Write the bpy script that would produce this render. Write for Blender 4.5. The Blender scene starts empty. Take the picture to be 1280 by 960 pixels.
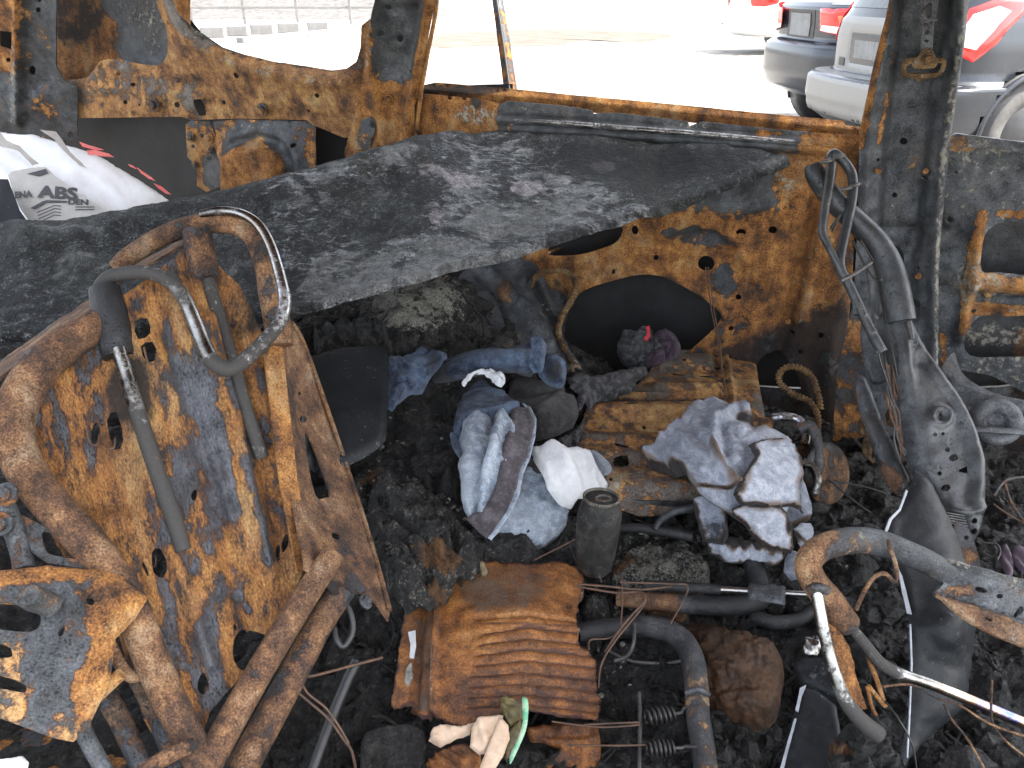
import bpy, math, random
import numpy as np
from mathutils import Vector
from mathutils.geometry import delaunay_2d_cdt

SC = bpy.context.scene
R = math.radians
random.seed(7)
RNG = np.random.default_rng(7)

# ------------------------------------------------------------------ camera
TH = R(27.3)
CAM = np.array([0.0, 0.0, 1.3])
F, CX, CY = 961.0, 640.0, 480.0
cam_d = bpy.data.cameras.new('camera')
cam_d.sensor_width = 36.0
cam_d.lens = 36.0 * F / 1280.0
cam_d.clip_start = 0.02
cam_d.clip_end = 2000
cam = bpy.data.objects.new('camera', cam_d)
SC.collection.objects.link(cam)
cam.location = CAM
cam.rotation_euler = (R(90) - TH, 0, 0)
SC.camera = cam

# ------------------------------------------------------------------ sky, sun, exposure
SUN_EL, SUN_AZ = R(57), R(104)           # azimuth measured from +Y towards +X
w = bpy.data.worlds.new('World')
SC.world = w
w.use_nodes = True
wn = w.node_tree
bg = wn.nodes['Background']
sky = wn.nodes.new('ShaderNodeTexSky')
sky.sky_type = 'NISHITA'
sky.sun_disc = False
sky.sun_elevation = SUN_EL
sky.sun_rotation = SUN_AZ
sky.air_density = 1.0
sky.dust_density = 2.5
hsv = wn.nodes.new('ShaderNodeHueSaturation')           # thin bright haze: a paler sky than clear blue
hsv.inputs['Saturation'].default_value = .38
wn.links.new(sky.outputs[0], hsv.inputs['Color'])
wn.links.new(hsv.outputs[0], bg.inputs[0])
bg.inputs[1].default_value = 0.15
sl = bpy.data.lights.new('sun', 'SUN')
sl.energy = 2.2
sl.angle = R(0.6)
sl.color = (1.0, 0.95, 0.88)
so = bpy.data.objects.new('sun', sl)
SC.collection.objects.link(so)
sd = Vector((math.sin(SUN_AZ) * math.cos(SUN_EL), math.cos(SUN_AZ) * math.cos(SUN_EL), math.sin(SUN_EL)))
so.rotation_euler = (-sd).to_track_quat('-Z', 'Y').to_euler()
SC.view_settings.view_transform = 'Standard'
SC.view_settings.look = 'None'
SC.view_settings.exposure = 2.75
SC.view_settings.gamma = 1.0
SC.view_settings.use_curve_mapping = False
SC.render.engine = 'CYCLES'
SC.cycles.use_denoising = True
SC.cycles.max_bounces = 6
SC.cycles.diffuse_bounces = 4

# ------------------------------------------------------------------ geometry helpers
ct, st = math.cos(TH), math.sin(TH)

def ray(px, py):
    u = (np.asarray(px, float) - CX) / F
    v = (np.asarray(py, float) - CY) / F
    return np.stack([u, ct - v * st, -st - v * ct], -1)

def U(px, py, d):
    return CAM + ray(px, py) * np.asarray(d, float)[..., None]

def Zp(px, py, z):
    """pixel ray met with the level z -> (px, py, depth)"""
    return (px, py, float((z - CAM[2]) / ray(px, py)[2]))

PHI = R(20)
WN = np.array([math.sin(PHI), math.cos(PHI), 0.0])      # outward normal of the far flank of the car
WD = 2.02 * math.cos(PHI)

def Wp(px, py, off=0.0):
    return (px, py, float((WD + off) / (ray(px, py) @ WN)))

def wall(off=0.0):
    def mp(px, py):
        r = ray(px, py)
        return CAM + r * ((WD + off) / (r @ WN))[..., None]
    return mp

def lift(mp, h):
    """the same mapped surface, h metres nearer the camera"""
    def f(px, py):
        P = mp(px, py)
        d = CAM - P; d /= np.linalg.norm(d, axis=-1, keepdims=True)
        return P + d * h
    return f

def level(z):
    def mp(px, py):
        r = ray(px, py)
        return CAM + r * ((z - CAM[2]) / r[..., 2])[..., None]
    return mp

def depths(pts):
    """smooth surface through (px, py, depth): thin plate spline on inverse depth"""
    P = np.array(pts, float)
    n = len(P)
    X = P[:, :2] / 300.0
    y = 1.0 / P[:, 2]
    if n == 3:
        A = np.c_[np.ones(3), X]
        c = np.linalg.solve(A, y)
        def inv(q):
            return np.c_[np.ones(len(q)), q] @ c
    else:
        r = np.linalg.norm(X[:, None] - X[None], axis=2)
        K = np.where(r > 0, r * r * np.log(r + 1e-12), 0) + np.eye(n) * 1e-4
        Pm = np.c_[np.ones(n), X]
        A = np.block([[K, Pm], [Pm.T, np.zeros((3, 3))]])
        c = np.linalg.solve(A, np.r_[y, 0, 0, 0])
        def inv(q):
            rr = np.linalg.norm(q[:, None] - X[None], axis=2)
            KK = np.where(rr > 0, rr * rr * np.log(rr + 1e-12), 0)
            return KK @ c[:n] + np.c_[np.ones(len(q)), q] @ c[n:]
    def mp(px, py):
        px = np.asarray(px, float); py = np.asarray(py, float)
        q = np.stack([px.ravel(), py.ravel()], 1) / 300.0
        d = 1.0 / inv(q)
        return U(px.ravel(), py.ravel(), d).reshape(px.shape + (3,))
    return mp

def vnoise(p, seed=0):
    p = np.asarray(p, float) + seed * 17.31
    i = np.floor(p).astype(np.int64)
    f = p - i
    f = f * f * f * (f * (f * 6 - 15) + 10)
    def h(a, b, c):
        n = (a * 374761393 + b * 668265263 + c * 1274126177) & 0xffffffff
        n = ((n ^ (n >> 13)) * 1274126177) & 0xffffffff
        n = (n ^ (n >> 16)) & 0xffff
        return n / 65535.0
    x, y, z = i[:, 0], i[:, 1], i[:, 2]
    fx, fy, fz = f[:, 0], f[:, 1], f[:, 2]
    def L(a, b, t): return a + (b - a) * t
    return L(L(L(h(x, y, z), h(x + 1, y, z), fx), L(h(x, y + 1, z), h(x + 1, y + 1, z), fx), fy),
             L(L(h(x, y, z + 1), h(x + 1, y, z + 1), fx), L(h(x, y + 1, z + 1), h(x + 1, y + 1, z + 1), fx), fy), fz)

def fbm(p, oct=4, seed=0, gain=.5):
    s = 0; a = 1; t = 0
    p = np.asarray(p, float)
    for o in range(oct):
        s = s + a * vnoise(p * (2.03 ** o), seed + o * 3)
        t += a; a *= gain
    return s / t

def sstep(x, a=0.0, b=1.0):
    t = np.clip((x - a) / (b - a), 0, 1)
    return t * t * (3 - 2 * t)

def seg_dist(q, poly, closed=True):
    P = np.asarray(poly, float)
    A = P if closed else P[:-1]
    B = np.roll(P, -1, 0) if closed else P[1:]
    best = np.full(len(q), 1e9)
    for a, b in zip(A, B):
        ab = b - a
        L = ab @ ab + 1e-12
        t = np.clip(((q - a) @ ab) / L, 0, 1)
        best = np.minimum(best, np.linalg.norm(q - (a + t[:, None] * ab), axis=1))
    return best

def inside(q, poly):
    P = np.asarray(poly, float)
    x, y = q[:, 0], q[:, 1]
    c = np.zeros(len(q), bool)
    j = len(P) - 1
    for i in range(len(P)):
        xi, yi = P[i]; xj, yj = P[j]
        if yi != yj:
            c ^= ((yi > y) != (yj > y)) & (x < (xj - xi) * (y - yi) / (yj - yi) + xi)
        j = i
    return c

def resample(P, step, closed=True):
    P = np.asarray(P, float)
    out = []
    n = len(P)
    for i in range(n if closed else n - 1):
        a, b = P[i], P[(i + 1) % n]
        k = max(1, int(round(np.linalg.norm(b - a) / step)))
        for t in range(k):
            out.append(a + (b - a) * t / k)
    if not closed: out.append(P[-1])
    return np.array(out)

def crom(P, k, closed=True):
    P = np.asarray(P, float)
    n = len(P)
    out = []
    for i in range(n if closed else n - 1):
        if closed:
            p0, p1, p2, p3 = P[i - 1], P[i], P[(i + 1) % n], P[(i + 2) % n]
        else:
            p0, p1, p2, p3 = P[max(i - 1, 0)], P[i], P[i + 1], P[min(i + 2, n - 1)]
        for s in range(k):
            t = s / k
            out.append(.5 * ((2 * p1) + (p2 - p0) * t + (2 * p0 - 5 * p1 + 4 * p2 - p3) * t * t + (3 * p1 - p0 - 3 * p2 + p3) * t ** 3))
    if not closed: out.append(P[-1])
    return np.array(out)

def ell(cx, cy, rx, ry=None, rot=0, n=12):
    ry = rx if ry is None else ry
    a = np.arange(n) * 2 * math.pi / n
    c, s = math.cos(R(rot)), math.sin(R(rot))
    x, y = rx * np.cos(a), ry * np.sin(a)
    return np.stack([cx + x * c - y * s, cy + x * s + y * c], 1)

def slot(x0, y0, x1, y1, w, n=5):
    """rounded slot between two points, w wide"""
    d = math.atan2(y1 - y0, x1 - x0)
    P = []
    for (x, y, a0) in ((x1, y1, d - math.pi / 2), (x0, y0, d + math.pi / 2)):
        for k in range(n + 1):
            a = a0 + math.pi * k / n
            P.append((x + w / 2 * math.cos(a), y + w / 2 * math.sin(a)))
    return P

COL = SC.collection

def tag(o, label=None, cat=None, group=None, kind=None):
    if label: o['label'] = label
    if cat: o['category'] = cat
    if group: o['group'] = group
    if kind: o['kind'] = kind
    return o

def thing(name, label, cat, loc, group=None):
    o = bpy.data.objects.new(name, None)
    o.empty_display_size = .05
    COL.objects.link(o)
    o.location = Vector([float(v) for v in loc])
    bpy.context.view_layer.update()
    tag(o, label, cat, group)
    return o

def root_loc(o):
    l = np.zeros(3)
    while o is not None:
        l = l + np.array(o.location)
        o = o.parent
    return l

def mkobj(name, V, faces, mat, parent=None, col=None, smooth=True, label=None, mats=None, fmat=None):
    """one mesh object, V in world coordinates"""
    V = np.asarray(V, float)
    if parent is not None:
        org = root_loc(parent)
        loc = np.zeros(3)
    else:
        org = np.array([V[:, 0].mean(), V[:, 1].mean(), V[:, 2].min()])
        loc = org
    me = bpy.data.meshes.new(name)
    me.from_pydata((V - org).tolist(), [], [list(map(int, f)) for f in faces])
    me.polygons.foreach_set('use_smooth', [bool(smooth)] * len(me.polygons))
    for m in (mats or [mat]): me.materials.append(m)
    if fmat is not None: me.polygons.foreach_set('material_index', fmat)
    if col is not None:
        at = me.attributes.new('paint', 'FLOAT_COLOR', 'POINT')
        c = np.ones((len(V), 4)); c[:, :3] = col
        at.data.foreach_set('color', c.ravel())
    me.update()
    o = bpy.data.objects.new(name, me)
    COL.objects.link(o)
    o.location = loc
    if parent is not None: o.parent = parent
    if label: o['label'] = label
    return o

def shape_mask(q, s, soft):
    """0..1 mask of a paint or height shape in 2D"""
    k = s[0]
    if k == 'b':                                   # blob cx cy rx ry
        cx, cy, rx, ry = s[1:5]
        r = np.sqrt(((q[:, 0] - cx) / rx) ** 2 + ((q[:, 1] - cy) / ry) ** 2)
        return 1 - sstep(r, 1 - soft, 1 + soft)
    if k == 'l':                                   # line pts width
        d = seg_dist(q, s[1], False)
        return 1 - sstep(d / s[2], 1 - soft, 1 + soft)
    if k == 'p':                                   # polygon, soft in px
        d = seg_dist(q, s[1]) * np.where(inside(q, s[1]), -1, 1)
        return 1 - sstep(d, -soft, soft)
    if k == 'all':
        return np.ones(len(q))

def height(q, feats, outline, seed=0):
    h = np.zeros(len(q))
    for f in feats:
        k = f[0]
        if k == 'ridge':                            # pts w h
            h += f[3] * np.exp(-(seg_dist(q, f[1], False) / f[2]) ** 2)
        elif k == 'plat':                           # poly soft h
            h += f[3] * shape_mask(q, ('p', f[1]), f[2])
        elif k == 'bump':                           # cx cy rx ry h
            h += f[5] * np.exp(-(((q[:, 0] - f[1]) / f[3]) ** 2 + ((q[:, 1] - f[2]) / f[4]) ** 2))
        elif k == 'rim':                            # cx cy r w h
            r = np.hypot(q[:, 0] - f[1], q[:, 1] - f[2])
            h += f[5] * np.exp(-((r - f[3]) / f[4]) ** 2)
        elif k == 'fold':                           # angle wavelength amp seed
            a = R(f[1]); c, s = math.cos(a), math.sin(a)
            x = q[:, 0] * c + q[:, 1] * s
            y = -q[:, 0] * s + q[:, 1] * c
            wob = (fbm(np.stack([q[:, 0] / (f[2] * 3), q[:, 1] / (f[2] * 3), x * 0], 1), 2, f[4] + 5) - .5) * 2.4
            n = fbm(np.stack([x / (f[2] * 5), y / f[2] + wob, x * 0 + f[4]], 1), 2, f[4], .35)
            h += f[3] * 1.15 * (.5 - np.minimum(np.abs(2 * n - 1) * 1.5, 1))
        elif k == 'noise':                          # scale amp seed
            h += f[2] * (fbm(np.stack([q[:, 0] / f[1], q[:, 1] / f[1], q[:, 0] * 0], 1), 4, f[3]) - .5) * 2
        elif k == 'edge':                           # w h (droop at outline)
            d = np.clip(seg_dist(q, outline) / f[1], 0, 1)
            h += f[2] * (1 - np.sqrt(np.clip(1 - (1 - d) ** 2, 0, 1)))
        elif k == 'fn':
            h += f[1](q)
    return h

def sheet(name, outline, mp, mat, parent=None, holes=(), step=8, feats=(), paint=(), base=(.7, .1, .1), th=.0015,
          rag=0.0, smooth=0, hstep=None, label=None, seed=0, up=None, ragscale=9., shade=True, hs=1.0, flow=None):
    o = np.asarray(outline, float)
    if smooth: o = crom(o, smooth)
    o = resample(o, step)
    if rag:
        nx = np.roll(o, -1, 0) - np.roll(o, 1, 0)
        nx = np.stack([nx[:, 1], -nx[:, 0]], 1); nx /= np.linalg.norm(nx, axis=1)[:, None] + 1e-9
        j = fbm(np.c_[o / ragscale, np.zeros(len(o))], 3, seed + 11, .7) - .5
        o = o + nx * (j * 2 * rag)[:, None]
    H = []
    for h in holes:
        hp = np.asarray(h, float)
        H.append(resample(hp, hstep or max(step * .8, 2)))
    x0, y0 = o.min(0); x1, y1 = o.max(0)
    gx, gy = np.meshgrid(np.arange(x0 + step * .5, x1, step), np.arange(y0 + step * .5, y1, step * .9))
    gx[1::2] += step * .5
    g = np.stack([gx.ravel(), gy.ravel()], 1)
    g = g + RNG.uniform(-.12, .12, g.shape) * step
    g = g[inside(g, o)]
    g = g[seg_dist(g, o) > step * .4]
    for h in H:
        bb0, bb1 = h.min(0) - step, h.max(0) + step
        near = ((g > bb0) & (g < bb1)).all(1)
        if near.any():
            k = np.ones(len(g), bool)
            gn = g[near]
            k[near] = ~(inside(gn, h) | (seg_dist(gn, h) < step * .35))
            g = g[k]
    verts = [*o]; edges = [(i, (i + 1) % len(o)) for i in range(len(o))]
    for h in H:
        b = len(verts)
        verts += [*h]; edges += [(b + i, b + (i + 1) % len(h)) for i in range(len(h))]
    verts += [*g]
    r = delaunay_2d_cdt([Vector((float(a), float(b))) for a, b in verts], edges, [], 0, 1e-4)
    q = np.array([(v[0], v[1]) for v in r[0]])
    T = np.array([f for f in r[2] if len(f) == 3])
    c = q[T].mean(1)
    keep = inside(c, o)
    for h in H: keep &= ~inside(c, h)
    T = T[keep]
    used = np.unique(T)
    rm = np.full(len(q), -1); rm[used] = np.arange(len(used))
    q = q[used]; T = rm[T]
    P = mp(q[:, 0], q[:, 1])
    def vnorm(P):
        fn = np.cross(P[T[:, 1]] - P[T[:, 0]], P[T[:, 2]] - P[T[:, 0]])
        n = np.zeros_like(P)
        for k in range(3): np.add.at(n, T[:, k], fn)
        return n / (np.linalg.norm(n, axis=1)[:, None] + 1e-15)
    N = vnorm(P)
    face = np.array(up, float) if up is not None else None
    s = (N * (CAM - P)).sum(1).mean() if face is None else (N @ face).mean()
    if s < 0:
        T = T[:, ::-1]; N = -N
    if len(feats):
        P = P + N * (hs * height(q, feats, o, seed))[:, None]
        N = vnorm(P)
    col = np.tile(np.array(base, float), (len(q), 1))
    for (ch, shp, val, soft) in paint:
        if shp[0] == 'e':                               # band along the outline, broken up by noise
            wv = shp[1] * np.clip(.15 + 2.2 * (fbm(np.c_[q / shp[2], np.zeros(len(q))], 3, shp[3]) - .25), 0, 2)
            m = 1 - sstep(seg_dist(q, o) / (wv + .01), 1 - soft, 1 + soft)
        else:
            m = shape_mask(q, shp, soft)
        k = {'r': 0, 's': 1, 'a': 2}[ch]
        col[:, k] = np.maximum(col[:, k], val * m) if shp[0] == 'e' else col[:, k] * (1 - m) + val * m
    n = len(P)
    B = P - N * th
    e = np.concatenate([T[:, [0, 1]], T[:, [1, 2]], T[:, [2, 0]]])
    key = np.sort(e, 1); kk = key[:, 0].astype(np.int64) * (n + 1) + key[:, 1]
    _, inv, cnt = np.unique(kk, return_inverse=True, return_counts=True)
    be = e[cnt[inv.ravel()] == 1]
    V = np.concatenate([P, B, P[be[:, 0]], P[be[:, 1]], B[be[:, 0]], B[be[:, 1]]])
    m = len(be); i = np.arange(m)
    side = np.stack([2 * n + m + i, 2 * n + i, 2 * n + 2 * m + i, 2 * n + 3 * m + i], 1)
    faces = T.tolist() + (T[:, ::-1] + n).tolist() + side.tolist()
    C = np.concatenate([col, col, col[be[:, 0]], col[be[:, 1]], col[be[:, 0]], col[be[:, 1]]])
    ob = mkobj(name, V, faces, mat, parent, C, shade, label)
    if flow is not None:                               # surface coordinates in metres, first axis along the given direction
        c_, s_ = math.cos(R(flow)), math.sin(R(flow))
        fl_ = np.stack([q[:, 0] * c_ + q[:, 1] * s_, -q[:, 0] * s_ + q[:, 1] * c_, np.zeros(n)], 1) * .0012
        fl_ = np.concatenate([fl_, fl_, fl_[be[:, 0]], fl_[be[:, 1]], fl_[be[:, 0]], fl_[be[:, 1]]])
        at = ob.data.attributes.new('flow', 'FLOAT_VECTOR', 'POINT')
        at.data.foreach_set('vector', fl_.ravel())
    return ob

def sweep(P, rad, n=12, flat=1.0, caps=True, up0=None, nz=0, nzs=40, seed=0, hollow=0.0):
    """tube along 3D points with a radius at each point -> V, faces"""
    P = np.asarray(P, float)
    m = len(P)
    rad = np.broadcast_to(np.asarray(rad, float), (m,))
    T = np.gradient(P, axis=0); T /= np.linalg.norm(T, axis=1)[:, None] + 1e-12
    a = np.array(up0 if up0 is not None else (0, 0, 1.0), float)
    if abs(a @ T[0]) > .95: a = np.array([1.0, 0, 0])
    A = a - (a @ T[0]) * T[0]; A /= np.linalg.norm(A)
    V = []; ang = np.arange(n) * 2 * math.pi / n
    for i in range(m):
        A = A - (A @ T[i]) * T[i]; A /= np.linalg.norm(A) + 1e-12
        Bn = np.cross(T[i], A)
        V.append(P[i] + rad[i] * (np.cos(ang)[:, None] * A * flat + np.sin(ang)[:, None] * Bn))
    V = np.concatenate(V)
    if nz:
        d = V - np.repeat(P, n, 0)
        V = V + d * ((fbm(V * nzs, 4, seed) - .5) * 2 * nz)[:, None]
    Fc = [(i * n + k, i * n + (k + 1) % n, (i + 1) * n + (k + 1) % n, (i + 1) * n + k) for i in range(m - 1) for k in range(n)]
    if caps:
        V = np.concatenate([V, V[:n], V[-n:]])
        Fc.append(tuple(m * n + k for k in range(n))[::-1])
        Fc.append(tuple(m * n + n + k for k in range(n)))
    return V, Fc

def tube(name, pts, w, mat, parent=None, n=12, sub=6, flat=1.0, base=(.6, .2, .1), along=None, nz=0.03, nzs=40, seed=0, label=None,
         closed=False, paths=None, straight=False):
    """pts: (px, py, depth); w: width in photo pixels (scalar or one per point)"""
    Vs, Fs, Cs = [], [], []
    for pp in (paths or [pts]):
        pp = np.array(pp, float)
        X = U(pp[:, 0], pp[:, 1], pp[:, 2])
        ww = np.broadcast_to(np.asarray(w, float), (len(pp),)) / 2 * pp[:, 2] / F
        D = np.c_[X, ww]
        if straight: D = resample(D, np.linalg.norm(X[-1] - X[0]) / 10, False)
        else: D = crom(D, sub, closed)
        if closed: D = np.r_[D, D[:1]]
        V, Fc = sweep(D[:, :3], np.maximum(D[:, 3], 4e-4), n, flat, not closed, None, nz, nzs, seed)
        t = np.linspace(0, 1, len(D))
        c = np.tile(np.array(base, float), (len(D), 1))
        if along:
            ts = [a[0] for a in along]
            for k in range(3): c[:, k] = np.interp(t, ts, [a[1][k] for a in along])
        c = np.repeat(c, n, 0)
        if len(V) > len(c): c = np.r_[c, c[:n], c[-n:]]
        o = sum(len(v) for v in Vs)
        Vs.append(V); Fs += [tuple(i + o for i in f) for f in Fc]; Cs.append(c)
    return mkobj(name, np.concatenate(Vs), Fs, mat, parent, np.concatenate(Cs), True, label)

def tube_w(name, X, r, mat, parent=None, n=8, base=(.5, .2, .1), label=None, nz=0, flat=1.0, sub=4, caps=True):
    """tube along world points, radius in metres"""
    X = np.array(X, float)
    D = crom(X, sub, False) if sub > 1 else X
    V, Fc = sweep(D, r, n, flat, caps, None, nz)
    return mkobj(name, V, Fc, mat, parent, np.tile(base, (len(V), 1)), True, label)

def lathe(name, prof, at, axis, mat, parent=None, n=24, base=(.5, .2, .1), label=None, dent=0, seed=0, smooth=True):
    """profile (r, h) turned round an axis that starts at a world point"""
    ax = np.array(axis, float); ax /= np.linalg.norm(ax)
    a = np.array([0, 0, 1.]) if abs(ax[2]) < .9 else np.array([1., 0, 0])
    a = a - (a @ ax) * ax; a /= np.linalg.norm(a); b = np.cross(ax, a)
    V = []
    an = np.arange(n) * 2 * math.pi / n
    for (r, h) in prof:
        V.append(np.array(at) + ax * h + r * (np.cos(an)[:, None] * a + np.sin(an)[:, None] * b))
    V = np.concatenate(V)
    if dent: V = V + ((fbm(V * 22, 3, seed) - .5) * 2 * dent)[:, None] * np.array([.6, .6, .3])
    m = len(prof)
    Fc = [(i * n + k, i * n + (k + 1) % n, (i + 1) * n + (k + 1) % n, (i + 1) * n + k) for i in range(m - 1) for k in range(n)]
    Fc.append(tuple(range(n))[::-1]); Fc.append(tuple((m - 1) * n + k for k in range(n)))
    return mkobj(name, V, Fc, mat, parent, np.tile(base, (len(V), 1)), smooth, label)

def bolt(mp, px, py, r, parent, mat, base=(.5, .3, .2), name='bolt'):
    """washer and hexagon head standing on a mapped surface"""
    P = mp(np.array([px, px + 4, px]), np.array([py, py, py + 4]))
    nrm = np.cross(P[1] - P[0], P[2] - P[0]); nrm /= np.linalg.norm(nrm)
    if nrm @ (CAM - P[0]) < 0: nrm = -nrm
    s = np.linalg.norm(P[1] - P[0]) / 4 * r
    return lathe(name, [(s, -.002), (s, .0015), (s * .95, .002), (s * .62, .002), (s * .6, s * .55), (s * .45, s * .62)], P[0], nrm, mat, parent, 12, base, smooth=False)

def box_w(name, lo, hi, mat, parent=None, rot=0.0, base=(.5, .2, .1), label=None, bev=0.004, about=None):
    """bevelled box, corners in world coordinates, turned about z"""
    lo = np.array(lo, float); hi = np.array(hi, float)
    b = min(bev, (hi - lo).min() * .3)
    V = []; 
    for z in (lo[2], lo[2] + b, hi[2] - b, hi[2]):
        ins = b if z in (lo[2], hi[2]) else 0
        x0, x1, y0, y1 = lo[0] + ins, hi[0] - ins, lo[1] + ins, hi[1] - ins
        V += [(x0 + b, y0, z), (x1 - b, y0, z), (x1, y0 + b, z), (x1, y1 - b, z), (x1 - b, y1, z), (x0 + b, y1, z), (x0, y1 - b, z), (x0, y0 + b, z)]
    Fc = [(i * 8 + k, i * 8 + (k + 1) % 8, (i + 1) * 8 + (k + 1) % 8, (i + 1) * 8 + k) for i in range(3) for k in range(8)]
    Fc += [tuple(range(8))[::-1], tuple(range(24, 32))]
    V = np.array(V)
    if rot:
        c = np.array(about) if about is not None else (lo + hi) / 2
        cs, sn = math.cos(rot), math.sin(rot)
        d = V - c
        V = np.c_[d[:, 0] * cs - d[:, 1] * sn, d[:, 0] * sn + d[:, 1] * cs, d[:, 2]] + c
    return mkobj(name, V, Fc, mat, parent, np.tile(base, (len(V), 1)), False, label)

# ------------------------------------------------------------------ materials
class G:
    """node graph writer"""
    def __init__(s, name):
        s.m = bpy.data.materials.new(name); s.m.use_nodes = True
        s.t = s.m.node_tree; s.t.nodes.clear()
        s.out = s.t.nodes.new('ShaderNodeOutputMaterial')
        s.bs = s.t.nodes.new('ShaderNodeBsdfPrincipled')
        s.t.links.new(s.bs.outputs[0], s.out.inputs[0])
        tc = s.t.nodes.new('ShaderNodeTexCoord'); s.co = tc.outputs['Object']
        at = s.t.nodes.new('ShaderNodeAttribute'); at.attribute_name = 'paint'
        sp = s.n('ShaderNodeSeparateColor', {0: at.outputs['Color']})
        s.R, s.S, s.A = sp.outputs[0], sp.outputs[1], sp.outputs[2]
    def n(s, typ, ins=None, **kw):
        nd = s.t.nodes.new(typ)
        for k, v in kw.items(): setattr(nd, k, v)
        for k, v in (ins or {}).items():
            if isinstance(v, bpy.types.NodeSocket): s.t.links.new(v, nd.inputs[k])
            else:
                if isinstance(v, (tuple, list)) and len(v) == 3 and nd.inputs[k].type == 'RGBA': v = (*v, 1)
                nd.inputs[k].default_value = v
        return nd
    def noise(s, sc, det=6, ro=.6, co=None, dist=0.0):
        return s.n('ShaderNodeTexNoise', {'Vector': co or s.co, 'Scale': sc, 'Detail': det, 'Roughness': ro, 'Distortion': dist}).outputs[0]
    def vor(s, sc, feat='F1', co=None, rnd=1.0):
        return s.n('ShaderNodeTexVoronoi', {'Vector': co or s.co, 'Scale': sc, 'Randomness': rnd}, feature=feat).outputs[0]
    def stretch(s, v):
        return s.n('ShaderNodeMapping', {'Vector': s.co, 'Scale': v}).outputs[0]
    def ma(s, op, a, b=0.0, c=None):
        i = {0: a, 1: b}
        if c is not None: i[2] = c
        return s.n('ShaderNodeMath', i, operation=op).outputs[0]
    def add(s, *a):
        r = a[0]
        for b in a[1:]: r = s.ma('ADD', r, b)
        return r
    def mul(s, a, b): return s.ma('MULTIPLY', a, b)
    def ss(s, v, a, b, lo=0.0, hi=1.0):
        return s.n('ShaderNodeMapRange', {0: v, 1: a, 2: b, 3: lo, 4: hi}, interpolation_type='SMOOTHSTEP').outputs[0]
    def mix(s, f, a, b, bt='MIX'):
        return s.n('ShaderNodeMix', {0: f, 6: a, 7: b}, data_type='RGBA', blend_type=bt).outputs[2]
    def ramp(s, f, stops):
        nd = s.n('ShaderNodeValToRGB', {0: f})
        el = nd.color_ramp.elements
        while len(el) < len(stops): el.new(.5)
        for e, (p, c) in zip(el, stops):
            e.position = p; e.color = (*c, 1)
        return nd.outputs[0]
    def bump(s, h, dist=.002, st=.6, nrm=None):
        i = {'Height': h, 'Distance': dist, 'Strength': st}
        if nrm is not None: i['Normal'] = nrm
        return s.n('ShaderNodeBump', i).outputs[0]
    def done(s, col, rough, nrm=None, metal=0.0, spec=.5, **extra):
        for k, v in dict({'Base Color': col, 'Roughness': rough, 'Metallic': metal, 'Specular IOR Level': spec}, **extra).items():
            if isinstance(v, bpy.types.NodeSocket): s.t.links.new(v, s.bs.inputs[k])
            else: s.bs.inputs[k].default_value = (*v, 1) if isinstance(v, tuple) and len(v) == 3 else v
        if nrm is not None: s.t.links.new(nrm, s.bs.inputs['Normal'])
        return s.m

RUSTY = [(.0, (.026, .014, .009)), (.28, (.088, .039, .016)), (.5, (.200, .084, .024)), (.68, (.315, .143, .038)), (.88, (.41, .235, .080))]
BROWN = [(.0, (.020, .012, .009)), (.3, (.050, .029, .019)), (.5, (.105, .053, .028)), (.68, (.185, .094, .042)), (.9, (.30, .19, .10))]
STEEL = [(.15, (.018, .020, .022)), (.45, (.050, .055, .060)), (.62, (.088, .095, .102)), (.85, (.19, .195, .20))]

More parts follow.
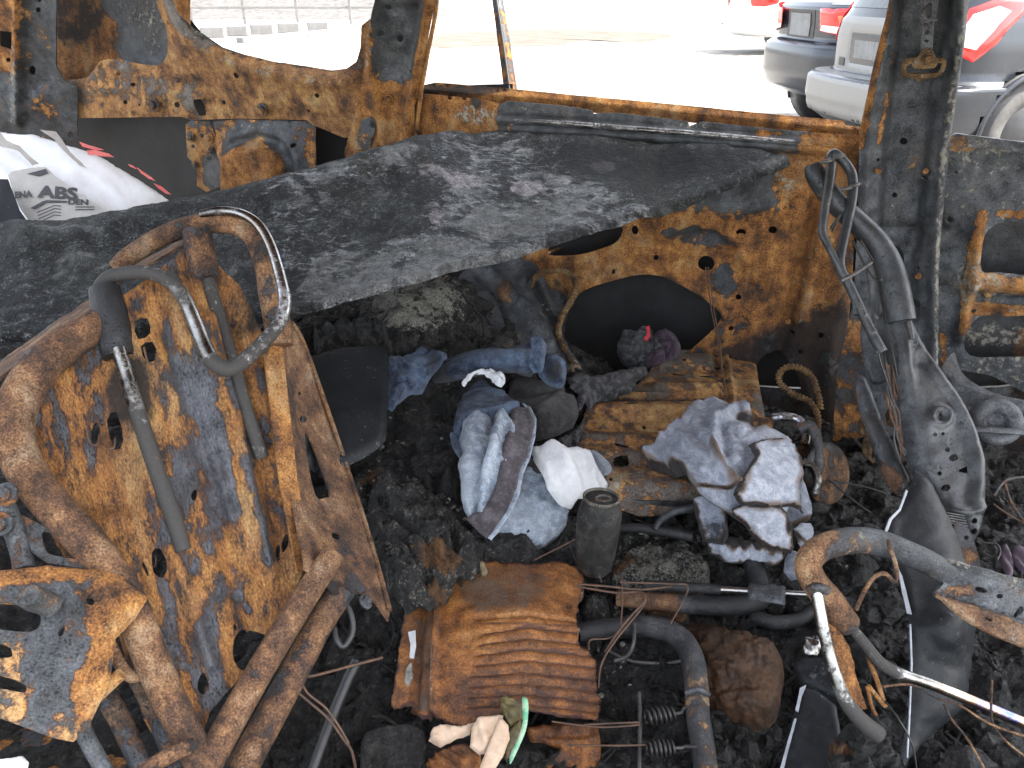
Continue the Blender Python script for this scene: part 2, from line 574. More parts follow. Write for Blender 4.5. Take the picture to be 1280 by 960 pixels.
def burnt(name, rust=RUSTY, steel=STEEL, sc=1.0, steel_rough=.42, metal=.25, ash=(.42, .40, .34), flake=1.0, speck=.55, fine=1.0, flow=False):
    """burnt sheet steel: bare blue-grey scale, rust, soot and pale ash, spread by the paint attribute (rust, soot, ash)"""
    g = G(name)
    if flow:
        g.co = g.n('ShaderNodeAttribute', attribute_name='flow').outputs['Vector']
        g.co = g.stretch((.5, 1, 1))
    n1 = g.noise(9 * sc, 7, .62, dist=.4)
    n2 = g.noise(34 * sc, 8, .7)
    n3 = g.noise(330 * sc, 6, .75)
    drip = g.noise(26 * sc, 6, .65, g.stretch((.3, 1.4, 1) if flow else (1, 1, .22)))
    n4 = g.noise(15 * sc, 6, .6, g.stretch((1.3, .8, 1)))
    rm = g.add(g.R, g.mul(g.add(n1, -.5), 1.7), g.mul(g.add(n2, -.5), 1.5), g.mul(g.add(drip, -.5), .7))
    rim = g.mul(g.ss(rm, .34, .45), g.ss(rm, .62, .50))
    rm = g.ss(rm, .44, .54)
    rc = g.ramp(g.add(g.mul(n2, .30), g.mul(drip, .36), g.mul(n4, .25), g.mul(g.add(n1, -.5), .55), .10, g.mul(g.add(n3, -.5), .42)), [(p * .40 + .345, c) for p, c in rust])
    scol = g.ramp(g.add(g.mul(n4, .40), g.mul(n2, .35), g.mul(n3, .25)), [((p - .5) * .62 + .5, c) for p, c in steel])
    sk = g.ss(g.add(g.mul(n2, .45), g.mul(n3, .55)), .58, .66)
    scol = g.mix(g.mul(sk, speck), scol, (.26, .255, .24))
    col = g.mix(rm, scol, rc)
    col = g.mix(g.mul(rim, .45), col, (.05, .030, .024))
    # dark pits in the rust
    pit = g.ss(g.add(g.mul(n2, .35), g.mul(n3, .65)), .44, .33)
    col = g.mix(g.mul(pit, .6 * fine), col, (.016, .011, .009))
    # thin grey film of ash and dirt in broad soft patches, and dark soot staining between
    film = g.ss(g.add(g.mul(n1, .7), g.mul(drip, .3)), .50, .66)
    col = g.mix(g.mul(film, .42), col, g.mix(n2, (.05, .046, .040), (.20, .185, .16)))
    stain = g.ss(g.add(g.mul(n4, .6), g.mul(n1, .4)), .47, .36)
    col = g.mix(g.mul(stain, .42), col, (.026, .020, .017))
    so = g.add(g.S, g.mul(g.add(n1, -.5), 1.1), g.mul(g.add(n2, -.5), 1.1))
    so = g.ss(so, .42, .68)
    col = g.mix(g.mul(so, .93), col, (.010, .010, .011))
    n5 = g.noise(75 * sc, 6, .75)
    am = g.add(g.mul(g.A, .62), g.mul(g.add(n5, -.5), 1.5), g.mul(g.add(n1, -.5), .8))
    am = g.ss(am, .46, .60)
    col = g.mix(g.mul(am, .85), col, g.mix(n3, ash, tuple(c * .55 for c in ash)))
    gr = g.ss(g.add(g.mul(n3, .65), g.mul(n2, .35)), .37, .63, 1 - .38 * min(fine, 1), 1 + .30 * min(fine, 1))
    col = g.mix(1.0, col, g.n('ShaderNodeCombineColor', {0: gr, 1: gr, 2: gr}).outputs[0], 'MULTIPLY')
    h = g.add(g.mul(n3, .45 * fine), g.mul(n2, .7 * fine), g.mul(rm, .35), g.mul(am, .4 * flake), g.mul(pit, -.4))
    ro = g.add(g.mul(rm, .40), steel_rough, g.mul(n3, .18))
    ro = g.ma('MINIMUM', g.add(ro, g.mul(am, .3)), .95)
    me = g.mul(g.mul(g.ma('SUBTRACT', 1.0, rm), g.ma('SUBTRACT', 1.0, so)), metal)
    return g.done(col, ro, g.bump(h, .0032, .9), me, .45)

M = {}
M['burnt'] = burnt('burnt_steel')
M['streaked'] = burnt('streaked_seat_steel', [(.0, (.026, .014, .010)), (.26, (.070, .031, .017)), (.5, (.165, .070, .023)), (.7, (.27, .122, .033)), (.9, (.39, .22, .062))], [(.15, (.026, .026, .030)), (.45, (.068, .072, .082)), (.62, (.105, .108, .118)), (.85, (.20, .20, .205))], 1.0, .4, .25, flow=True, speck=.3)
M['rust'] = burnt('brown_rust', BROWN, STEEL, 1.1)
M['grey'] = burnt('grey_scale_steel', BROWN, [(.15, (.026, .028, .031)), (.45, (.064, .069, .075)), (.62, (.112, .118, .125)), (.85, (.24, .245, .25))], 1.0, .34, .4)
M['satin'] = burnt('satin_burnt_frame', BROWN, [(.15, (.020, .022, .024)), (.45, (.043, .046, .049)), (.62, (.072, .076, .080)), (.85, (.16, .165, .17))], .8, .30, .45, speck=.12, fine=.35)
M['tubes'] = burnt('burnt_tube', BROWN, [(.15, (.02, .02, .022)), (.5, (.07, .072, .075)), (.85, (.2, .2, .2))], 1.4, .38, .45)
M['pan'] = burnt('tan_rust_pan', [(.0, (.04, .022, .012)), (.28, (.115, .056, .027)), (.5, (.225, .108, .042)), (.7, (.345, .18, .062)), (.9, (.47, .30, .10))], [(.15, (.055, .045, .036)), (.45, (.125, .105, .086)), (.62, (.19, .165, .14)), (.85, (.30, .27, .235))], 1.2, .42, .15)
M['conduit'] = burnt('scorched_conduit', [(.0, (.02, .011, .006)), (.35, (.055, .030, .013)), (.6, (.125, .070, .024)), (.9, (.24, .15, .055))], STEEL, 1.3)

def chrome():
    g = G('heat_stained_chrome')
    n1 = g.noise(14, 5, .6); n2 = g.noise(80, 6, .75); n3 = g.noise(260, 4, .7)
    tint = g.ramp(n1, [(.3, (.07, .066, .062)), (.45, (.22, .215, .20)), (.6, (.42, .42, .41)), (.72, (.24, .175, .11))])
    tint = g.mix(g.ss(g.A, .35, .9), tint, g.ramp(n1, [(.35, (.50, .49, .46)), (.47, (.46, .30, .18)), (.55, (.13, .17, .42)), (.68, (.52, .51, .49))]))
    d = g.ss(g.add(g.S, g.mul(g.add(n2, -.5), 1.2), g.mul(g.add(n1, -.5), .7)), .45, .62)
    col = g.mix(d, tint, g.mix(n3, (.018, .017, .016), (.06, .055, .05)))
    r = g.ss(g.add(g.R, g.mul(g.add(n2, -.5), 1.1)), .5, .65)
    col = g.mix(r, col, g.ramp(n2, [(.35, (.06, .03, .018)), (.6, (.2, .1, .05))]))
    cov = g.ma('MAXIMUM', d, r)
    return g.done(col, g.add(.22, g.mul(cov, .5), g.mul(n3, .12)), g.bump(g.add(n2, g.mul(cov, .7)), .0012, .6), g.ma('SUBTRACT', 1.0, cov), .5)
M['chrome'] = chrome()

def charred():
    """the sagging panel: black charred lining with grey burnt-through patches"""
    g = G('charred_lining')
    n1 = g.noise(6.5, 7, .62, dist=1.0); n2 = g.noise(42, 9, .78, dist=.8); n3 = g.noise(260, 6, .75)
    st = g.noise(24, 7, .72, g.stretch((1.0, 2.6, 2.6)), .8)
    v = g.vor(60, 'DISTANCE_TO_EDGE', g.n('ShaderNodeMix', {0: .06, 4: g.co, 5: g.n('ShaderNodeTexNoise', {'Vector': g.co, 'Scale': 30.0}).outputs[1]}, data_type='VECTOR').outputs[1])
    base = g.ramp(g.add(g.mul(n2, .6), g.mul(n3, .4)), [(.38, (.006, .007, .007)), (.49, (.020, .022, .022)), (.56, (.050, .055, .053)), (.63, (.125, .132, .128)), (.71, (.30, .31, .30))])
    gm = g.add(g.mul(g.A, .8), g.mul(g.add(n1, -.5), 1.3), g.mul(g.add(st, -.5), 1.7))
    gm = g.ss(gm, .46, .60)
    gcol = g.ramp(g.add(g.mul(st, .6), g.mul(n2, .4)), [(.36, (.022, .025, .028)), (.46, (.095, .104, .113)), (.55, (.20, .21, .22)), (.66, (.42, .43, .43))])
    col = g.mix(g.mul(gm, .9), base, gcol)
    big = g.noise(11, 5, .6, dist=.8)
    dk = g.ss(g.add(g.mul(n2, .55), g.mul(n3, .3), g.mul(g.add(big, -.5), .85), .075), .51, .41)
    col = g.mix(g.mul(dk, .8), col, (.006, .006, .007))
    lt = g.ss(g.add(g.mul(n2, .4), g.mul(n3, .6)), .57, .64)
    col = g.mix(g.mul(lt, .5), col, (.33, .34, .33))
    # mauve-grey smooth burn spots
    sp = g.ss(g.add(g.R, g.mul(g.add(n2, -.5), 1.0), g.mul(g.add(n1, -.5), .6)), .45, .75)
    col = g.mix(sp, col, g.mix(g.ss(n2, .3, .7), (.09, .08, .088), (.27, .25, .255)))
    so = g.ss(g.add(g.S, g.mul(g.add(n2, -.5), 1.0)), .5, .75)
    col = g.mix(g.mul(so, .85), col, (.009, .009, .010))
    film = g.ss(g.add(big, g.mul(g.add(n1, -.5), .6), g.mul(g.A, .22), -.08), .54, .66)
    col = g.mix(g.mul(film, .6), col, g.mix(n2, (.07, .072, .07), (.30, .305, .30)))
    gr = g.ss(g.add(g.mul(n3, .6), g.mul(n2, .4)), .38, .62, .38, 1.65)
    col = g.mix(1.0, col, g.n('ShaderNodeCombineColor', {0: gr, 1: gr, 2: gr}).outputs[0], 'MULTIPLY')
    ol = g.mul(g.ss(g.noise(5, 4, .5), .52, .62), g.ss(n3, .45, .6))
    col = g.mix(g.mul(ol, .3), col, (.10, .10, .06))
    h = g.add(g.mul(n2, 1.0), g.mul(n3, .6), g.mul(g.ss(v, 0, .12), .3), g.mul(st, .5))
    h = g.mul(h, g.ss(sp, 0, 1, 1, .45))
    return g.done(col, g.add(.56, g.mul(n3, .3), g.mul(gm, -.08)), g.bump(h, .009, 1.0), 0.0, .32)
M['charred'] = charred()

def debris():
    g = G('charred_debris')
    n1 = g.noise(8, 6, .6); n2 = g.noise(46, 9, .78); n3 = g.noise(260, 6, .78)
    v = g.vor(140)
    col = g.ramp(g.add(g.mul(n2, .6), g.mul(n3, .4)), [(.36, (.004, .004, .004)), (.48, (.015, .0145, .0135)), (.57, (.050, .047, .042)), (.68, (.17, .165, .15))])
    am = g.ss(g.add(g.mul(g.A, .7), g.mul(g.add(n2, -.5), 1.5), g.mul(g.add(n3, -.5), 1.1)), .44, .60)
    col = g.mix(g.mul(am, .85), col, g.ramp(n3, [(.35, (.09, .085, .065)), (.5, (.24, .23, .19)), (.68, (.44, .43, .38))]))
    sp_ = g.mul(g.ss(g.add(g.mul(n2, .4), g.mul(n3, .6)), .60, .68), .55)
    col = g.mix(sp_, col, (.16, .155, .145))
    rm = g.ss(g.add(g.R, g.mul(g.add(n1, -.5), .9), g.mul(g.add(n2, -.5), .9)), .5, .66)
    col = g.mix(rm, col, g.ramp(g.add(g.mul(n2, .6), g.mul(n3, .4)), [(.34, (.02, .010, .006)), (.5, (.095, .045, .018)), (.66, (.25, .12, .035))]))
    gl = g.ss(g.noise(30, 3, .5), .48, .62, .8, .30)
    return g.done(col, gl, g.bump(g.add(n2, g.mul(n3, .7), g.mul(v, .5)), .010, 1.0), 0.0, .5)
M['debris'] = debris()

def plain(name, col, rough=.5, col2=None, sc=30, bumpd=.001, metal=0.0, spec=.5, dirt=0.0, dirtcol=(.02, .018, .016), **ex):
    g = G(name)
    n1 = g.noise(sc, 6, .65); n2 = g.noise(sc * 5, 5, .7)
    c = g.mix(g.ss(g.add(g.mul(n1, .7), g.mul(n2, .3)), .35, .65), col, col2 or tuple(x * .7 for x in col))
    if dirt:
        dm = g.ss(g.add(g.S, g.mul(g.add(n1, -.5), 1.2), g.mul(g.add(n2, -.5), .8), dirt - .5), .45, .7)
        c = g.mix(dm, c, dirtcol)
    return g.done(c, g.add(rough, g.mul(g.add(n2, -.5), .25)), g.bump(g.add(n1, g.mul(n2, .5)), bumpd, .5), metal, spec, **ex)

def plastic():
    g = G('scorched_black_plastic')
    n1 = g.noise(10, 6, .6); n2 = g.noise(70, 6, .7); n3 = g.noise(400, 3, .6)
    v = g.vor(60); v2 = g.vor(170)
    col = g.ramp(g.add(g.mul(n1, .6), g.mul(n2, .4)), [(.35, (.008, .009, .010)), (.6, (.017, .019, .021)), (.8, (.04, .043, .046))])
    fl = g.mul(g.ss(v, .16, .08), g.ss(n1, .45, .62))
    fl = g.ma('MAXIMUM', fl, g.ss(g.add(n2, g.mul(g.A, .32)), .72, .82))
    col = g.mix(g.mul(fl, .45), col, (.13, .135, .14))
    fl2 = g.ss(v2, .10, .05)
    col = g.mix(g.mul(fl2, .5), col, (.2, .2, .19))
    so = g.ss(g.add(g.S, g.mul(g.add(n2, -.5), 1.2)), .5, .7)
    col = g.mix(g.mul(so, .8), col, (.012, .012, .012))
    return g.done(col, g.add(.36, g.mul(n2, .25)), g.bump(g.add(n2, g.mul(n3, .25), g.mul(fl, .6)), .0016, .7), 0.0, .22)
M['plastic'] = plastic()

def cloth(name, c0, c1, scorch=((.125, .066, .026), (.018, .013, .011)), weave=520, rough=.88, wear=.3, dirt=.12, wearcol=None, grain=.24):
    """paint: rust channel = scorch, soot channel = soot, ash channel = faded to c1"""
    g = G(name)
    n1 = g.noise(14, 6, .6); n2 = g.noise(60, 7, .7); n3 = g.noise(weave, 2, .6)
    tw = g.n('ShaderNodeTexWave', {'Vector': g.co, 'Scale': weave * .55, 'Distortion': 3.0, 'Detail': 2.0, 'Detail Scale': 2.0}, bands_direction='DIAGONAL').outputs[1]
    f = g.ss(g.add(g.A, g.mul(g.add(n1, -.5), .7), g.mul(g.add(n2, -.5), .8)), .2, .85)
    col = g.mix(f, c0, c1)
    col = g.mix(g.mul(g.ss(g.add(n2, g.mul(n3, .4)), .66, .84), wear), col, wearcol or tuple(min(x * 1.7 + .03, .8) for x in c1))
    col = g.mix(g.mul(tw, .16), col, tuple(x * .55 for x in c0))
    d = g.ss(g.add(dirt - .16, g.mul(g.add(n1, -.5), 1.3), g.mul(g.add(n2, -.5), .9)), .05, .5)
    col = g.mix(g.mul(d, .5), col, (.045, .043, .045))
    s1 = g.add(g.R, g.mul(g.add(n2, -.5), .55), g.mul(g.add(n1, -.5), .3))
    col = g.mix(g.mul(g.ss(s1, .16, .52), .85), col, scorch[0])
    col = g.mix(g.ss(s1, .46, .72), col, scorch[1])
    so = g.ss(g.add(g.S, g.mul(g.add(n2, -.5), 1.0), g.mul(g.add(n1, -.5), .6)), .42, .7)
    col = g.mix(g.mul(so, .92), col, (.014, .014, .016))
    gr = g.ss(g.add(g.mul(n3, .4), g.mul(n2, .6)), .36, .64, 1 - grain, 1 + grain * .7)
    col = g.mix(1.0, col, g.n('ShaderNodeCombineColor', {0: gr, 1: gr, 2: gr}).outputs[0], 'MULTIPLY')
    cr = g.noise(26, 4, .55, dist=1.6)
    h = g.add(g.mul(tw, .12), g.mul(n2, .8), g.mul(g.ma('ABSOLUTE', g.add(cr, -.5)), 1.6), g.mul(n3, .12))
    return g.done(col, rough, g.bump(h, .0055, .85), 0.0, .18, **{'Sheen Weight': .12})
M['denim'] = cloth('blue_denim', (.013, .021, .045), (.075, .108, .168), dirt=.22)
M['pale_denim'] = cloth('pale_denim_inside', (.185, .225, .285), (.37, .42, .485), dirt=.17)
M['waist'] = cloth('brown_waistband', (.068, .056, .062), (.115, .10, .11), wear=.25)
M['white_cloth'] = cloth('white_cloth', (.66, .68, .70), (.80, .81, .81), wear=.05, dirt=.02, grain=.06)
M['black_cloth'] = cloth('black_cloth', (.020, .018, .018), (.052, .047, .045), wear=.2, dirt=.1)
M['shirt'] = cloth('grey_shirt', (.28, .31, .37), (.47, .50, .56), dirt=.09, wear=.15)
M['char_cloth'] = cloth('charred_cloth', (.012, .012, .013), (.05, .05, .052), wear=.55, wearcol=(.16, .16, .17))
M['purple_cloth'] = cloth('dark_purple_cloth', (.045, .026, .042), (.085, .05, .07))
M['red'] = plain('red_scrap', (.45, .03, .04), .7)

def corr():
    g = G('rust_soaked_carpet_board')
    n1 = g.noise(9, 6, .6, dist=.5); n2 = g.noise(36, 8, .72); n3 = g.noise(330, 6, .78)
    st = g.noise(30, 6, .65, g.stretch((.3, 1, 1)))
    col = g.ramp(g.add(g.mul(n1, .45), g.mul(n2, .35), g.mul(st, .35), g.mul(g.add(n3, -.5), .35)), [(.42, (.024, .011, .007)), (.50, (.080, .031, .012)), (.57, (.185, .068, .018)), (.65, (.30, .118, .028)), (.76, (.40, .22, .085))])
    so = g.ss(g.add(g.S, g.mul(g.add(n2, -.5), 1.1), g.mul(g.add(n1, -.5), .9)), .42, .75)
    col = g.mix(g.mul(so, .85), col, g.mix(n3, (.035, .024, .018), (.10, .075, .055)))
    ri = g.ss(g.add(g.R, g.mul(g.add(n2, -.5), .7)), .5, .7)
    col = g.mix(g.mul(ri, .8), col, (.030, .010, .010))
    am = g.ss(g.add(g.A, g.mul(g.add(n3, -.5), 1.6)), .55, .75)
    col = g.mix(am, col, (.42, .34, .22))
    gr = g.ss(g.add(g.mul(n3, .55), g.mul(n2, .45)), .37, .63, .55, 1.3)
    col = g.mix(1.0, col, g.n('ShaderNodeCombineColor', {0: gr, 1: gr, 2: gr}).outputs[0], 'MULTIPLY')
    return g.done(col, g.add(.20, g.mul(n2, .45)), g.bump(g.add(n2, g.mul(n3, .6)), .0035, .9), 0.0, .45)
M['corr'] = corr()
M['foam'] = plain('scorched_brown_foam', (.105, .050, .021), .7, (.022, .013, .009), 22, .010, dirt=.26)
M['paper'] = plain('cream_paper', (.66, .50, .36), .75, (.52, .36, .24), 22, .001, dirt=.1, dirtcol=(.22, .12, .06))
M['green'] = plain('green_paper', (.05, .33, .17), .6, (.40, .52, .36), 60)
M['olive'] = plain('soaked_olive_paper', (.15, .12, .04), .6, (.05, .04, .02), 40, .004)
M['can'] = burnt('sooty_can', BROWN, [(.15, (.008, .008, .0075)), (.45, (.018, .0175, .0165)), (.62, (.040, .039, .036)), (.85, (.16, .155, .145))], 1.5, .42, .4, speck=.8, fine=1.3)
M['can_top'] = burnt('scorched_can_top', BROWN, [(.15, (.05, .045, .035)), (.45, (.11, .10, .08)), (.62, (.2, .19, .16)), (.85, (.36, .34, .3))], 1.8, .35, .5)
M['wire'] = plain('rusty_wire', (.14, .075, .045), .6, (.06, .038, .028), 60, .0005, .2)
M['dark_wire'] = plain('dark_wire', (.045, .042, .04), .5, (.10, .095, .09), 60, .0005, .3)
M['spring'] = plain('dark_spring_steel', (.06, .058, .055), .4, (.03, .028, .026), 90, .0005, .5)
M['outer_skin'] = plain('dark_outer_skin', (.011, .012, .013), .6, (.022, .023, .024), 12, .001, .0, .3)  # near-black tone that darkens the cavities behind the holes
M['sack'] = plain('white_woven_sack', (.78, .78, .78), .6, (.70, .70, .70), 16, .002)
M['sack_paper'] = plain('grey_printed_paper', (.44, .42, .385), .7, (.37, .35, .32), 25, .001)
M['sack_hem'] = plain('grey_beige_sack_lining', (.36, .33, .295), .7, (.30, .27, .24), 25, .001)
M['ink'] = plain('black_ink', (.03, .028, .03), .6, (.045, .04, .045), 50, .0)
M['red_ink'] = plain('red_ink', (.60, .10, .09), .6, (.68, .20, .18), 40, .0)
M['rubber'] = plain('dusty_tyre_rubber', (.055, .053, .05), .75, (.10, .095, .088), 14, .002)
M['leaf'] = plain('wilted_purple_leaf', (.085, .055, .075), .6, (.04, .025, .04), 40, .002)
M['ash_lump'] = plain('ash_lump', (.32, .31, .27), .9, (.06, .058, .05), 40, .006)
M['pale_edge'] = plain('pale_edge_highlight', (.42, .44, .47), .5, (.25, .27, .29), 50, .001)  # pale tone standing in for the highlight along plastic edges

def ground_mat():
    g = G('pale_dusty_ground')
    n1 = g.noise(.35, 6, .6); n2 = g.noise(3.0, 8, .7); n3 = g.noise(45, 6, .75)
    col = g.ramp(g.add(g.mul(n1, .4), g.mul(n2, .4), g.mul(n3, .2)), [(.40, (.14, .125, .105)), (.46, (.21, .195, .17)), (.51, (.31, .295, .27)), (.60, (.42, .405, .38))])
    return g.done(col, .95, g.bump(g.add(n2, g.mul(n3, .4)), .02, .6), 0.0, .04)
M['ground'] = ground_mat()
M['wet'] = plain('damp_silt', (.105, .086, .07), .9, (.15, .13, .11), 1.2, .002, 0.0, .04)
M['gravel'] = plain('grey_rubble', (.125, .115, .105), .9, (.05, .046, .042), 4, .05)
M['concrete'] = plain('pale_concrete', (.17, .165, .158), .85, (.13, .126, .12), 3, .006)

def paint(name, c, dust=.4, dustcol=(.30, .29, .27), rough=.25, metal=.3):
    g = G(name)
    n1 = g.noise(2.2, 6, .6); n2 = g.noise(14, 7, .7, g.stretch((1, 1, .35))); n3 = g.noise(120, 4, .7)
    d = g.ss(g.add(g.mul(n1, .5), g.mul(n2, .5), dust - .5, g.mul(g.add(n3, -.5), .15)), .2, .75)
    col = g.mix(g.mul(d, .85), c, dustcol)
    return g.done(col, g.add(rough, g.mul(d, .45)), g.bump(n3, .0004, .2), metal, .5, **{'Coat Weight': .35, 'Coat Roughness': .2})
M['paint_dark'] = paint('dusty_dark_grey_paint', (.013, .017, .025), .16, (.050, .057, .070))
M['paint_silver'] = paint('dusty_silver_paint', (.16, .16, .158), .5, (.23, .225, .21), .4, .3)
M['paint_silver_shaded'] = paint('dusty_silver_paint_shaded', (.024, .027, .033), .2, (.08, .082, .085))  # darker copy of the silver, shade put into the off-roader's side colour
M['paint_white'] = paint('white_car_paint', (.78, .78, .77), .2, (.6, .58, .55))
M['taillight'] = plain('red_lens', (.62, .015, .012), .12, (.52, .02, .015), 6, .0, **{'Coat Weight': .6})
M['taillight_orange'] = plain('orange_lens', (.75, .20, .06), .12, (.7, .12, .04), 8, .0, **{'Coat Weight': .6})
M['lens_white'] = plain('clear_lens', (.7, .66, .64), .12, (.6, .56, .55), 8, .0)
M['glass'] = plain('dusty_dark_glass', (.05, .06, .065), .12, (.10, .11, .11), 3, .0)
M['trim'] = plain('black_trim', (.02, .02, .022), .5, (.035, .034, .033), 20)
M['plate'] = plain('grey_plate', (.17, .175, .18), .5, (.12, .125, .13), 8, .001)
M['rim'] = plain('alloy_rim', (.30, .30, .30), .4, (.2, .2, .2), 10, .0005, .6)

# ------------------------------------------------------------------ the yard outside
def grid_obj(name, x0, x1, y0, y1, nx, ny, zf, mat, **k):
    xs, ys = np.meshgrid(np.linspace(x0, x1, nx), np.linspace(y0, y1, ny))
    V = np.stack([xs.ravel(), ys.ravel(), zf(xs.ravel(), ys.ravel())], 1)
    Fc = [(j * nx + i, j * nx + i + 1, (j + 1) * nx + i + 1, (j + 1) * nx + i) for j in range(ny - 1) for i in range(nx - 1)]
    return mkobj(name, V, Fc, mat, None, np.tile((.0, .0, .0), (len(V), 1)), **k)

tag(grid_obj('ground', -400, 400, -60, 700, 41, 41, lambda x, y: x * 0, M['ground']), kind='structure')
pud = np.array([(545, 44), (600, 39), (700, 37), (790, 39), (840, 44), (800, 53), (735, 50), (690, 57), (600, 58), (550, 60), (530, 52)], float)
pud = crom(pud, 4)
pp_ = level(.006)(pud[:, 0], pud[:, 1])
tag(mkobj('damp_patch', np.r_[pp_, [pp_.mean(0)]], [(i, (i + 1) % len(pp_), len(pp_)) for i in range(len(pp_))], M['wet']), kind='structure')

def bank(x, y):
    t = np.clip((y - 38) / 5, 0, 1) * np.clip((75 - y) / 6, 0, 1) * np.clip((x + 34) / 3, 0, 1) * np.clip((-2 - x) / 3, 0, 1)
    return t * (.25 + .9 * fbm(np.stack([x * .35, y * .35, x * 0], 1), 4, 3)) - .05 * (t <= 0)
tag(grid_obj('rubble_bank', -36, 0, 36, 78, 150, 90, bank, M['gravel']), kind='structure')

for i, px in enumerate((268, 297, 329, 362, 398)):
    y = 47 - i * 2.0
    c = level(0.0)(np.array([px]), np.array([y]))[0]
    L = .34
    o = box_w('concrete_block', c + (-L, -.2, -.01), c + (L, .2, .30), M['concrete'], rot=R(6 + i), bev=.03)
    tag(o, ['pale concrete block lying at the yard edge, beside the curved window frame', 'second pale concrete block of the row at the far yard edge',
            'middle pale concrete block of the row below the rubble', 'fourth pale concrete block in the row below the rubble',
            'last pale concrete block of the row, nearest the rear door pillar'][i], 'block', 'concrete blocks along the yard edge')
a = level(0.0)(np.array([300., 452.]), np.array([54., 39.]))
dv = a[1] - a[0]; dl = np.linalg.norm(dv)
o = box_w('concrete_kerb', a[0] + (0, -.12, -.01), a[0] + (dl, .12, .14), M['concrete'], rot=math.atan2(dv[1], dv[0]), about=a[0], bev=.02)
tag(o, 'long pale concrete kerb lying in front of the row of blocks', 'kerb')
fr = thing('rail_fence', 'thin pale rail fence standing in front of the rubble bank', 'fence', level(0.)(np.array([345.]), np.array([30.]))[0])
fb = root_loc(fr)
for k in range(6):
    p = fb + (-5.4 + k * 2.1, -.02 * k, 0)
    box_w('post', p + (-.05, -.05, 0), p + (.05, .05, 1.15), M['concrete'], fr, bev=.01)
for z in (.55, 1.0):
    box_w('rail', fb + (-5.6, -.10, z), fb + (5.4, -.06, z + .09), M['concrete'], fr, bev=.01)

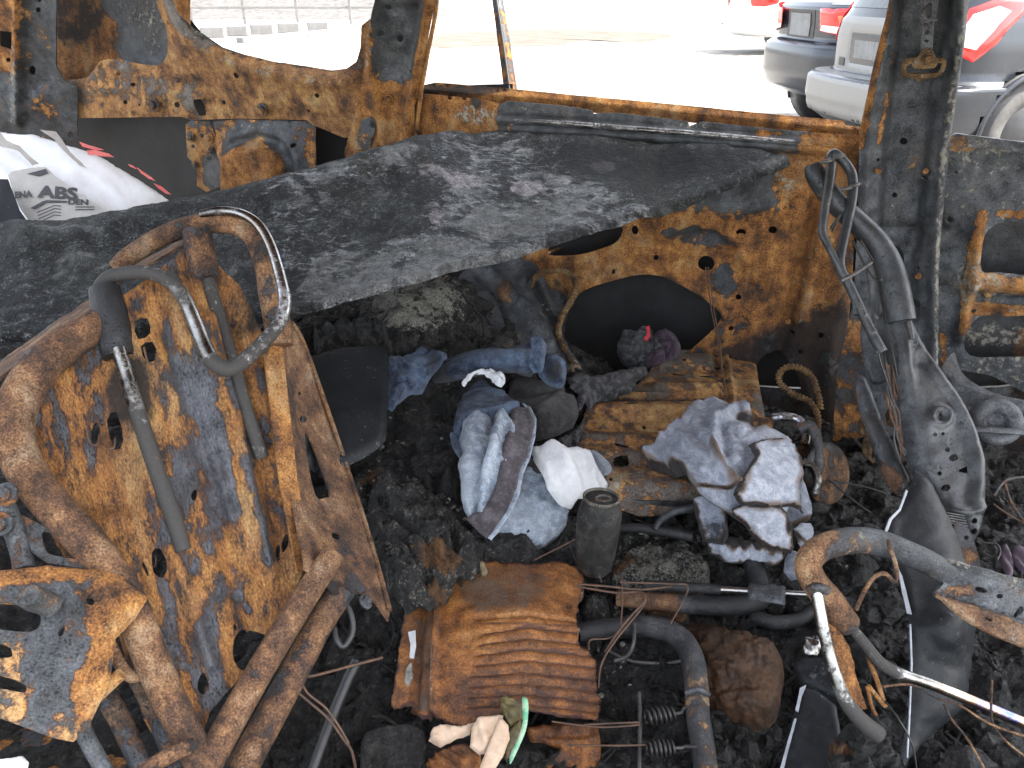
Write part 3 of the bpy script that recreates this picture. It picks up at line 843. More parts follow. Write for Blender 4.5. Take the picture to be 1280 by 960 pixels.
# ------------------------------------------------------------------ parked cars
def make_car(name, label, corner, az, W, L, prof, paintm, lights, extras, roof, wheel_r, wheel_x, bulge=.07, rc=.30):
    h = np.array([math.sin(az), math.cos(az), 0]); l = np.array([-h[1], h[0], 0])
    C0 = np.array([corner[0], corner[1], 0]) + l * W / 2
    t = thing(name, label, 'car', C0 + h * L * .5, 'cars parked in the yard')
    zs = np.array([p[0] for p in prof]); xr = np.array([p[1] for p in prof]); hw = np.array([p[2] for p in prof]); xf = np.array([p[3] for p in prof])
    def surf(s, lev, off=0.0):
        """s: metres from the rear centre along the plan outline, lev: index (float) in the profile"""
        s = np.asarray(s, float); lev = np.asarray(lev, float)
        i = np.arange(len(zs))
        z = np.interp(lev, i, zs); X = np.interp(lev, i, xr); Wd = np.interp(lev, i, hw)
        a = np.abs(s); sg = np.sign(s); r = np.minimum(rc, Wd * .6)
        st_ = Wd - r
        th = np.clip((a - st_) / r, 0, math.pi / 2)
        y = np.where(a < st_, a, st_ + r * np.sin(th))
        x = X + np.where(a < st_, 0, r * (1 - np.cos(th))) + bulge * (y / Wd) ** 2
        x = x + np.clip(a - st_ - r * math.pi / 2, 0, None)
        nx = np.where(a < st_, -1, -np.cos(th)); ny = np.where(a < st_, 0, np.sin(th))
        x = x + nx * off; y = y + ny * off
        return C0 + x[..., None] * h + (y * sg)[..., None] * l + z[..., None] * np.array([0, 0, 1.])
    def lev_of(z):
        return np.interp(z, zs, np.arange(len(zs)))
    def mp(off):
        return lambda a, b: surf(np.asarray(a) / 100.0, lev_of(np.asarray(b) / 100.0), off)
    # hull
    levs = np.arange(0, len(zs) - .99, .25)
    n = 120
    V = []
    for lv in levs:
        X = np.interp(lv, np.arange(len(zs)), xr); Wd = np.interp(lv, np.arange(len(zs)), hw); Xf = np.interp(lv, np.arange(len(zs)), xf)
        r = min(rc, Wd * .6); half = Wd - r + r * math.pi / 2 + (Xf - X - r - bulge)
        ss_ = np.linspace(-half, half, n)
        V.append(surf(ss_, np.full(n, lv)))
    V = np.concatenate(V); m = len(levs)
    Fc = [(i * n + k, i * n + (k + 1) % n, (i + 1) * n + (k + 1) % n, (i + 1) * n + k) for i in range(m - 1) for k in range(n)]
    wc = C0 + h * wheel_x[0] - l * (W / 2 - .10) + np.array([0, 0, wheel_r])
    cen = np.array([V[list(f)].mean(0) for f in Fc]); keep = []
    for f, c in zip(Fc, cen):
        dx = (c - C0) @ h; 
        hit = any((dx - wx) ** 2 + (c[2] - wheel_r) ** 2 < (wheel_r + .07) ** 2 for wx in wheel_x) and abs((c - C0) @ l) > W / 2 - .25
        if not hit: keep.append(f)
    keep.append(tuple((m - 1) * n + k for k in range(n)))
    mkobj('body', V, keep, paintm, t)
    for wx in wheel_x:
        for sg in (-1, 1):
            c = C0 + h * wx + l * sg * (W / 2 - .12) + np.array([0, 0, wheel_r])
            ax = l * sg
            lip = [c + ax * .10 + (wheel_r + .065) * (math.cos(a) * h + math.sin(a) * np.array([0, 0, 1.])) for a in np.linspace(-.35, math.pi + .35, 30)]
            tube_w('arch_lip', lip, .022, paintm, t, 8, sub=1, flat=1)
            lathe('wheel_well', [(wheel_r + .07, .09), (wheel_r + .07, -.2), (.05, -.21)], c, ax, M['trim'], t, 28)
            wl = lathe('wheel', [(wheel_r * .5, -.1), (wheel_r * .9, -.11), (wheel_r, -.07), (wheel_r, .05), (wheel_r * .93, .09), (wheel_r * .68, .10), (wheel_r * .66, .06), (wheel_r * .5, .05)], c, ax, M['rubber'], t, 36)
            lathe('rim', [(wheel_r * .64, .04), (wheel_r * .66, .085), (wheel_r * .6, .075), (wheel_r * .55, .03), (wheel_r * .2, .05), (wheel_r * .17, .075), (.02, .08)], c, ax, M['rim'], wl, 28)
    for (nm, poly, m_, off, fe) in lights + extras:
        sheet(nm, poly, mp(off), m_, t, step=3, feats=fe, th=.004, base=(0, 0, 0), smooth=0)
    return t, surf, mp, C0, h, l

ED = lambda w_, h_: [('edge', w_, -h_)]
# dark sedan: z, rear offset, half width, front
sed = [(.36, .16, .78, 4.2), (.42, .05, .86, 4.35), (.55, .0, .89, 4.4), (.74, .0, .90, 4.4), (.80, .015, .90, 4.4), (.83, .06, .90, 4.4), (.85, .12, .89, 4.35), (1.0, .12, .89, 4.2), (1.13, .10, .88, 3.6), (1.18, .16, .84, 3.3), (1.22, .42, .76, 3.05), (1.38, .78, .68, 2.75), (1.52, 1.2, .58, 2.3), (1.56, 1.6, .45, 2.0)]
make_car('parked_car', 'dusty dark grey sedan with red tail light and blank rear plate, behind the silver car', (2.80, 7.3), R(82), 1.8, 4.4, sed, M['paint_dark'],
    [('tail_light', [(-36, 94), (-34, 112), (-62, 115), (-92, 115), (-120, 112), (-116, 104), (-100, 92), (-84, 87), (-72, 90)], M['taillight'], .022, ED(4, .02)),
     ('tail_light', [(36, 94), (34, 112), (62, 115), (92, 115), (120, 112), (116, 104), (100, 92), (84, 87), (72, 90)], M['taillight'], .022, ED(4, .02)),
     ('reverse_lens', [(-40, 94.5), (-42, 99), (-72, 98), (-96, 97), (-86, 88.5), (-72, 91.5)], M['lens_white'], .030, ED(3, .006)),
     ('indicator_lens', [(-60, 107), (-84, 108), (-88, 101), (-62, 101)], M['taillight_orange'], .030, ED(3, .006))],
    [('number_plate', [(-20, 88.5), (-20, 108), (20, 108), (20, 88.5)], M['plate'], .012, []),
     ('plate_recess', [(-27, 87), (-26, 111), (26, 111), (27, 87)], M['trim'], .004, []),
     ('badge', [(-44, 116), (-44, 118), (-64, 118), (-64, 116)], M['plate'], .004, []),
     ('rear_window', [(-58, 1.24e2), (-50, 1.46e2), (50, 1.46e2), (58, 1.24e2)], M['glass'], .006, [])], 1.56, .34, (.95, 3.55), .10, .42)
# silver-grey off-roader: bumper ledge, tailgate, light at the corner
suv = [(.30, .14, .80, 4.3), (.38, .03, .88, 4.45), (.50, .0, .90, 4.5), (.64, .0, .905, 4.5), (.665, .012, .905, 4.5), (.68, .05, .90, 4.5), (.69, .17, .84, 4.45), (.72, .19, .82, 4.4), (.95, .17, .81, 4.2), (1.08, .18, .79, 3.6), (1.12, .20, .775, 3.3), (1.45, .34, .68, 2.9), (1.62, .55, .58, 2.5), (1.68, .9, .5, 2.2)]
t_suv, sf, mpx, C0s, hs, ls = make_car('parked_car', 'dusty silver grey off-roader right beside the burnt car, its wheel seen past the pillar', (2.74, 5.5), R(80), 1.82, 4.5, suv, M['paint_silver_shaded'],
    [('tail_light', [(-84, 84), (-72, 90), (-70, 118), (-84, 126), (-106, 124), (-105, 112), (-96, 96)], M['taillight'], .022, ED(4, .02)),
     ('tail_light', [(84, 84), (72, 90), (70, 118), (84, 126), (106, 124), (105, 112), (96, 96)], M['taillight'], .022, ED(4, .02)),
     ('reverse_lens', [(-84, 92), (-76, 94), (-74, 114), (-84, 119), (-93, 116), (-90, 104)], M['lens_white'], .034, ED(3, .006))],
    [('tailgate', [(-64, 70.5), (-64, 110), (66, 110), (66, 70.5)], M['paint_silver'], .012, ED(3, .01) + [('plat', [(-30, 76), (-30, 98), (30, 98), (30, 76)], 2.5, -.03)]),
     ('bumper', [(-62, 36), (-66, 66), (-58, 68), (60, 68), (104, 66), (92, 36)], M['paint_silver'], .010, ED(3, .006) + [('ridge', [(-95, 46), (95, 46)], 1.5, -.006)]),
     ('bumper_step', [(-86, 68.05), (-84, 68.95), (84, 68.95), (86, 68.05)], M['paint_silver'], .008, []),
     ('number_plate', [(-24, 80), (-24, 93), (24, 93), (24, 80)], M['plate'], .0, []),
     ('reflector', [(36, 73), (36, 79), (46, 79), (46, 73)], M['trim'], .018, []),
     ('rear_window', [(-66, 1.16e2), (-60, 1.44e2), (60, 1.44e2), (66, 1.16e2)], M['glass'], .006, [])], 1.68, .36, (.98, 3.6), .12, .32)
make_car('parked_car', 'white car farthest away, only its red light and rear corner in view', (4.95, 17.6), R(78), 1.75, 4.4, sed, M['paint_white'],
    [('tail_light', [(-52, 95), (-46, 107), (-70, 113), (-112, 113), (-104, 100), (-80, 94)], M['taillight'], .022, ED(4, .02)),
     ('tail_light', [(52, 95), (46, 107), (70, 113), (112, 113), (104, 100), (80, 94)], M['taillight'], .022, ED(4, .02))],
    [('reflector', [(44, 56), (44, 59), (70, 59), (70, 56)], M['trim'], .008, []),
     ('rear_window', [(-58, 1.24e2), (-50, 1.46e2), (50, 1.46e2), (58, 1.24e2)], M['glass'], .006, [])], 1.56, .34, (1.7, 3.55), .10, .42)

# ------------------------------------------------------------------ the burnt car: shell
CAR = thing('burnt_car', 'shell of a burnt out car, rusty and sooty inner panels round bare pillars', 'car wreck', (0.2, 1.2, 0.0))
mb, mg = M['burnt'], M['grey']

# -- rear door: inner panel
speaker = [(724, 367), (753, 353), (788, 345), (812, 341), (832, 346), (853, 355), (877, 371), (894, 381), (902, 392), (893, 410), (867, 434), (845, 452), (790, 462), (740, 466), (715, 444), (708, 404)]
vslot = [(684, 318), (700, 296), (732, 286), (778, 280), (772, 301), (752, 311), (720, 319)]
door_o = [(640, 150), (760, 156), (860, 164), (985, 172), (1074, 177), (1071, 260), (1066, 360), (1058, 450), (1046, 560), (1000, 570), (880, 540), (760, 520), (690, 480), (668, 420), (655, 360), (645, 300), (640, 220)]
small = [ell(795, 286, 4.5, 6, n=10), ell(820, 322, 3.2, n=8), ell(882, 331, 10.5, 9.5, n=16), ell(966, 287, 5.5, 4.5, n=10), ell(926, 290, 6, 4, n=10), ell(923, 371, 3.6, n=8), ell(914, 410, 3.3, n=8),
         ell(990, 417, 4, 2.2, n=8), ell(1026, 419, 3.6, n=8), ell(905, 236, 2.6, 2.2, n=8), ell(1000, 440, 2.8, n=8), ell(862, 470, 3, n=8), ell(768, 338, 2.6, n=8)]
loud = ell(970, 487, 31, 47, -8, 26)
DOOR = sheet('rear_door', door_o, wall(0), mb, CAR, [crom(speaker, 3), crom(vslot, 3), loud] + small, step=5.5, hstep=3, th=.0016, hs=1.7,
    feats=[('ridge', [(700, 395), (724, 360), (788, 336), (832, 338), (880, 365), (908, 388)], 7, .012), ('ridge', [(908, 388), (900, 420), (850, 462)], 7, .010),
           ('ridge', [(1024, 235), (1008, 300), (990, 380), (975, 440)], 9, -.016), ('ridge', [(1038, 225), (1020, 310), (1004, 400)], 7, .012),
           ('rim', 882, 331, 15, 5, .006), ('rim', 926, 290, 11, 4, .007), ('rim', 966, 287, 9, 3, .004), ('rim', 970, 487, 40, 6, .008),
           ('plat', [(690, 200), (960, 205), (975, 262), (900, 275), (830, 305), (700, 270)], 10, .010), ('plat', [(822, 300), (870, 285), (915, 300), (935, 340), (915, 362), (880, 372), (850, 345), (828, 342)], 7, -.010),
           ('ridge', [(905, 290), (928, 318), (922, 350), (895, 372)], 5, .008), ('plat', [(700, 372), (668, 352), (655, 420), (700, 470), (716, 440)], 8, .016),
           ('plat', [(985, 330), (1050, 330), (1046, 400), (980, 400)], 12, -.006), ('bump', 950, 356, 9, 9, -.009), ('bump', 1016, 325, 8, 8, -.006), ('noise', 60, .004, 2), ('noise', 14, .0010, 5),
           ('ridge', [(640, 158), (760, 165), (985, 181), (1074, 185)], 9, .022), ('fn', lambda q: -.03 * sstep(q[:, 0], 1030, 1072))],
    paint=[('r', ('p', [(780, 255), (860, 262), (905, 300), (990, 280), (1040, 200), (1075, 230), (1060, 400), (985, 420), (930, 400), (900, 370), (840, 330), (690, 345), (660, 330), (720, 300)]), .95, 22),
           ('r', ('p', [(640, 190), (960, 195), (975, 262), (900, 262), (800, 262), (700, 262)]), .12, 16), ('r', ('p', [(640, 150), (1000, 160), (1000, 192), (640, 180)]), .12, 8),
           ('r', ('p', [(1000, 172), (1075, 176), (1072, 330), (1030, 330), (1010, 230)]), .92, 14), ('r', ('b', 855, 287, 26, 14), .08, .4), ('r', ('b', 880, 300, 40, 12), .25, .5), ('r', ('b', 905, 350, 18, 26), .35, .5),
           ('r', ('b', 838, 274, 42, 8), .95, .4), ('s', ('p', [(905, 425), (960, 402), (1030, 385), (1075, 370), (1060, 580), (900, 560), (850, 480)]), .78, 26), ('s', ('b', 690, 400, 40, 60), .55, .5),
           ('a', ('b', 935, 195, 20, 8), .7, .5), ('a', ('l', [(945, 205), (985, 232)], 9), .85, .5), ('a', ('l', [(1030, 270), (1008, 330), (1000, 400)], 8), .62, .6), ('a', ('l', [(640, 172), (850, 186), (990, 192)], 4), .7, .5),
           ('a', ('p', [(830, 200), (960, 200), (960, 250), (860, 250)]), .34, 20), ('a', ('b', 905, 358, 12, 16), .6, .5), ('r', ('p', [(668, 345), (716, 372), (716, 440), (690, 470), (655, 420)]), .2, 10)],
    base=(.72, .08, .12))
for (x, y, r) in ((950, 356, 5.5), (1016, 326, 5), (926, 296, 5), (985, 402, 3.5), (1035, 350, 3), (895, 455, 3), (1040, 300, 3.5)):
    bolt(wall(-.004), x, y, r, DOOR, mb, (.75, .1, .15))
sheet('door_outer_skin', [(630, 175), (1076, 185), (1072, 600), (640, 540)], wall(.11), M['outer_skin'], DOOR, step=30, feats=[('noise', 80, .006, 3)], base=(0, 0, 0))
# curved ribs seen through the slot
for k, dy in enumerate((0, 9, 17)):
    tube('guide_rail', [(684, 316 - dy, 2.15), (712, 306 - dy, 2.16), (745, 298 - dy, 2.14), (790, 292 - dy, 2.12)], 7, M['conduit'], DOOR, 8, base=(.8, .2, .3), flat=.5)
# left flank of the door frame below the sagging panel
tube('door_edge_rim', [(672, 350, 2.03), (678, 380, 2.02), (690, 420, 2.0), (712, 455, 1.97), (735, 468, 1.95)], 22, mb, DOOR, 12, base=(.35, .45, .3), flat=.7)
# -- top of the rear door: inner flange with a shiny rail, outer rusty lip
sheet('window_flange', [(519, 116), (548, 119), (600, 124), (628, 130), (634, 126), (700, 132), (740, 138), (742, 142), (770, 141), (838, 149), (860, 152), (862, 157), (878, 152), (985, 163), (1076, 170), (1075, 184), (985, 183), (860, 176), (760, 168), (640, 162), (560, 176), (519, 182)],
    wall(-.012), mb, DOOR, [ell(562, 121.5, 3.2, n=8), ell(580, 122.5, 3.2, n=8)], step=4.5, hstep=2.2, th=.002,
    feats=[('ridge', [(625, 148), (700, 153), (760, 158), (840, 164), (985, 177), (1040, 179)], 5, .030), ('noise', 25, .002, 1)],
    paint=[('r', ('p', [(510, 110), (622, 112), (622, 190), (510, 190)]), .8, 8), ('r', ('b', 1050, 176, 50, 14), .95, .4), ('a', ('b', 592, 142, 30, 16), .85, .6), ('a', ('l', [(630, 134), (860, 156), (990, 168)], 4), .5, .6), ('a', ('b', 875, 156, 26, 6), .8, .5), ('r', ('b', 960, 166, 22, 5), .8, .5)],
    base=(.05, .05, .1))
sheet('window_lip', [(520, 108), (545, 103), (640, 111), (720, 119), (840, 130), (960, 142), (1056, 151), (1056, 156), (1074, 158), (1074, 172), (900, 157), (720, 139), (600, 126), (520, 118)],
    wall(.085), mb, DOOR, step=5, th=.004, feats=[('ridge', [(520, 112), (720, 127), (1074, 163)], 4, .008), ('noise', 20, .002, 4)], paint=[('s', ('b', 560, 112, 80, 9), .75, .5), ('a', ('b', 760, 134, 60, 5), .4, .6)], base=(.9, .05, .1))
tube('window_rail', [Wp(626, 149, -.030), Wp(700, 153.5, -.034), Wp(760, 158.5, -.034), Wp(840, 164.5, -.034), Wp(920, 171, -.032), Wp(990, 177.5, -.028), Wp(1036, 180, -.02)], [4, 9, 10, 10, 9, 8, 4], M['chrome'], DOOR, 10, base=(.05, .46, .1), flat=.7, nz=.05)  # chrome-like tube added along the flange ridge to catch a highlight
tube('divider_bar', [(612, -60, 2.1), (622, 0, 2.06), (631, 60, 2.05), (640, 126, 2.04)], [13, 14, 16, 17], mb, DOOR, 4, base=(.35, .2, .4), flat=.5, along=[(0, (.1, .2, .4)), (1, (.7, .1, .3))])
tube('divider_groove', [(611, -60, 2.09), (621, 0, 2.05), (630, 60, 2.04), (639, 126, 2.03)], [3, 3, 3, 3], M['trim'], DOOR, 4)

# -- rear door pillar (between door window and quarter window)
qp = wall(.02)
cp = depths([Wp(455, -120, -.12), Wp(545, -120, -.12), Wp(460, 20, -.07), Wp(540, 20, -.07), Wp(470, 110, -.03), Wp(525, 110, -.03), Wp(470, 200, -.015), Wp(520, 200, -.015)])
sheet('pillar', [(460, -130), (550, -130), (546, 0), (536, 50), (526, 112), (520, 130), (518, 190), (500, 210), (440, 230), (430, 190), (445, 140), (452, 100), (462, 60), (470, 0)],
    cp, mb, CAR, [ell(484, 10, 4, n=10), ell(475, 43, 3.6, 4, n=10), ell(498, 50, 4, n=10), ell(512, 90, 2.2, n=8)], step=5, hstep=2.5, th=.003,
    feats=[('ridge', [(463, -100), (463, 30), (464, 78), (478, 150), (490, 190)], 6, .022), ('ridge', [(540, 0), (528, 60), (516, 115), (508, 180)], 6, .020), ('rim', 498, 50, 9, 3.5, .006), ('plat', [(474, 8), (528, 8), (512, 92), (474, 92)], 6, -.010), ('noise', 30, .003, 8)],
    paint=[('r', ('p', [(468, -130), (540, -130), (520, 95), (500, 105), (475, 100), (466, 60)]), .03, 8), ('r', ('l', [(544, -20), (534, 60), (520, 140)], 8), .85, .5), ('a', ('b', 488, 62, 18, 16), .62, .6), ('a', ('b', 495, 35, 12, 8), .7, .5), ('a', ('l', [(464, 10), (463, 80)], 4), .8, .5), ('a', ('l', [(516, 60), (510, 100)], 5), .5, .5)],
    base=(.85, .05, .1))
bolt(lift(cp, .006), 486, 124, 6, CAR, mb, (.8, .1, .2))
tube('seal_channel', [Wp(551, -130, -.12), Wp(546, 0, -.08), Wp(536, 60, -.05), Wp(526, 118, -.03), Wp(520, 175, -.02)], 9, mb, CAR, 8, base=(.7, .3, .3), flat=.6)

# -- quarter panel with curved window opening
qo = [(62, -130), (218, -130), (226, -10), (236, 14), (255, 37), (282, 56), (312, 68), (345, 76), (385, 82), (420, 87), (436, 85), (446, 77), (451, 60), (452, 32), (462, 24), (470, 40), (470, 120), (462, 172), (430, 172), (392, 156), (385, 150), (300, 148), (240, 150), (232, 145), (97, 147), (97, 170), (60, 160)]
QP = sheet('quarter_panel', qo, qp, M['pan'], CAR,
    [crom([(74, -100), (150, -108), (190, -60), (200, -10), (214, 30), (216, 52), (206, 76), (195, 82), (172, 79), (150, 74), (126, 76), (112, 96), (84, 98), (72, 84), (70, 20)], 2),
     ell(305, 93, 3.6, 4, n=10), ell(403, 118, 3, n=9), ell(389, 138, 2.2, n=8), ell(220, 28, 2.4, 3, n=8), [(246, 124), (255, 123), (258, 144), (249, 145)], ell(226, 130, 3.6, n=9), ell(161, 127, 3, n=8), ell(152, 92, 3, 2.5, n=8), ell(171, 105, 3.4, 2.4, n=8), ell(130, 81, 3, n=8), ell(280, 128, 3, n=8), ell(182, 130, 2, n=8)],
    step=5, hstep=2.5, th=.002, hs=1.25,
    feats=[('ridge', [(222, -10), (250, 46), (310, 82), (385, 97), (440, 100)], 13, .034), ('ridge', [(205, 10), (240, 70), (300, 106), (390, 122), (460, 128)], 20, .020), ('plat', [(84, 98), (112, 98), (128, 76), (170, 82), (230, 100), (262, 120), (238, 150), (96, 148)], 5, .012),
           ('ridge', [(84, 112), (160, 112), (232, 118)], 4, .008), ('bump', 192, 130, 14, 11, .016), ('bump', 328, 137, 13, 10, .016), ('ridge', [(361, 80), (362, 105), (384, 145)], 3, -.006), ('noise', 40, .004, 4), ('noise', 12, .0012, 6)],
    paint=[('r', ('l', [(80, 110), (160, 100), (240, 130)], 24), .55, .5), ('a', ('l', [(90, 115), (150, 120), (210, 105), (255, 110)], 16), .46, .6), ('a', ('l', [(345, 88), (400, 98), (450, 98)], 7), .75, .6), ('s', ('l', [(218, -20), (236, 12), (262, 44), (312, 69), (390, 84), (440, 86)], 4.5), .6, .6),
           ('a', ('l', [(224, 4), (252, 52), (310, 82), (390, 95), (442, 98)], 6), .66, .7), ('r', ('l', [(225, 5), (240, 30), (270, 52)], 9), .2, .6), ('a', ('l', [(218, 2), (236, 32), (256, 44)], 7), .6, .6), ('s', ('b', 240, 98, 28, 8), .62, .6)],  # pale band along the window curve is a painted highlight via the ash channel
    base=(.86, .03, .12))
for (x, y, r) in ((192, 131, 7), (328, 137, 6.5), (34, 128, 7.5), (72, 126, 7)):
    bolt(wall(-.012), x, y, r, QP, mb, (.5, .1, .35))
sheet('recess_skin', [(55, -130), (240, -130), (236, 110), (60, 110)], wall(.09), mb, QP, step=7, feats=[('noise', 30, .006, 2), ('bump', 100, 95, 60, 22, .03)],
    paint=[('r', ('p', [(126, -60), (186, -40), (216, 45), (205, 95), (165, 90), (146, 60), (150, 30), (128, 12)]), .0, 5), ('s', ('p', [(126, -60), (186, -40), (216, 45), (205, 95), (165, 90), (146, 60), (150, 30), (128, 12)]), .47, 6), ('a', ('p', [(130, -60), (186, -40), (214, 45), (190, 80), (146, 40)]), .55, 6), ('s', ('b', 95, 20, 40, 36), .62, .6)], base=(.8, .3, .15))
sheet('inner_skin', [(60, 120), (640, 105), (650, 420), (60, 420)], wall(.13), M['outer_skin'], CAR, step=25, feats=[('noise', 70, .008, 3)], base=(0, 0, 0))
# strut plate and pressed box below the bracket
SP = sheet('strut_plate', [(232, 156), (238, 151), (262, 152), (268, 172), (276, 186), (278, 232), (258, 240), (246, 232), (246, 208), (234, 196)], wall(.03), mb, CAR, [ell(241, 183, 2.6, n=8), ell(262, 198, 3, n=8), ell(252, 170, 3, n=8)], step=4, hstep=2, th=.004, feats=[('noise', 12, .003, 2)], paint=[('r', ('b', 268, 215, 14, 24), .1, .4)], base=(.55, .2, .3))
for (x, y, r) in ((238, 171, 5), (261, 172, 5.5), (262, 188, 4), (244, 206, 4)): bolt(wall(.022), x, y, r, SP, mb, (.4, .2, .35))
sheet('pressed_box', [(266, 152), (300, 149), (388, 152), (394, 160), (395, 215), (330, 260), (276, 250), (274, 190)], wall(.025), mb, CAR, [ell(369, 181, 3, n=8)], step=4.5, hstep=2.5, th=.002,
    feats=[('plat', [(282, 192), (300, 182), (330, 178), (352, 186), (360, 210), (350, 250), (284, 250)], 6, .045), ('ridge', [(278, 190), (292, 170), (325, 160), (352, 168), (372, 190), (378, 215)], 7, .016), ('noise', 16, .003, 3)],
    paint=[('r', ('p', [(280, 196), (300, 184), (330, 180), (356, 190), (362, 250), (280, 250)]), .9, 5), ('r', ('l', [(300, 165), (330, 162), (360, 178), (375, 205)], 9), .1, .5), ('a', ('b', 315, 212, 22, 18), .3, .6), ('a', ('l', [(290, 160), (320, 156), (345, 160)], 4), .7, .5)], base=(.45, .1, .2))
sheet('hinge_strap', [(452, 150), (462, 146), (470, 152), (468, 166), (462, 186), (442, 188), (446, 172)], lift(cp, .010), mb, CAR, [], step=3, th=.004, paint=[], base=(.3, .1, .45))
bolt(lift(cp, .016), 463, 155, 4, CAR, mb, (.3, .1, .4))

# -- tail end pillar
dp = depths([Wp(0, -120, -.14), Wp(70, -120, -.12), Wp(0, 170, -.10), Wp(75, 170, -.02), Wp(27, 60, -.09)])
sheet('pillar', [(-60, -130), (72, -130), (70, 40), (70, 84), (80, 100), (97, 108), (97, 172), (60, 190), (-60, 200)], dp, mb, CAR,
    [[(0, 38), (15, 40), (14, 62), (0, 58)], ell(10, 75, 3, n=8), ell(45, 14, 3.4, n=8), ell(38, 90, 4, 6, n=10), ell(46, 2, 2.6, n=8), ell(88, 168, 3, 4, n=8)], step=5.5, hstep=2.5, th=.003,
    feats=[('ridge', [(24, -130), (24, 150)], 5, .025), ('plat', [(28, -130), (66, -130), (66, 100), (28, 130)], 5, -.012), ('rim', 34, 128, 10, 3, .006), ('noise', 30, .004, 9)],
    paint=[('r', ('p', [(-60, -130), (22, -130), (22, 90), (-60, 90)]), .85, 5), ('r', ('l', [(23, -130), (23, 80)], 3), .95, .5), ('a', ('l', [(18, 60), (18, 150)], 8), .7, .5), ('a', ('p', [(28, 100), (96, 100), (96, 170), (40, 160)]), .3, 10), ('r', ('b', 62, 130, 26, 30), .4, .5)],
    base=(.2, .15, .25))

# -- front door pillar with belt anchor
bp = depths([Wp(1112, -130, -.13), Wp(1225, -130, -.13), Wp(1112, 0, -.08), Wp(1212, 0, -.08), Wp(1075, 165, -.03), Wp(1188, 165, -.03), Wp(1072, 300, -.035), Wp(1172, 300, -.035), Wp(1050, 470, -.07), Wp(1172, 470, -.07), Wp(1040, 590, -.10), Wp(1180, 590, -.10)])
BPILLAR = sheet('pillar', [(1120, -130), (1222, -130), (1212, 0), (1203, 70), (1188, 172), (1180, 250), (1173, 330), (1172, 480), (1175, 560), (1110, 600), (1040, 560), (1046, 470), (1066, 380), (1072, 290), (1074, 165), (1092, 80), (1112, 0)], bp, mb, CAR,
    [ell(1131, 181, 5, 4.4, n=12), ell(1120, 247, 3.4, n=9), crom([(1114, 314), (1124, 312), (1131, 322), (1131, 345), (1122, 350), (1114, 345)], 3), ell(1146, 381, 5, n=10), ell(1148, 336, 2.6, n=8), ell(1157, 224, 4, 2.4, n=8), ell(1122, 452, 3, n=8), ell(1098, 200, 2.4, n=8)], step=5, hstep=2.5, th=.002, hs=1.5,
    feats=[('plat', [(1136, -130), (1196, -130), (1186, 40), (1166, 120), (1156, 190), (1150, 260), (1146, 330), (1146, 400), (1096, 420), (1100, 290), (1108, 165), (1122, 60)], 7, -.022), ('ridge', [(1204, -60), (1200, 60), (1182, 170), (1172, 260), (1166, 340), (1166, 480)], 6, .014), ('ridge', [(1116, -60), (1108, 40), (1086, 150), (1080, 280)], 5, .010), ('ridge', [(1098, 289), (1156, 289)], 2.5, -.008),
           ('bump', 1133, 215, 7, 7, .006), ('ridge', [(1186, 70), (1164, 150), (1154, 220), (1148, 310)], 5, -.012), ('noise', 40, .003, 3), ('noise', 12, .0008, 5)],
    paint=[('r', ('l', [(1112, -60), (1108, 20), (1088, 110), (1076, 180)], 6), .85, .6), ('r', ('l', [(1128, 0), (1112, 100), (1098, 180)], 3), .6, .5), ('a', ('l', [(1202, 30), (1190, 120), (1176, 210), (1172, 330), (1172, 470)], 5.5), .85, .5), ('a', ('l', [(1112, 100), (1100, 200), (1090, 260)], 6), .46, .6), ('a', ('l', [(1108, 225), (1122, 285)], 4), .6, .5), ('r', ('p', [(1040, 400), (1095, 400), (1080, 600), (1030, 600)]), .6, 14), ('a', ('p', [(1044, 420), (1080, 400), (1070, 470), (1046, 500)]), .6, 8), ('a', ('b', 1108, 298, 14, 8), .6, .5), ('s', ('l', [(1180, -60), (1172, 60), (1160, 150)], 14), .5, .5)],
    base=(.06, .12, .12))
for (x, y, r) in ((1098, 213, 4.5), (1157, 214, 4), (1148, 345, 4.5), (1171, 393, 5), (1170, 330, 3.5)): bolt(lift(bp, .004), x, y, r, BPILLAR, mb, (.55, .1, .35))
# belt height slider
ap = lift(bp, .008)
sheet('belt_slider', [(1153, -60), (1176, -60), (1172, 26), (1168, 28), (1165, 76), (1150, 76), (1152, 30), (1150, 28)], ap, M['grey'], BPILLAR, [crom([(1158, 6), (1165, 4), (1164, 20), (1158, 22)], 2), ell(1159, 40, 3.4, n=9), ell(1158, 51, 3, 2, n=8)], step=4, hstep=2, th=.004, feats=[('noise', 10, .001, 1)], base=(.3, .45, .5))
ring_o = crom([(1127, 94), (1128, 80), (1134, 74), (1147, 72), (1152, 64), (1160, 61), (1167, 65), (1169, 72), (1181, 74), (1183, 82), (1178, 93), (1168, 98), (1152, 100), (1148, 104), (1143, 99), (1133, 98)], 3)
sheet('belt_anchor', ring_o, lift(bp, .022), M['conduit'], BPILLAR, [crom([(1133, 90), (1134, 82), (1140, 80), (1143, 86), (1168, 85), (1172, 79), (1177, 80), (1174, 89), (1166, 92), (1138, 92)], 2)], step=3, hstep=2, th=.006, feats=[('edge', 5, -.004)], base=(.75, .2, .55))
bolt(lift(bp, .026), 1161, 73, 8, BPILLAR, M['conduit'], (.6, .2, .5))

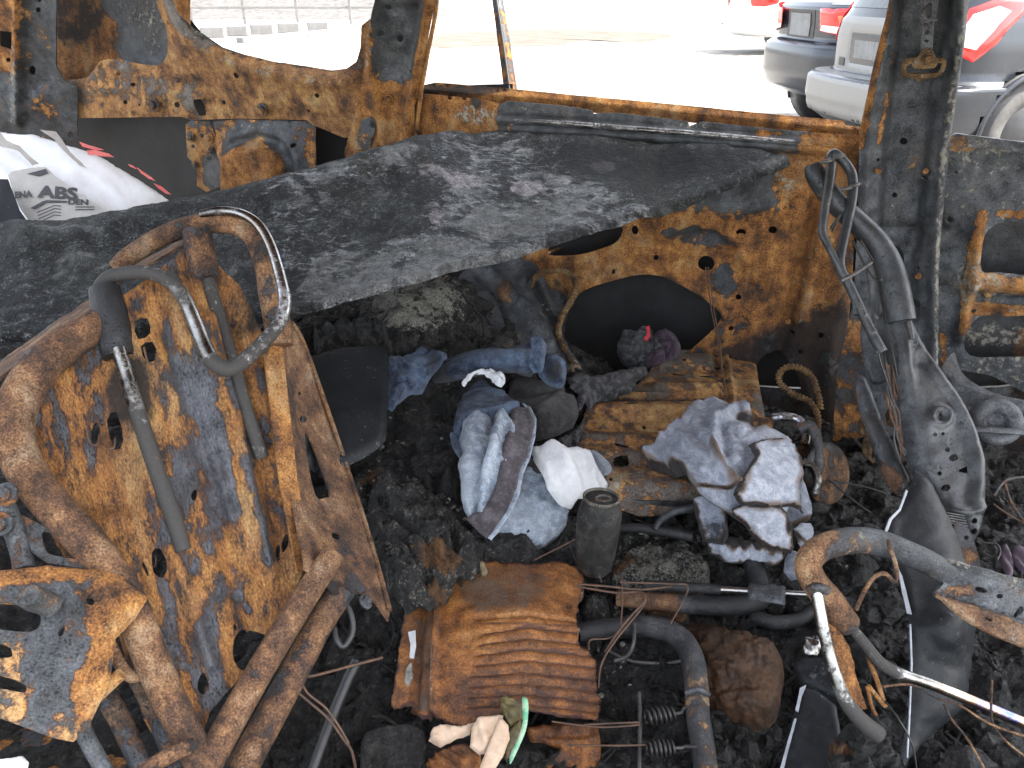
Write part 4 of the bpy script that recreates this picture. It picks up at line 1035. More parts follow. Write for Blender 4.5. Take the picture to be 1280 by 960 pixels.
# -- front door
fo = [(1186, 172), (1500, 220), (1520, 520), (1340, 515), (1300, 500), (1240, 470), (1200, 462), (1172, 480), (1172, 330), (1180, 240)]
FD = sheet('front_door', fo, wall(.0), mb, CAR,
    [crom([(1228, 300), (1240, 284), (1262, 277), (1335, 282), (1335, 342), (1250, 340), (1226, 336)], 3), crom([(1206, 418), (1222, 398), (1250, 396), (1335, 402), (1335, 440), (1262, 446), (1212, 444)], 3), ell(1187, 274, 3.4, n=9), ell(1218, 390, 4, 2, n=8), ell(1195, 216, 2.2, n=8)],
    step=5, hstep=3, th=.002, hs=1.6,
    feats=[('ridge', [(1222, 275), (1216, 340), (1200, 420)], 8, .014), ('ridge', [(1215, 352), (1330, 362)], 9, .020), ('ridge', [(1215, 388), (1330, 396)], 6, -.008), ('rim', 1187, 274, 7, 3, .005), ('bump', 1203, 305, 12, 12, -.008), ('bump', 1236, 367, 7, 7, .008), ('noise', 30, .005, 12), ('noise', 9, .0015, 13)],
    paint=[('r', ('l', [(1226, 270), (1218, 310), (1214, 345), (1205, 410)], 8), .95, .5), ('r', ('l', [(1214, 350), (1330, 360)], 9), .9, .5), ('r', ('l', [(1214, 386), (1330, 394)], 8), .95, .5), ('r', ('b', 1200, 182, 20, 7), .9, .5), ('a', ('p', [(1190, 196), (1270, 200), (1280, 232), (1204, 226)]), .72, 8), ('a', ('l', [(1195, 200), (1190, 300), (1196, 430)], 6), .55, .6), ('r', ('l', [(1178, 420), (1182, 470)], 5), .8, .5), ('a', ('b', 1250, 187, 16, 8), .9, .5), ('r', ('b', 1276, 268, 30, 6), .8, .5)], base=(.10, .0, .60))
sheet('door_outer_skin', [(1174, 190), (1500, 235), (1510, 520), (1180, 500)], wall(.10), M['satin'], FD, step=10, feats=[('noise', 40, .004, 6)], paint=[('a', ('b', 1250, 420, 60, 16), .8, .6), ('r', ('b', 1278, 440, 16, 26), .95, .6)], base=(.0, .0, .2))
box_mp = wall(-.02)
sheet('window_lip', [(1187, 170), (1196, 167), (1500, 206), (1500, 222), (1260, 188), (1184, 182)], box_mp, M['grey'], FD, step=4, th=.012, feats=[('noise', 15, .002, 3)], paint=[('r', ('b', 1200, 178, 14, 8), .7, .5), ('a', ('all',), .6, 1)], base=(.1, .05, .6))
bolt(wall(-.01), 1236, 367, 6, FD, mb, (.8, .05, .3))
# sill brace and pulley behind the seat frame
sheet('sill_brace', crom([(1192, 440), (1200, 462), (1222, 482), (1262, 498), (1340, 514), (1340, 528), (1270, 516), (1215, 512), (1180, 520), (1166, 500), (1172, 470)], 3), depths([(1170, 440, 1.58), (1340, 440, 1.52), (1170, 530, 1.52), (1340, 530, 1.46)]), M['grey'], CAR, step=5, th=.004, feats=[('ridge', [(1190, 480), (1240, 500), (1340, 520)], 7, .012), ('noise', 10, .002, 2)], base=(.05, .2, .3))

# -- rear wheel housing under the sagging panel
sheet('wheel_housing', crom([(572, 352), (592, 332), (640, 322), (672, 332), (690, 380), (712, 440), (730, 475), (640, 480), (596, 440), (576, 396)], 3),
    depths([(570, 340, 2.08), (660, 320, 2.04), (720, 470, 1.86), (600, 450, 1.80)]), M['grey'], CAR, step=6, th=.002,
    feats=[('ridge', [(612, 338), (640, 365), (672, 400), (690, 430)], 6, .018), ('ridge', [(600, 345), (620, 370), (640, 410)], 5, -.01), ('noise', 30, .010, 3)],
    paint=[('r', ('b', 628, 362, 16, 12), .8, .6), ('a', ('b', 640, 400, 30, 30), .42, .6), ('s', ('l', [(592, 345), (625, 375), (640, 420)], 6), .7, .5), ('s', ('l', [(660, 340), (690, 400)], 8), .7, .5)], base=(.16, .0, .48))

# -- floor pan and sills of the shell, with an unseen roof to shade it
def flank(x): return 2.02 - math.tan(PHI) * x
fl = np.array([(-2.3, flank(-2.3) + .1), (2.1, flank(2.1) + .1), (2.1, flank(2.1) - 1.75), (-2.3, flank(-2.3) - 2.2)])
def slab(name, z0, z1, mat, P=fl):
    V = [(*p, z0) for p in P] + [(*p, z1) for p in P]
    n = len(P)
    return mkobj(name, V, [tuple(range(n))[::-1], tuple(range(n, 2 * n))] + [(i, (i + 1) % n, n + (i + 1) % n, n + i) for i in range(n)], mat, CAR, np.tile((.6, .4, .1), (2 * n, 1)), False)
slab('floor_pan', .18, .24, mb)
sheet('sill', [(-200, 470), (300, 480), (700, 470), (1060, 490), (1180, 490), (1400, 470), (1400, 640), (1060, 660), (700, 560), (-200, 560)], wall(.045), mb, CAR, step=14, th=.01, feats=[('noise', 40, .01, 2)], base=(.4, .6, .1))
# outer skins that close the hollow pillars
for o_, m_ in (([(1124, -130), (1218, -130), (1208, 0), (1198, 70), (1183, 172), (1170, 330), (1170, 600), (1050, 600), (1076, 290), (1080, 165), (1096, 80), (1117, 0)], lift(bp, -.08)),
               ([(462, -130), (546, -130), (541, 0), (522, 112), (515, 200), (440, 220), (458, 100), (466, 60), (472, 0)], lift(cp, -.07)),
               ([(-60, -130), (70, -130), (64, 100), (64, 150), (-60, 200)], lift(dp, -.08)),
               ([(62, -130), (214, -130), (222, -8), (233, 18), (252, 41), (280, 60), (312, 72), (345, 80), (385, 86), (420, 91), (446, 90), (466, 60), (470, 170), (62, 170)], wall(.14))):
    sheet('outer_skin', o_, m_, M['outer_skin'], CAR, step=14, feats=[('noise', 60, .004, 3)], base=(0, 0, 0))
rf = np.array([(-1.3, flank(-1.3) + .12), (2.6, flank(2.6) + .12), (2.6, flank(2.6) - 1.65), (.5, flank(.5) - 1.68), (-.4, flank(-.4) - 1.68), (-1.3, flank(-1.3) - 1.6)])
slab('roof', 1.60, 1.63, mb, rf)  # out of view, outline fitted to keep direct sun off the cabin
for x in np.arange(-1.2, 2.5, .55):
    box_w('roof_bow', (x - .03, flank(x) - 1.25, 1.565), (x + .03, flank(x) - .06, 1.60), mb, CAR, bev=.004)

# unseen near flank added to block ground bounce: low door panel, higher rear quarter
def near(x): return flank(x) - 1.72
for nm, x0, x1, z1 in (('near_door_blocker', -.78, 2.1, .52), ('near_quarter_blocker', -2.3, -.80, 1.05)):
    P4 = np.array([(x0, near(x0)), (x1, near(x1)), (x1, near(x1) - .07), (x0, near(x0) - .07)])
    V_ = [(*p, .2) for p in P4] + [(*p, z1) for p in P4]
    mkobj(nm, V_, [(3, 2, 1, 0), (4, 5, 6, 7)] + [(i, (i + 1) % 4, 4 + (i + 1) % 4, 4 + i) for i in range(4)], mb, CAR, np.tile((.5, .4, .1), (8, 1)), False)

# ------------------------------------------------------------------ charred floor
ctrl = [(440, 500, .50), (430, 600, .40), (480, 620, .42), (520, 650, .45), (560, 640, .43), (500, 700, .38), (540, 690, .42), (450, 420, .62), (500, 380, .66), (540, 365, .66), (400, 400, .66), (560, 420, .60), (600, 440, .54),
        (600, 560, .45), (650, 640, .42), (700, 560, .42), (700, 480, .46), (640, 500, .48), (800, 450, .34), (850, 500, .34), (800, 600, .32), (900, 560, .32), (1000, 480, .30), (1040, 560, .30), (1060, 620, .32), (1060, 680, .32),
        (900, 650, .33), (820, 690, .36), (900, 700, .36), (780, 660, .34), (760, 760, .30), (860, 800, .28), (900, 930, .28), (960, 900, .26), (780, 900, .27), (700, 950, .28), (600, 800, .34), (560, 930, .30), (480, 930, .28), (430, 850, .30), (380, 950, .27), (200, 950, .25), (100, 900, .25),
        (1000, 800, .30), (1060, 800, .30), (1200, 800, .28), (1240, 650, .30), (1260, 560, .30), (1250, 720, .31), (1180, 940, .27), (1260, 900, .28), (300, 700, .34), (200, 500, .45), (100, 450, .5)]
cw = np.array([level(z)(np.array([x]), np.array([y]))[0] for x, y, z in ctrl])
nx, ny = 330, 250
gx, gy = np.meshgrid(np.linspace(-1.35, 1.75, nx), np.linspace(.30, 2.45, ny))
q = np.stack([gx.ravel(), gy.ravel()], 1)
dd = ((q[:, None, 0] - cw[None, :, 0]) ** 2 + (q[:, None, 1] - cw[None, :, 1]) ** 2)
wt = 1 / (dd + .006) ** 2
hz = (wt * cw[None, :, 2]).sum(1) / wt.sum(1)
p3 = np.c_[q, np.zeros(len(q))]
rid = 1 - np.abs(2 * fbm(p3 * 11, 4, 2, .6) - 1)
hz0 = hz.copy()
hz = hz + (fbm(p3 * 6, 3, 1) - .5) * .07 + (rid - .7) * .085 + (fbm(p3 * 34, 4, 5, .65) - .5) * .035 + (1 - np.abs(2 * fbm(p3 * 45, 3, 8, .6) - 1) - .7) * .014
lim = flank(q[:, 0]) - .02
keepv = q[:, 1] < lim
V = np.c_[q, hz]
# paint: pale ash and rusty scorch where the photograph has them
cpix = []
def world_to_px(P):
    d = P - CAM
    dep = d[:, 1] * ct - d[:, 2] * st
    upc = d[:, 1] * st + d[:, 2] * ct
    return CX + F * d[:, 0] / dep, CY - F * upc / dep
fx, fy = world_to_px(V)
fq = np.stack([fx, fy], 1)
col = np.tile((.14, .06, .32), (len(V), 1)).astype(float)
for ch, s, v, soft in [(2, ('b', 515, 372, 62, 40), 1.0, .5), (2, ('b', 470, 610, 60, 40), .34, .6), (0, ('b', 550, 690, 30, 14), .9, .5), (2, ('b', 820, 690, 90, 30), .62, .5), (0, ('b', 840, 690, 60, 20), .4, .6), (2, ('b', 600, 690, 40, 16), .5, .5), (0, ('b', 470, 600, 30, 30), .5, .6), (2, ('b', 760, 770, 20, 30), .5, .6), (0, ('b', 760, 780, 30, 30), .5, .6)]:
    m = shape_mask(fq, s, soft); col[:, ch] = col[:, ch] * (1 - m) + v * m
idx = np.arange(nx * ny).reshape(ny, nx)
Fq = np.stack([idx[:-1, :-1], idx[:-1, 1:], idx[1:, 1:], idx[1:, :-1]], -1).reshape(-1, 4)
Fq = Fq[keepv[Fq].all(1)]
us = np.unique(Fq); rmv = np.full(len(V), -1); rmv[us] = np.arange(len(us))
tag(mkobj('charred_debris', V[us], rmv[Fq].tolist(), M['debris'], None, col[us]), 'black charred debris covering the floor of the burnt car', 'debris', kind='stuff')

def floor_z(x, y):
    i = np.clip(((np.asarray(x) + 1.35) / 3.1 * (nx - 1)).round().astype(int), 0, nx - 1)
    j = np.clip(((np.asarray(y) - .30) / 2.15 * (ny - 1)).round().astype(int), 0, ny - 1)
    return hz.reshape(ny, nx)[j, i]

# loose chips of charcoal, ash and rust lying on it
def chips(name, n, lo, hi, mat, region, label, flat=.5, seed=1, base=(.1, .1, .1)):
    r = np.random.default_rng(seed)
    Vs, Fs, k = [], [], 0
    ico = np.array([(0, 0, 1), (.9, 0, .3), (.25, .85, .35), (-.75, .5, .3), (-.7, -.55, .25), (.3, -.85, .3), (.7, .5, -.4), (-.3, .8, -.45), (-.9, 0, -.4), (-.2, -.85, -.4), (.75, -.5, -.45), (0, 0, -1)])
    fc = [(0, 1, 2), (0, 2, 3), (0, 3, 4), (0, 4, 5), (0, 5, 1), (1, 6, 2), (2, 6, 7), (2, 7, 3), (3, 7, 8), (3, 8, 4), (4, 8, 9), (4, 9, 5), (5, 9, 10), (5, 10, 1), (1, 10, 6), (11, 7, 6), (11, 8, 7), (11, 9, 8), (11, 10, 9), (11, 6, 10)]
    while k < n:
        if region is None: px, py = r.uniform(320, 1290), r.uniform(360, 965)
        else:
            b = region[r.integers(len(region))]; px, py = r.normal(b[0], b[2]), r.normal(b[1], b[3])
        P = level(.34)(np.array([px]), np.array([py]))[0]
        if P[1] > flank(P[0]) - .05 or P[1] > 2.3 or P[1] < .35: continue
        s = lo * (hi / lo) ** (r.random() ** 1.8)
        v = ico * (1 + r.uniform(-.35, .35, ico.shape)) * s * np.array([r.uniform(.6, 1.4), r.uniform(.5, 1.1), r.uniform(.25, flat + .3)])
        a, b_ = r.uniform(0, 6.3), r.normal(0, .5)
        Rz = np.array([[math.cos(a), -math.sin(a), 0], [math.sin(a), math.cos(a), 0], [0, 0, 1]]); Rx = np.array([[1, 0, 0], [0, math.cos(b_), -math.sin(b_)], [0, math.sin(b_), math.cos(b_)]])
        v = v @ (Rz @ Rx).T + np.array([P[0], P[1], float(floor_z(P[0], P[1])) + s * .15])
        Fs += [tuple(i + 12 * k for i in f) for f in fc]; Vs.append(v); k += 1
    V = np.concatenate(Vs)
    tag(mkobj(name, V, Fs, mat, None, np.tile(base, (len(V), 1)), False), label, 'debris', kind='stuff')
chips('charcoal_chips', 6500, .0025, .011, M['debris'], None, 'loose black charcoal chips scattered over the debris', seed=3, base=(.05, .1, .12))
chips('charcoal_lumps', 330, .012, .028, M['debris'], [(1060, 640, 40, 60), (1250, 640, 30, 60), (950, 860, 60, 60), (1120, 880, 60, 50)], 'larger charcoal lumps heaped between the seats', seed=4, flat=.7, base=(.05, .15, .1))
r_ = np.random.default_rng(11)
Vs, Fs, nv = [], [], 0
for k in range(260):                                               # charred strips and wire ends
    px, py = r_.uniform(380, 1290), r_.uniform(380, 965)
    P = level(.34)(np.array([px]), np.array([py]))[0]
    if P[1] > flank(P[0]) - .1: continue
    a = r_.uniform(0, 6.3); L = r_.uniform(.02, .11)
    X = np.array([[P[0] + math.cos(a + r_.normal(0, .5)) * L * t, P[1] + math.sin(a + r_.normal(0, .5)) * L * t, 0] for t in np.linspace(-.5, .5, 5)])
    X[:, 2] = floor_z(X[:, 0], X[:, 1]) + .004 + r_.uniform(0, .012, 5)
    v_, f_ = sweep(crom(X, 3, False), r_.uniform(.0008, .004), 5, r_.uniform(.3, 1))
    Vs.append(v_); Fs += [tuple(i + nv for i in f) for f in f_]; nv += len(v_)
Vs = np.concatenate(Vs)
tag(mkobj('charred_strips', Vs, Fs, M['debris'], None, np.tile((.12, .1, .3), (len(Vs), 1))), 'charred strips and wire ends strewn over the black debris', 'debris', kind='stuff')
def mass(name, o, z0, amp, label, base=(.1, .1, .2), paint=(), seed=0, sc=18):
    c = np.array(o, float).mean(0)
    mp = depths([Zp(x, y, z0) for x, y in [o[0], o[len(o) // 3], o[2 * len(o) // 3]]])
    tag(sheet(name, crom(o, 3), mp, M['debris'], None, step=3, th=.02, rag=2.5, feats=[('edge', 22, -.05), ('noise', sc * 2, amp, seed + 2), ('noise', sc * .7, amp * .7, seed + 3), ('fold', 40, sc, amp * 1.2, seed), ('noise', 4, amp * .22, seed + 5)], paint=list(paint), base=base), label, 'charred mass')
mass('charred_mass', [(452, 620), (480, 596), (520, 600), (556, 630), (590, 660), (600, 690), (570, 704), (552, 720), (536, 738), (512, 742), (486, 720), (462, 680)], .475, .030, 'melted lumpy black mass above the ribbed rusty board', (.36, .0, .5), [('r', ('b', 548, 694, 24, 9), .95, .5), ('r', ('b', 545, 722, 16, 8), .8, .5), ('a', ('b', 500, 640, 30, 30), .48, .6)], 31)
mass('charred_mass', [(500, 520), (540, 505), (570, 520), (572, 560), (576, 620), (556, 630), (520, 600), (494, 580)], .45, .02, 'soft black charred mass left of the inside out jeans', (.05, .05, .24), [], 37)
mass('charred_mass', [(764, 700), (800, 672), (860, 676), (890, 700), (884, 724), (840, 730), (790, 730)], .385, .016, 'ash speckled charred mass between the can and the clamped rod', (.45, .0, .8), [('r', ('b', 780, 700, 16, 12), .8, .5)], 41, 12)
mass('charred_mass', [(392, 404), (430, 392), (470, 394), (510, 402), (524, 416), (500, 428), (440, 430), (396, 432)], .64, .03, 'charred folds of seat stuffing behind the black plastic slab', (.05, .2, .18), [], 47, 16)
mass('charred_mass', [(726, 736), (752, 728), (770, 742), (764, 772), (748, 788), (730, 782)], .36, .016, 'small ash grey charred mass right of the ribbed board, below the can', (.3, .05, .5), [], 53, 9)
chips('ash_flakes', 700, .0015, .007, M['ash_lump'], [(515, 372, 40, 22), (830, 690, 60, 20), (470, 610, 30, 30), (770, 770, 20, 40), (600, 695, 40, 10), (800, 700, 300, 120)], 'pale grey ash flakes lying on the black debris', seed=5, flat=.3)

# ------------------------------------------------------------------ sagging charred panel
pm = depths([(-120, 300, 1.50), (0, 275, 1.55), (210, 248, 1.62), (430, 195, 1.76), (600, 155, 1.88), (830, 170, 1.775), (990, 180, 1.68), (960, 196, 1.66), (800, 270, 1.60), (640, 320, 1.49), (470, 365, 1.41), (365, 395, 1.37), (0, 425, 1.28), (-120, 440, 1.25)])
dark = [(690, 168), (830, 176), (990, 184), (930, 208), (800, 230), (720, 215)]
tag(sheet('sagging_panel', [(-120, 292), (0, 275), (120, 262), (215, 247), (330, 220), (430, 195), (500, 176), (560, 160), (604, 153), (650, 156), (740, 163), (830, 170), (920, 177), (975, 176), (988, 180), (991, 188), (975, 197), (900, 232), (850, 254), (800, 271), (740, 291), (690, 306), (640, 321), (560, 342), (470, 366), (420, 380), (365, 394), (200, 408), (0, 424), (-120, 438)],
    pm, M['charred'], None, step=4.2, th=.004, rag=.5,
    feats=[('noise', 90, .012, 3), ('noise', 26, .0045, 4), ('noise', 9, .0022, 7), ('ridge', [(600, 170), (720, 200), (900, 212), (985, 188)], 26, -.018), ('ridge', [(40, 300), (300, 250), (520, 190)], 20, .016), ('ridge', [(360, 392), (560, 340), (800, 268)], 14, .012),
           ('edge', 14, -.012)],
    paint=[('a', ('p', [(330, 220), (480, 180), (610, 160), (740, 190), (820, 215), (800, 272), (640, 322), (470, 366), (400, 380), (330, 330)]), .66, 40), ('a', ('l', [(420, 374), (560, 338), (700, 300), (790, 270)], 24), .85, .6), ('a', ('b', 660, 205, 90, 30), .62, .6), ('a', ('b', 470, 260, 70, 50), .22, .5), ('a', ('b', 150, 320, 130, 60), .3, .6), ('s', ('p', dark), .74, 14), ('a', ('p', dark), .0, 16), ('r', ('p', dark), .0, 10), ('s', ('b', 380, 290, 60, 40), .5, .6),
           ('r', ('b', 540, 215, 22, 12), .75, .5), ('r', ('b', 580, 226, 30, 12), .8, .5), ('r', ('b', 658, 232, 24, 12), .85, .4), ('r', ('b', 702, 222, 16, 10), .75, .5), ('r', ('b', 755, 201, 20, 9), .8, .4), ('r', ('b', 690, 196, 14, 7), .65, .5), ('r', ('b', 500, 200, 14, 9), .6, .5), ('a', ('b', 505, 198, 18, 10), .95, .5), ('a', ('b', 575, 222, 18, 12), .95, .5), ('r', ('b', 545, 270, 12, 18), .7, .5), ('a', ('b', 540, 310, 20, 12), .9, .5), ('r', ('b', 620, 290, 24, 10), .6, .5)],
    base=(.0, .12, .24)), 'long black charred panel with grey burn spots sagging across the cabin', 'charred panel')

# ------------------------------------------------------------------ sack behind the panel
SK = thing('sack', 'white woven sack with torn grey printed paper and red lettering, behind the charred panel', 'sack', U(80, 270, 1.98) - np.array([0, 0, .04]))
skm = depths([(-60, 160, 2.04), (0, 150, 2.06), (120, 175, 2.08), (217, 243, 2.02), (0, 280, 1.90), (140, 262, 1.93), (-60, 290, 1.9)])
sheet('sack_body', [(-60, 146), (0, 151), (40, 157), (72, 166), (100, 176), (130, 187), (158, 203), (185, 220), (203, 234), (219, 245), (190, 262), (150, 290), (60, 300), (-60, 300), (-60, 220)], skm, M['sack'], SK, step=5, th=.006,
    feats=[('edge', 26, -.05), ('fold', 35, 26, .010, 3), ('noise', 30, .01, 2)], base=(0, 0, 0), seed=3)
skf = depths([(-60, 160, 1.965), (0, 150, 1.985), (120, 175, 2.01), (217, 243, 1.95), (0, 280, 1.83), (140, 262, 1.86), (-60, 290, 1.83)])
paper_o = [(10, 219), (14, 214), (28, 211), (56, 208), (72, 222), (98, 242), (125, 259), (130, 275), (44, 285), (26, 262), (16, 240)]
skp = lift(skf, .0)
SPP = sheet('printed_paper', paper_o, skp, M['sack_paper'], SK, step=4, th=.0015, feats=[('noise', 20, .003, 4)], base=(0, 0, 0), rag=.7)
sheet('torn_lining', [(-40, 168), (0, 164), (8, 176), (24, 182), (36, 194), (48, 204), (40, 206), (22, 188), (0, 182), (-40, 180)], skp, M['sack_hem'], SK, step=4, th=.0015, base=(0, 0, 0), rag=1.2)
sheet('torn_lining', [(50, 162), (70, 165), (78, 176), (88, 190), (108, 210), (98, 205), (82, 190), (66, 172)], skp, M['sack_hem'], SK, step=4, th=.0015, base=(0, 0, 0), rag=1.2)
sheet('dark_patch', [(34, 217), (57, 211), (60, 216), (48, 220)], lift(skp, .003), M['ink'], SK, step=3, th=.001, base=(0, 0, 0))
for poly in ([(99, 177), (110, 181), (130, 187), (120, 187), (103, 183)], [(108, 188), (118, 187), (136, 192), (142, 196), (128, 195), (110, 193)], [(160, 205), (166, 207), (171, 211), (163, 208)], [(171, 209), (178, 214), (190, 222), (194, 226), (186, 223), (176, 216)], [(192, 229), (202, 233), (214, 243), (208, 242), (198, 235)]):
    sheet('red_print', poly, lift(skp, .006), M['red_ink'], SK, step=3, th=.0012, base=(0, 0, 0))

def letters(txt, px, py, w_px, h_px, ang, mp, mat, parent, shear=0.0):
    """flat print laid on a mapped surface"""
    cu = bpy.data.curves.new('txt', 'FONT'); cu.body = txt; cu.resolution_u = 3; cu.offset = .045
    ob = bpy.data.objects.new('txt', cu); COL.objects.link(ob)
    dg = bpy.context.evaluated_depsgraph_get()
    me = bpy.data.meshes.new_from_object(ob.evaluated_get(dg))
    v = np.array([x.co[:2] for x in me.vertices]); f = [tuple(p.vertices) for p in me.polygons]
    bpy.data.objects.remove(ob); bpy.data.curves.remove(cu); bpy.data.meshes.remove(me)
    v = (v - v.min(0)) / (v.max(0) - v.min(0))
    x = v[:, 0] * w_px + v[:, 1] * shear * h_px; y = -v[:, 1] * h_px
    c, s = math.cos(R(ang)), math.sin(R(ang))
    return mkobj('printed_letters', mp(px + x * c - y * s, py + x * s + y * c), f, mat, parent, np.zeros((len(v), 3)), False)
skt = lift(skp, .0045)
letters('ABS', 46, 247, 51, 16, 4, skt, M['ink'], SPP)
letters('ENA', 19, 248, 22, 8.5, -5, skt, M['ink'], SPP)
letters('DEN', 85, 255.5, 25, 7, 2, skt, M['ink'], SPP)
sheet('printed_line', [(38, 260), (52, 252), (58, 250), (84, 251), (83, 253), (58, 253), (44, 261)], skt, M['ink'], SPP, step=3, th=.0008, base=(0, 0, 0))
for k in range(4):
    sheet('printed_line', [(46 + k, 265 + k * 4), (68, 256 + k * 4), (76, 257 + k * 4), (76, 257.8 + k * 4), (68, 256.9 + k * 4), (46 + k, 266 + k * 4)], skt, M['ink'], SPP, step=3, th=.0008, base=(0, 0, 0))
for k in range(2):
    sheet('printed_line', [(94, 258 + k * 3.5), (118, 258 + k * 3), (118, 258.8 + k * 3), (94, 259 + k * 3.5)], skt, M['ink'], SPP, step=3, th=.0008, base=(0, 0, 0))
# dark bin side under the sack
tag(sheet('plastic_tub', [(-40, 222), (10, 224), (24, 262), (40, 285), (40, 310), (-40, 310)], depths([(-40, 222, 1.80), (10, 224, 1.82), (40, 300, 1.75)]), M['plastic'], None, step=6, th=.01, feats=[('noise', 14, .003, 2)], base=(0, .2, .1)), 'dark plastic tub edge under the white sack', 'tub')

# ------------------------------------------------------------------ left seat back
LS = thing('seat_skeleton', 'large rusty seat back frame with bent headrest hoop, at the left', 'seat frame', U(280, 930, 1.0) - np.array([0, 0, .05]))
rm = M['rust']
lm = depths([(60, 470, 1.02), (320, 300, 1.24), (375, 720, 1.09), (250, 900, .97), (20, 560, 1.0)])
back_o = [(60, 440), (112, 400), (200, 335), (245, 300), (300, 360), (330, 420), (345, 520), (362, 640), (380, 712), (360, 760), (310, 836), (262, 890), (240, 960), (215, 960), (180, 900), (150, 800), (70, 680), (30, 600), (28, 510)]
sheet('back_plate', back_o, lm, M['streaked'], LS,
    [crom([(176, 432), (190, 428), (197, 446), (184, 454)], 2), crom([(168, 402), (184, 398), (188, 418), (172, 424)], 2), crom([(133, 524), (146, 512), (154, 548), (142, 560)], 2), crom([(190, 690), (200, 686), (209, 706), (204, 722), (192, 716)], 2), crom([(292, 800), (304, 786), (322, 790), (334, 800), (322, 828), (306, 840), (292, 826)], 2), crom([(248, 850), (254, 841), (261, 856), (254, 869), (247, 862)], 2), ell(243, 619, 4, 7, 15, 10), ell(349, 690, 3.4, 12, 8, 10), ell(357, 678, 3.6, 11, 8, 10), ell(118, 540, 6, 14, 10, 10), ell(182, 712, 3, 10, -20, 10), ell(294, 784, 3, 5, 0, 8)],
    step=5, hstep=2.5, th=.002, hs=1.5, flow=76,
    feats=[('ridge', [(262, 400), (300, 560), (340, 720)], 9, .012), ('ridge', [(215, 420), (262, 600), (310, 780)], 14, -.010), ('ridge', [(150, 470), (200, 640), (262, 830)], 10, .010), ('ridge', [(290, 400), (320, 540), (352, 690)], 7, -.010), ('plat', [(60, 440), (130, 420), (175, 560), (170, 640), (70, 640)], 12, -.012), ('noise', 50, .005, 3), ('noise', 14, .0016, 6),
           ('rim', 180, 440, 20, 6, .003), ('rim', 200, 704, 20, 5, .002), ('rim', 140, 536, 26, 7, .003), ('rim', 312, 812, 30, 7, .002), ('ridge', [(262, 545), (300, 690), (320, 740)], 4, .005)],
    paint=[('r', ('b', 235, 470, 36, 56), .26, .9), ('r', ('l', [(250, 470), (275, 560), (292, 640)], 9), .1, .8), ('r', ('b', 190, 620, 20, 70), .44, .9), ('r', ('b', 225, 590, 16, 34), .28, .9), ('r', ('l', [(300, 560), (335, 700)], 8), .35, .6), ('s', ('b', 160, 490, 36, 50), .62, .6), ('s', ('b', 130, 560, 30, 30), .45, .6), ('r', ('b', 210, 760, 16, 36), .36, .9), ('r', ('b', 265, 770, 16, 36), .4, .9), ('r', ('b', 300, 700, 12, 40), .5, .6), ('s', ('b', 300, 390, 36, 40), .55, .5), ('r', ('b', 245, 375, 40, 20), .8, .5)],
    base=(.59, .05, .10))
# springs/wire clips at the plate holes
for (x, y) in ((188, 446), (136, 552), (188, 700), (250, 862), (116, 548)):
    d = 1.03 + (x - 100) * .0004
    tube('wire_clip', [(x - 8, y - 12, d), (x - 3, y + 6, d - .01), (x + 6, y + 8, d - .012), (x + 8, y - 4, d)], 3, M['wire'], LS, 6, base=(.6, .1, .1))
# outer tube frame
tube('frame_tube', [(150, 385, 1.13), (118, 408, 1.07), (72, 438, 1.03), (36, 478, 1.0), (18, 525, .98), (26, 575, .97), (62, 628, .955), (112, 682, .95), (150, 735, .945), (178, 795, .94), (205, 860, .935), (262, 975, .92)],
     [34, 40, 46, 48, 47, 46, 45, 44, 44, 42, 40, 38], rm, LS, 18, base=(.85, .1, .12), along=[(0, (.4, .5, .2)), (.1, (.8, .2, .2)), (.35, (.95, .0, .25)), (.7, (.9, .05, .2)), (1, (.9, 0, .1))], nz=.02)
# top U tube
tube('frame_tube', [(146, 336, 1.19), (165, 318, 1.19), (210, 292, 1.2), (250, 280, 1.2), (290, 280, 1.2), (318, 296, 1.2), (332, 330, 1.2), (340, 370, 1.2), (346, 400, 1.195), (350, 432, 1.19)],
     [22, 24, 25, 25, 26, 28, 30, 32, 33, 33], rm, LS, 16, base=(.75, .1, .1), along=[(0, (.8, .1, .1)), (.5, (.85, .0, .2)), (.75, (.4, .1, .2)), (1, (.75, .0, .15))], nz=.02)
# headrest hoop, posts and sleeves
tube('headrest_hoop', [(128, 402, 1.10), (122, 372, 1.10), (132, 350, 1.10), (155, 342, 1.10), (185, 341, 1.095), (210, 350, 1.09), (230, 373, 1.085), (243, 402, 1.08), (254, 430, 1.075), (266, 452, 1.07), (286, 461, 1.07), (306, 450, 1.08), (332, 424, 1.10), (350, 402, 1.12), (356, 378, 1.13), (350, 344, 1.145), (338, 306, 1.16), (322, 280, 1.17), (300, 267, 1.18), (275, 264, 1.185), (252, 268, 1.19)],
     [17, 17, 18, 18, 18, 18, 18, 19, 20, 21, 21, 20, 18, 17, 16, 14, 13, 13, 12, 12, 12], M['chrome'], LS, 14, sub=6, base=(.05, .4, .2), nz=.02,
     along=[(0, (.2, .9, .1)), (.1, (.1, .85, .1)), (.2, (.1, .7, .2)), (.30, (.1, .62, .3)), (.36, (0, .12, .3)), (.42, (0, .15, .3)), (.45, (0, .85, .2)), (.58, (.25, .62, .2)), (.7, (.1, .4, .4)), (.85, (0, .3, .5)), (1, (0, .5, .4))])
tube('post_sleeve', [(130, 360, 1.09), (140, 405, 1.08), (148, 446, 1.07)], [36, 42, 36], rm, LS, 12, base=(.15, .75, .2), nz=.05)
tube('post_sleeve', [(246, 288, 1.19), (252, 330, 1.18), (258, 352, 1.17)], [34, 38, 34], rm, LS, 8, base=(.7, .3, .1), nz=.03)
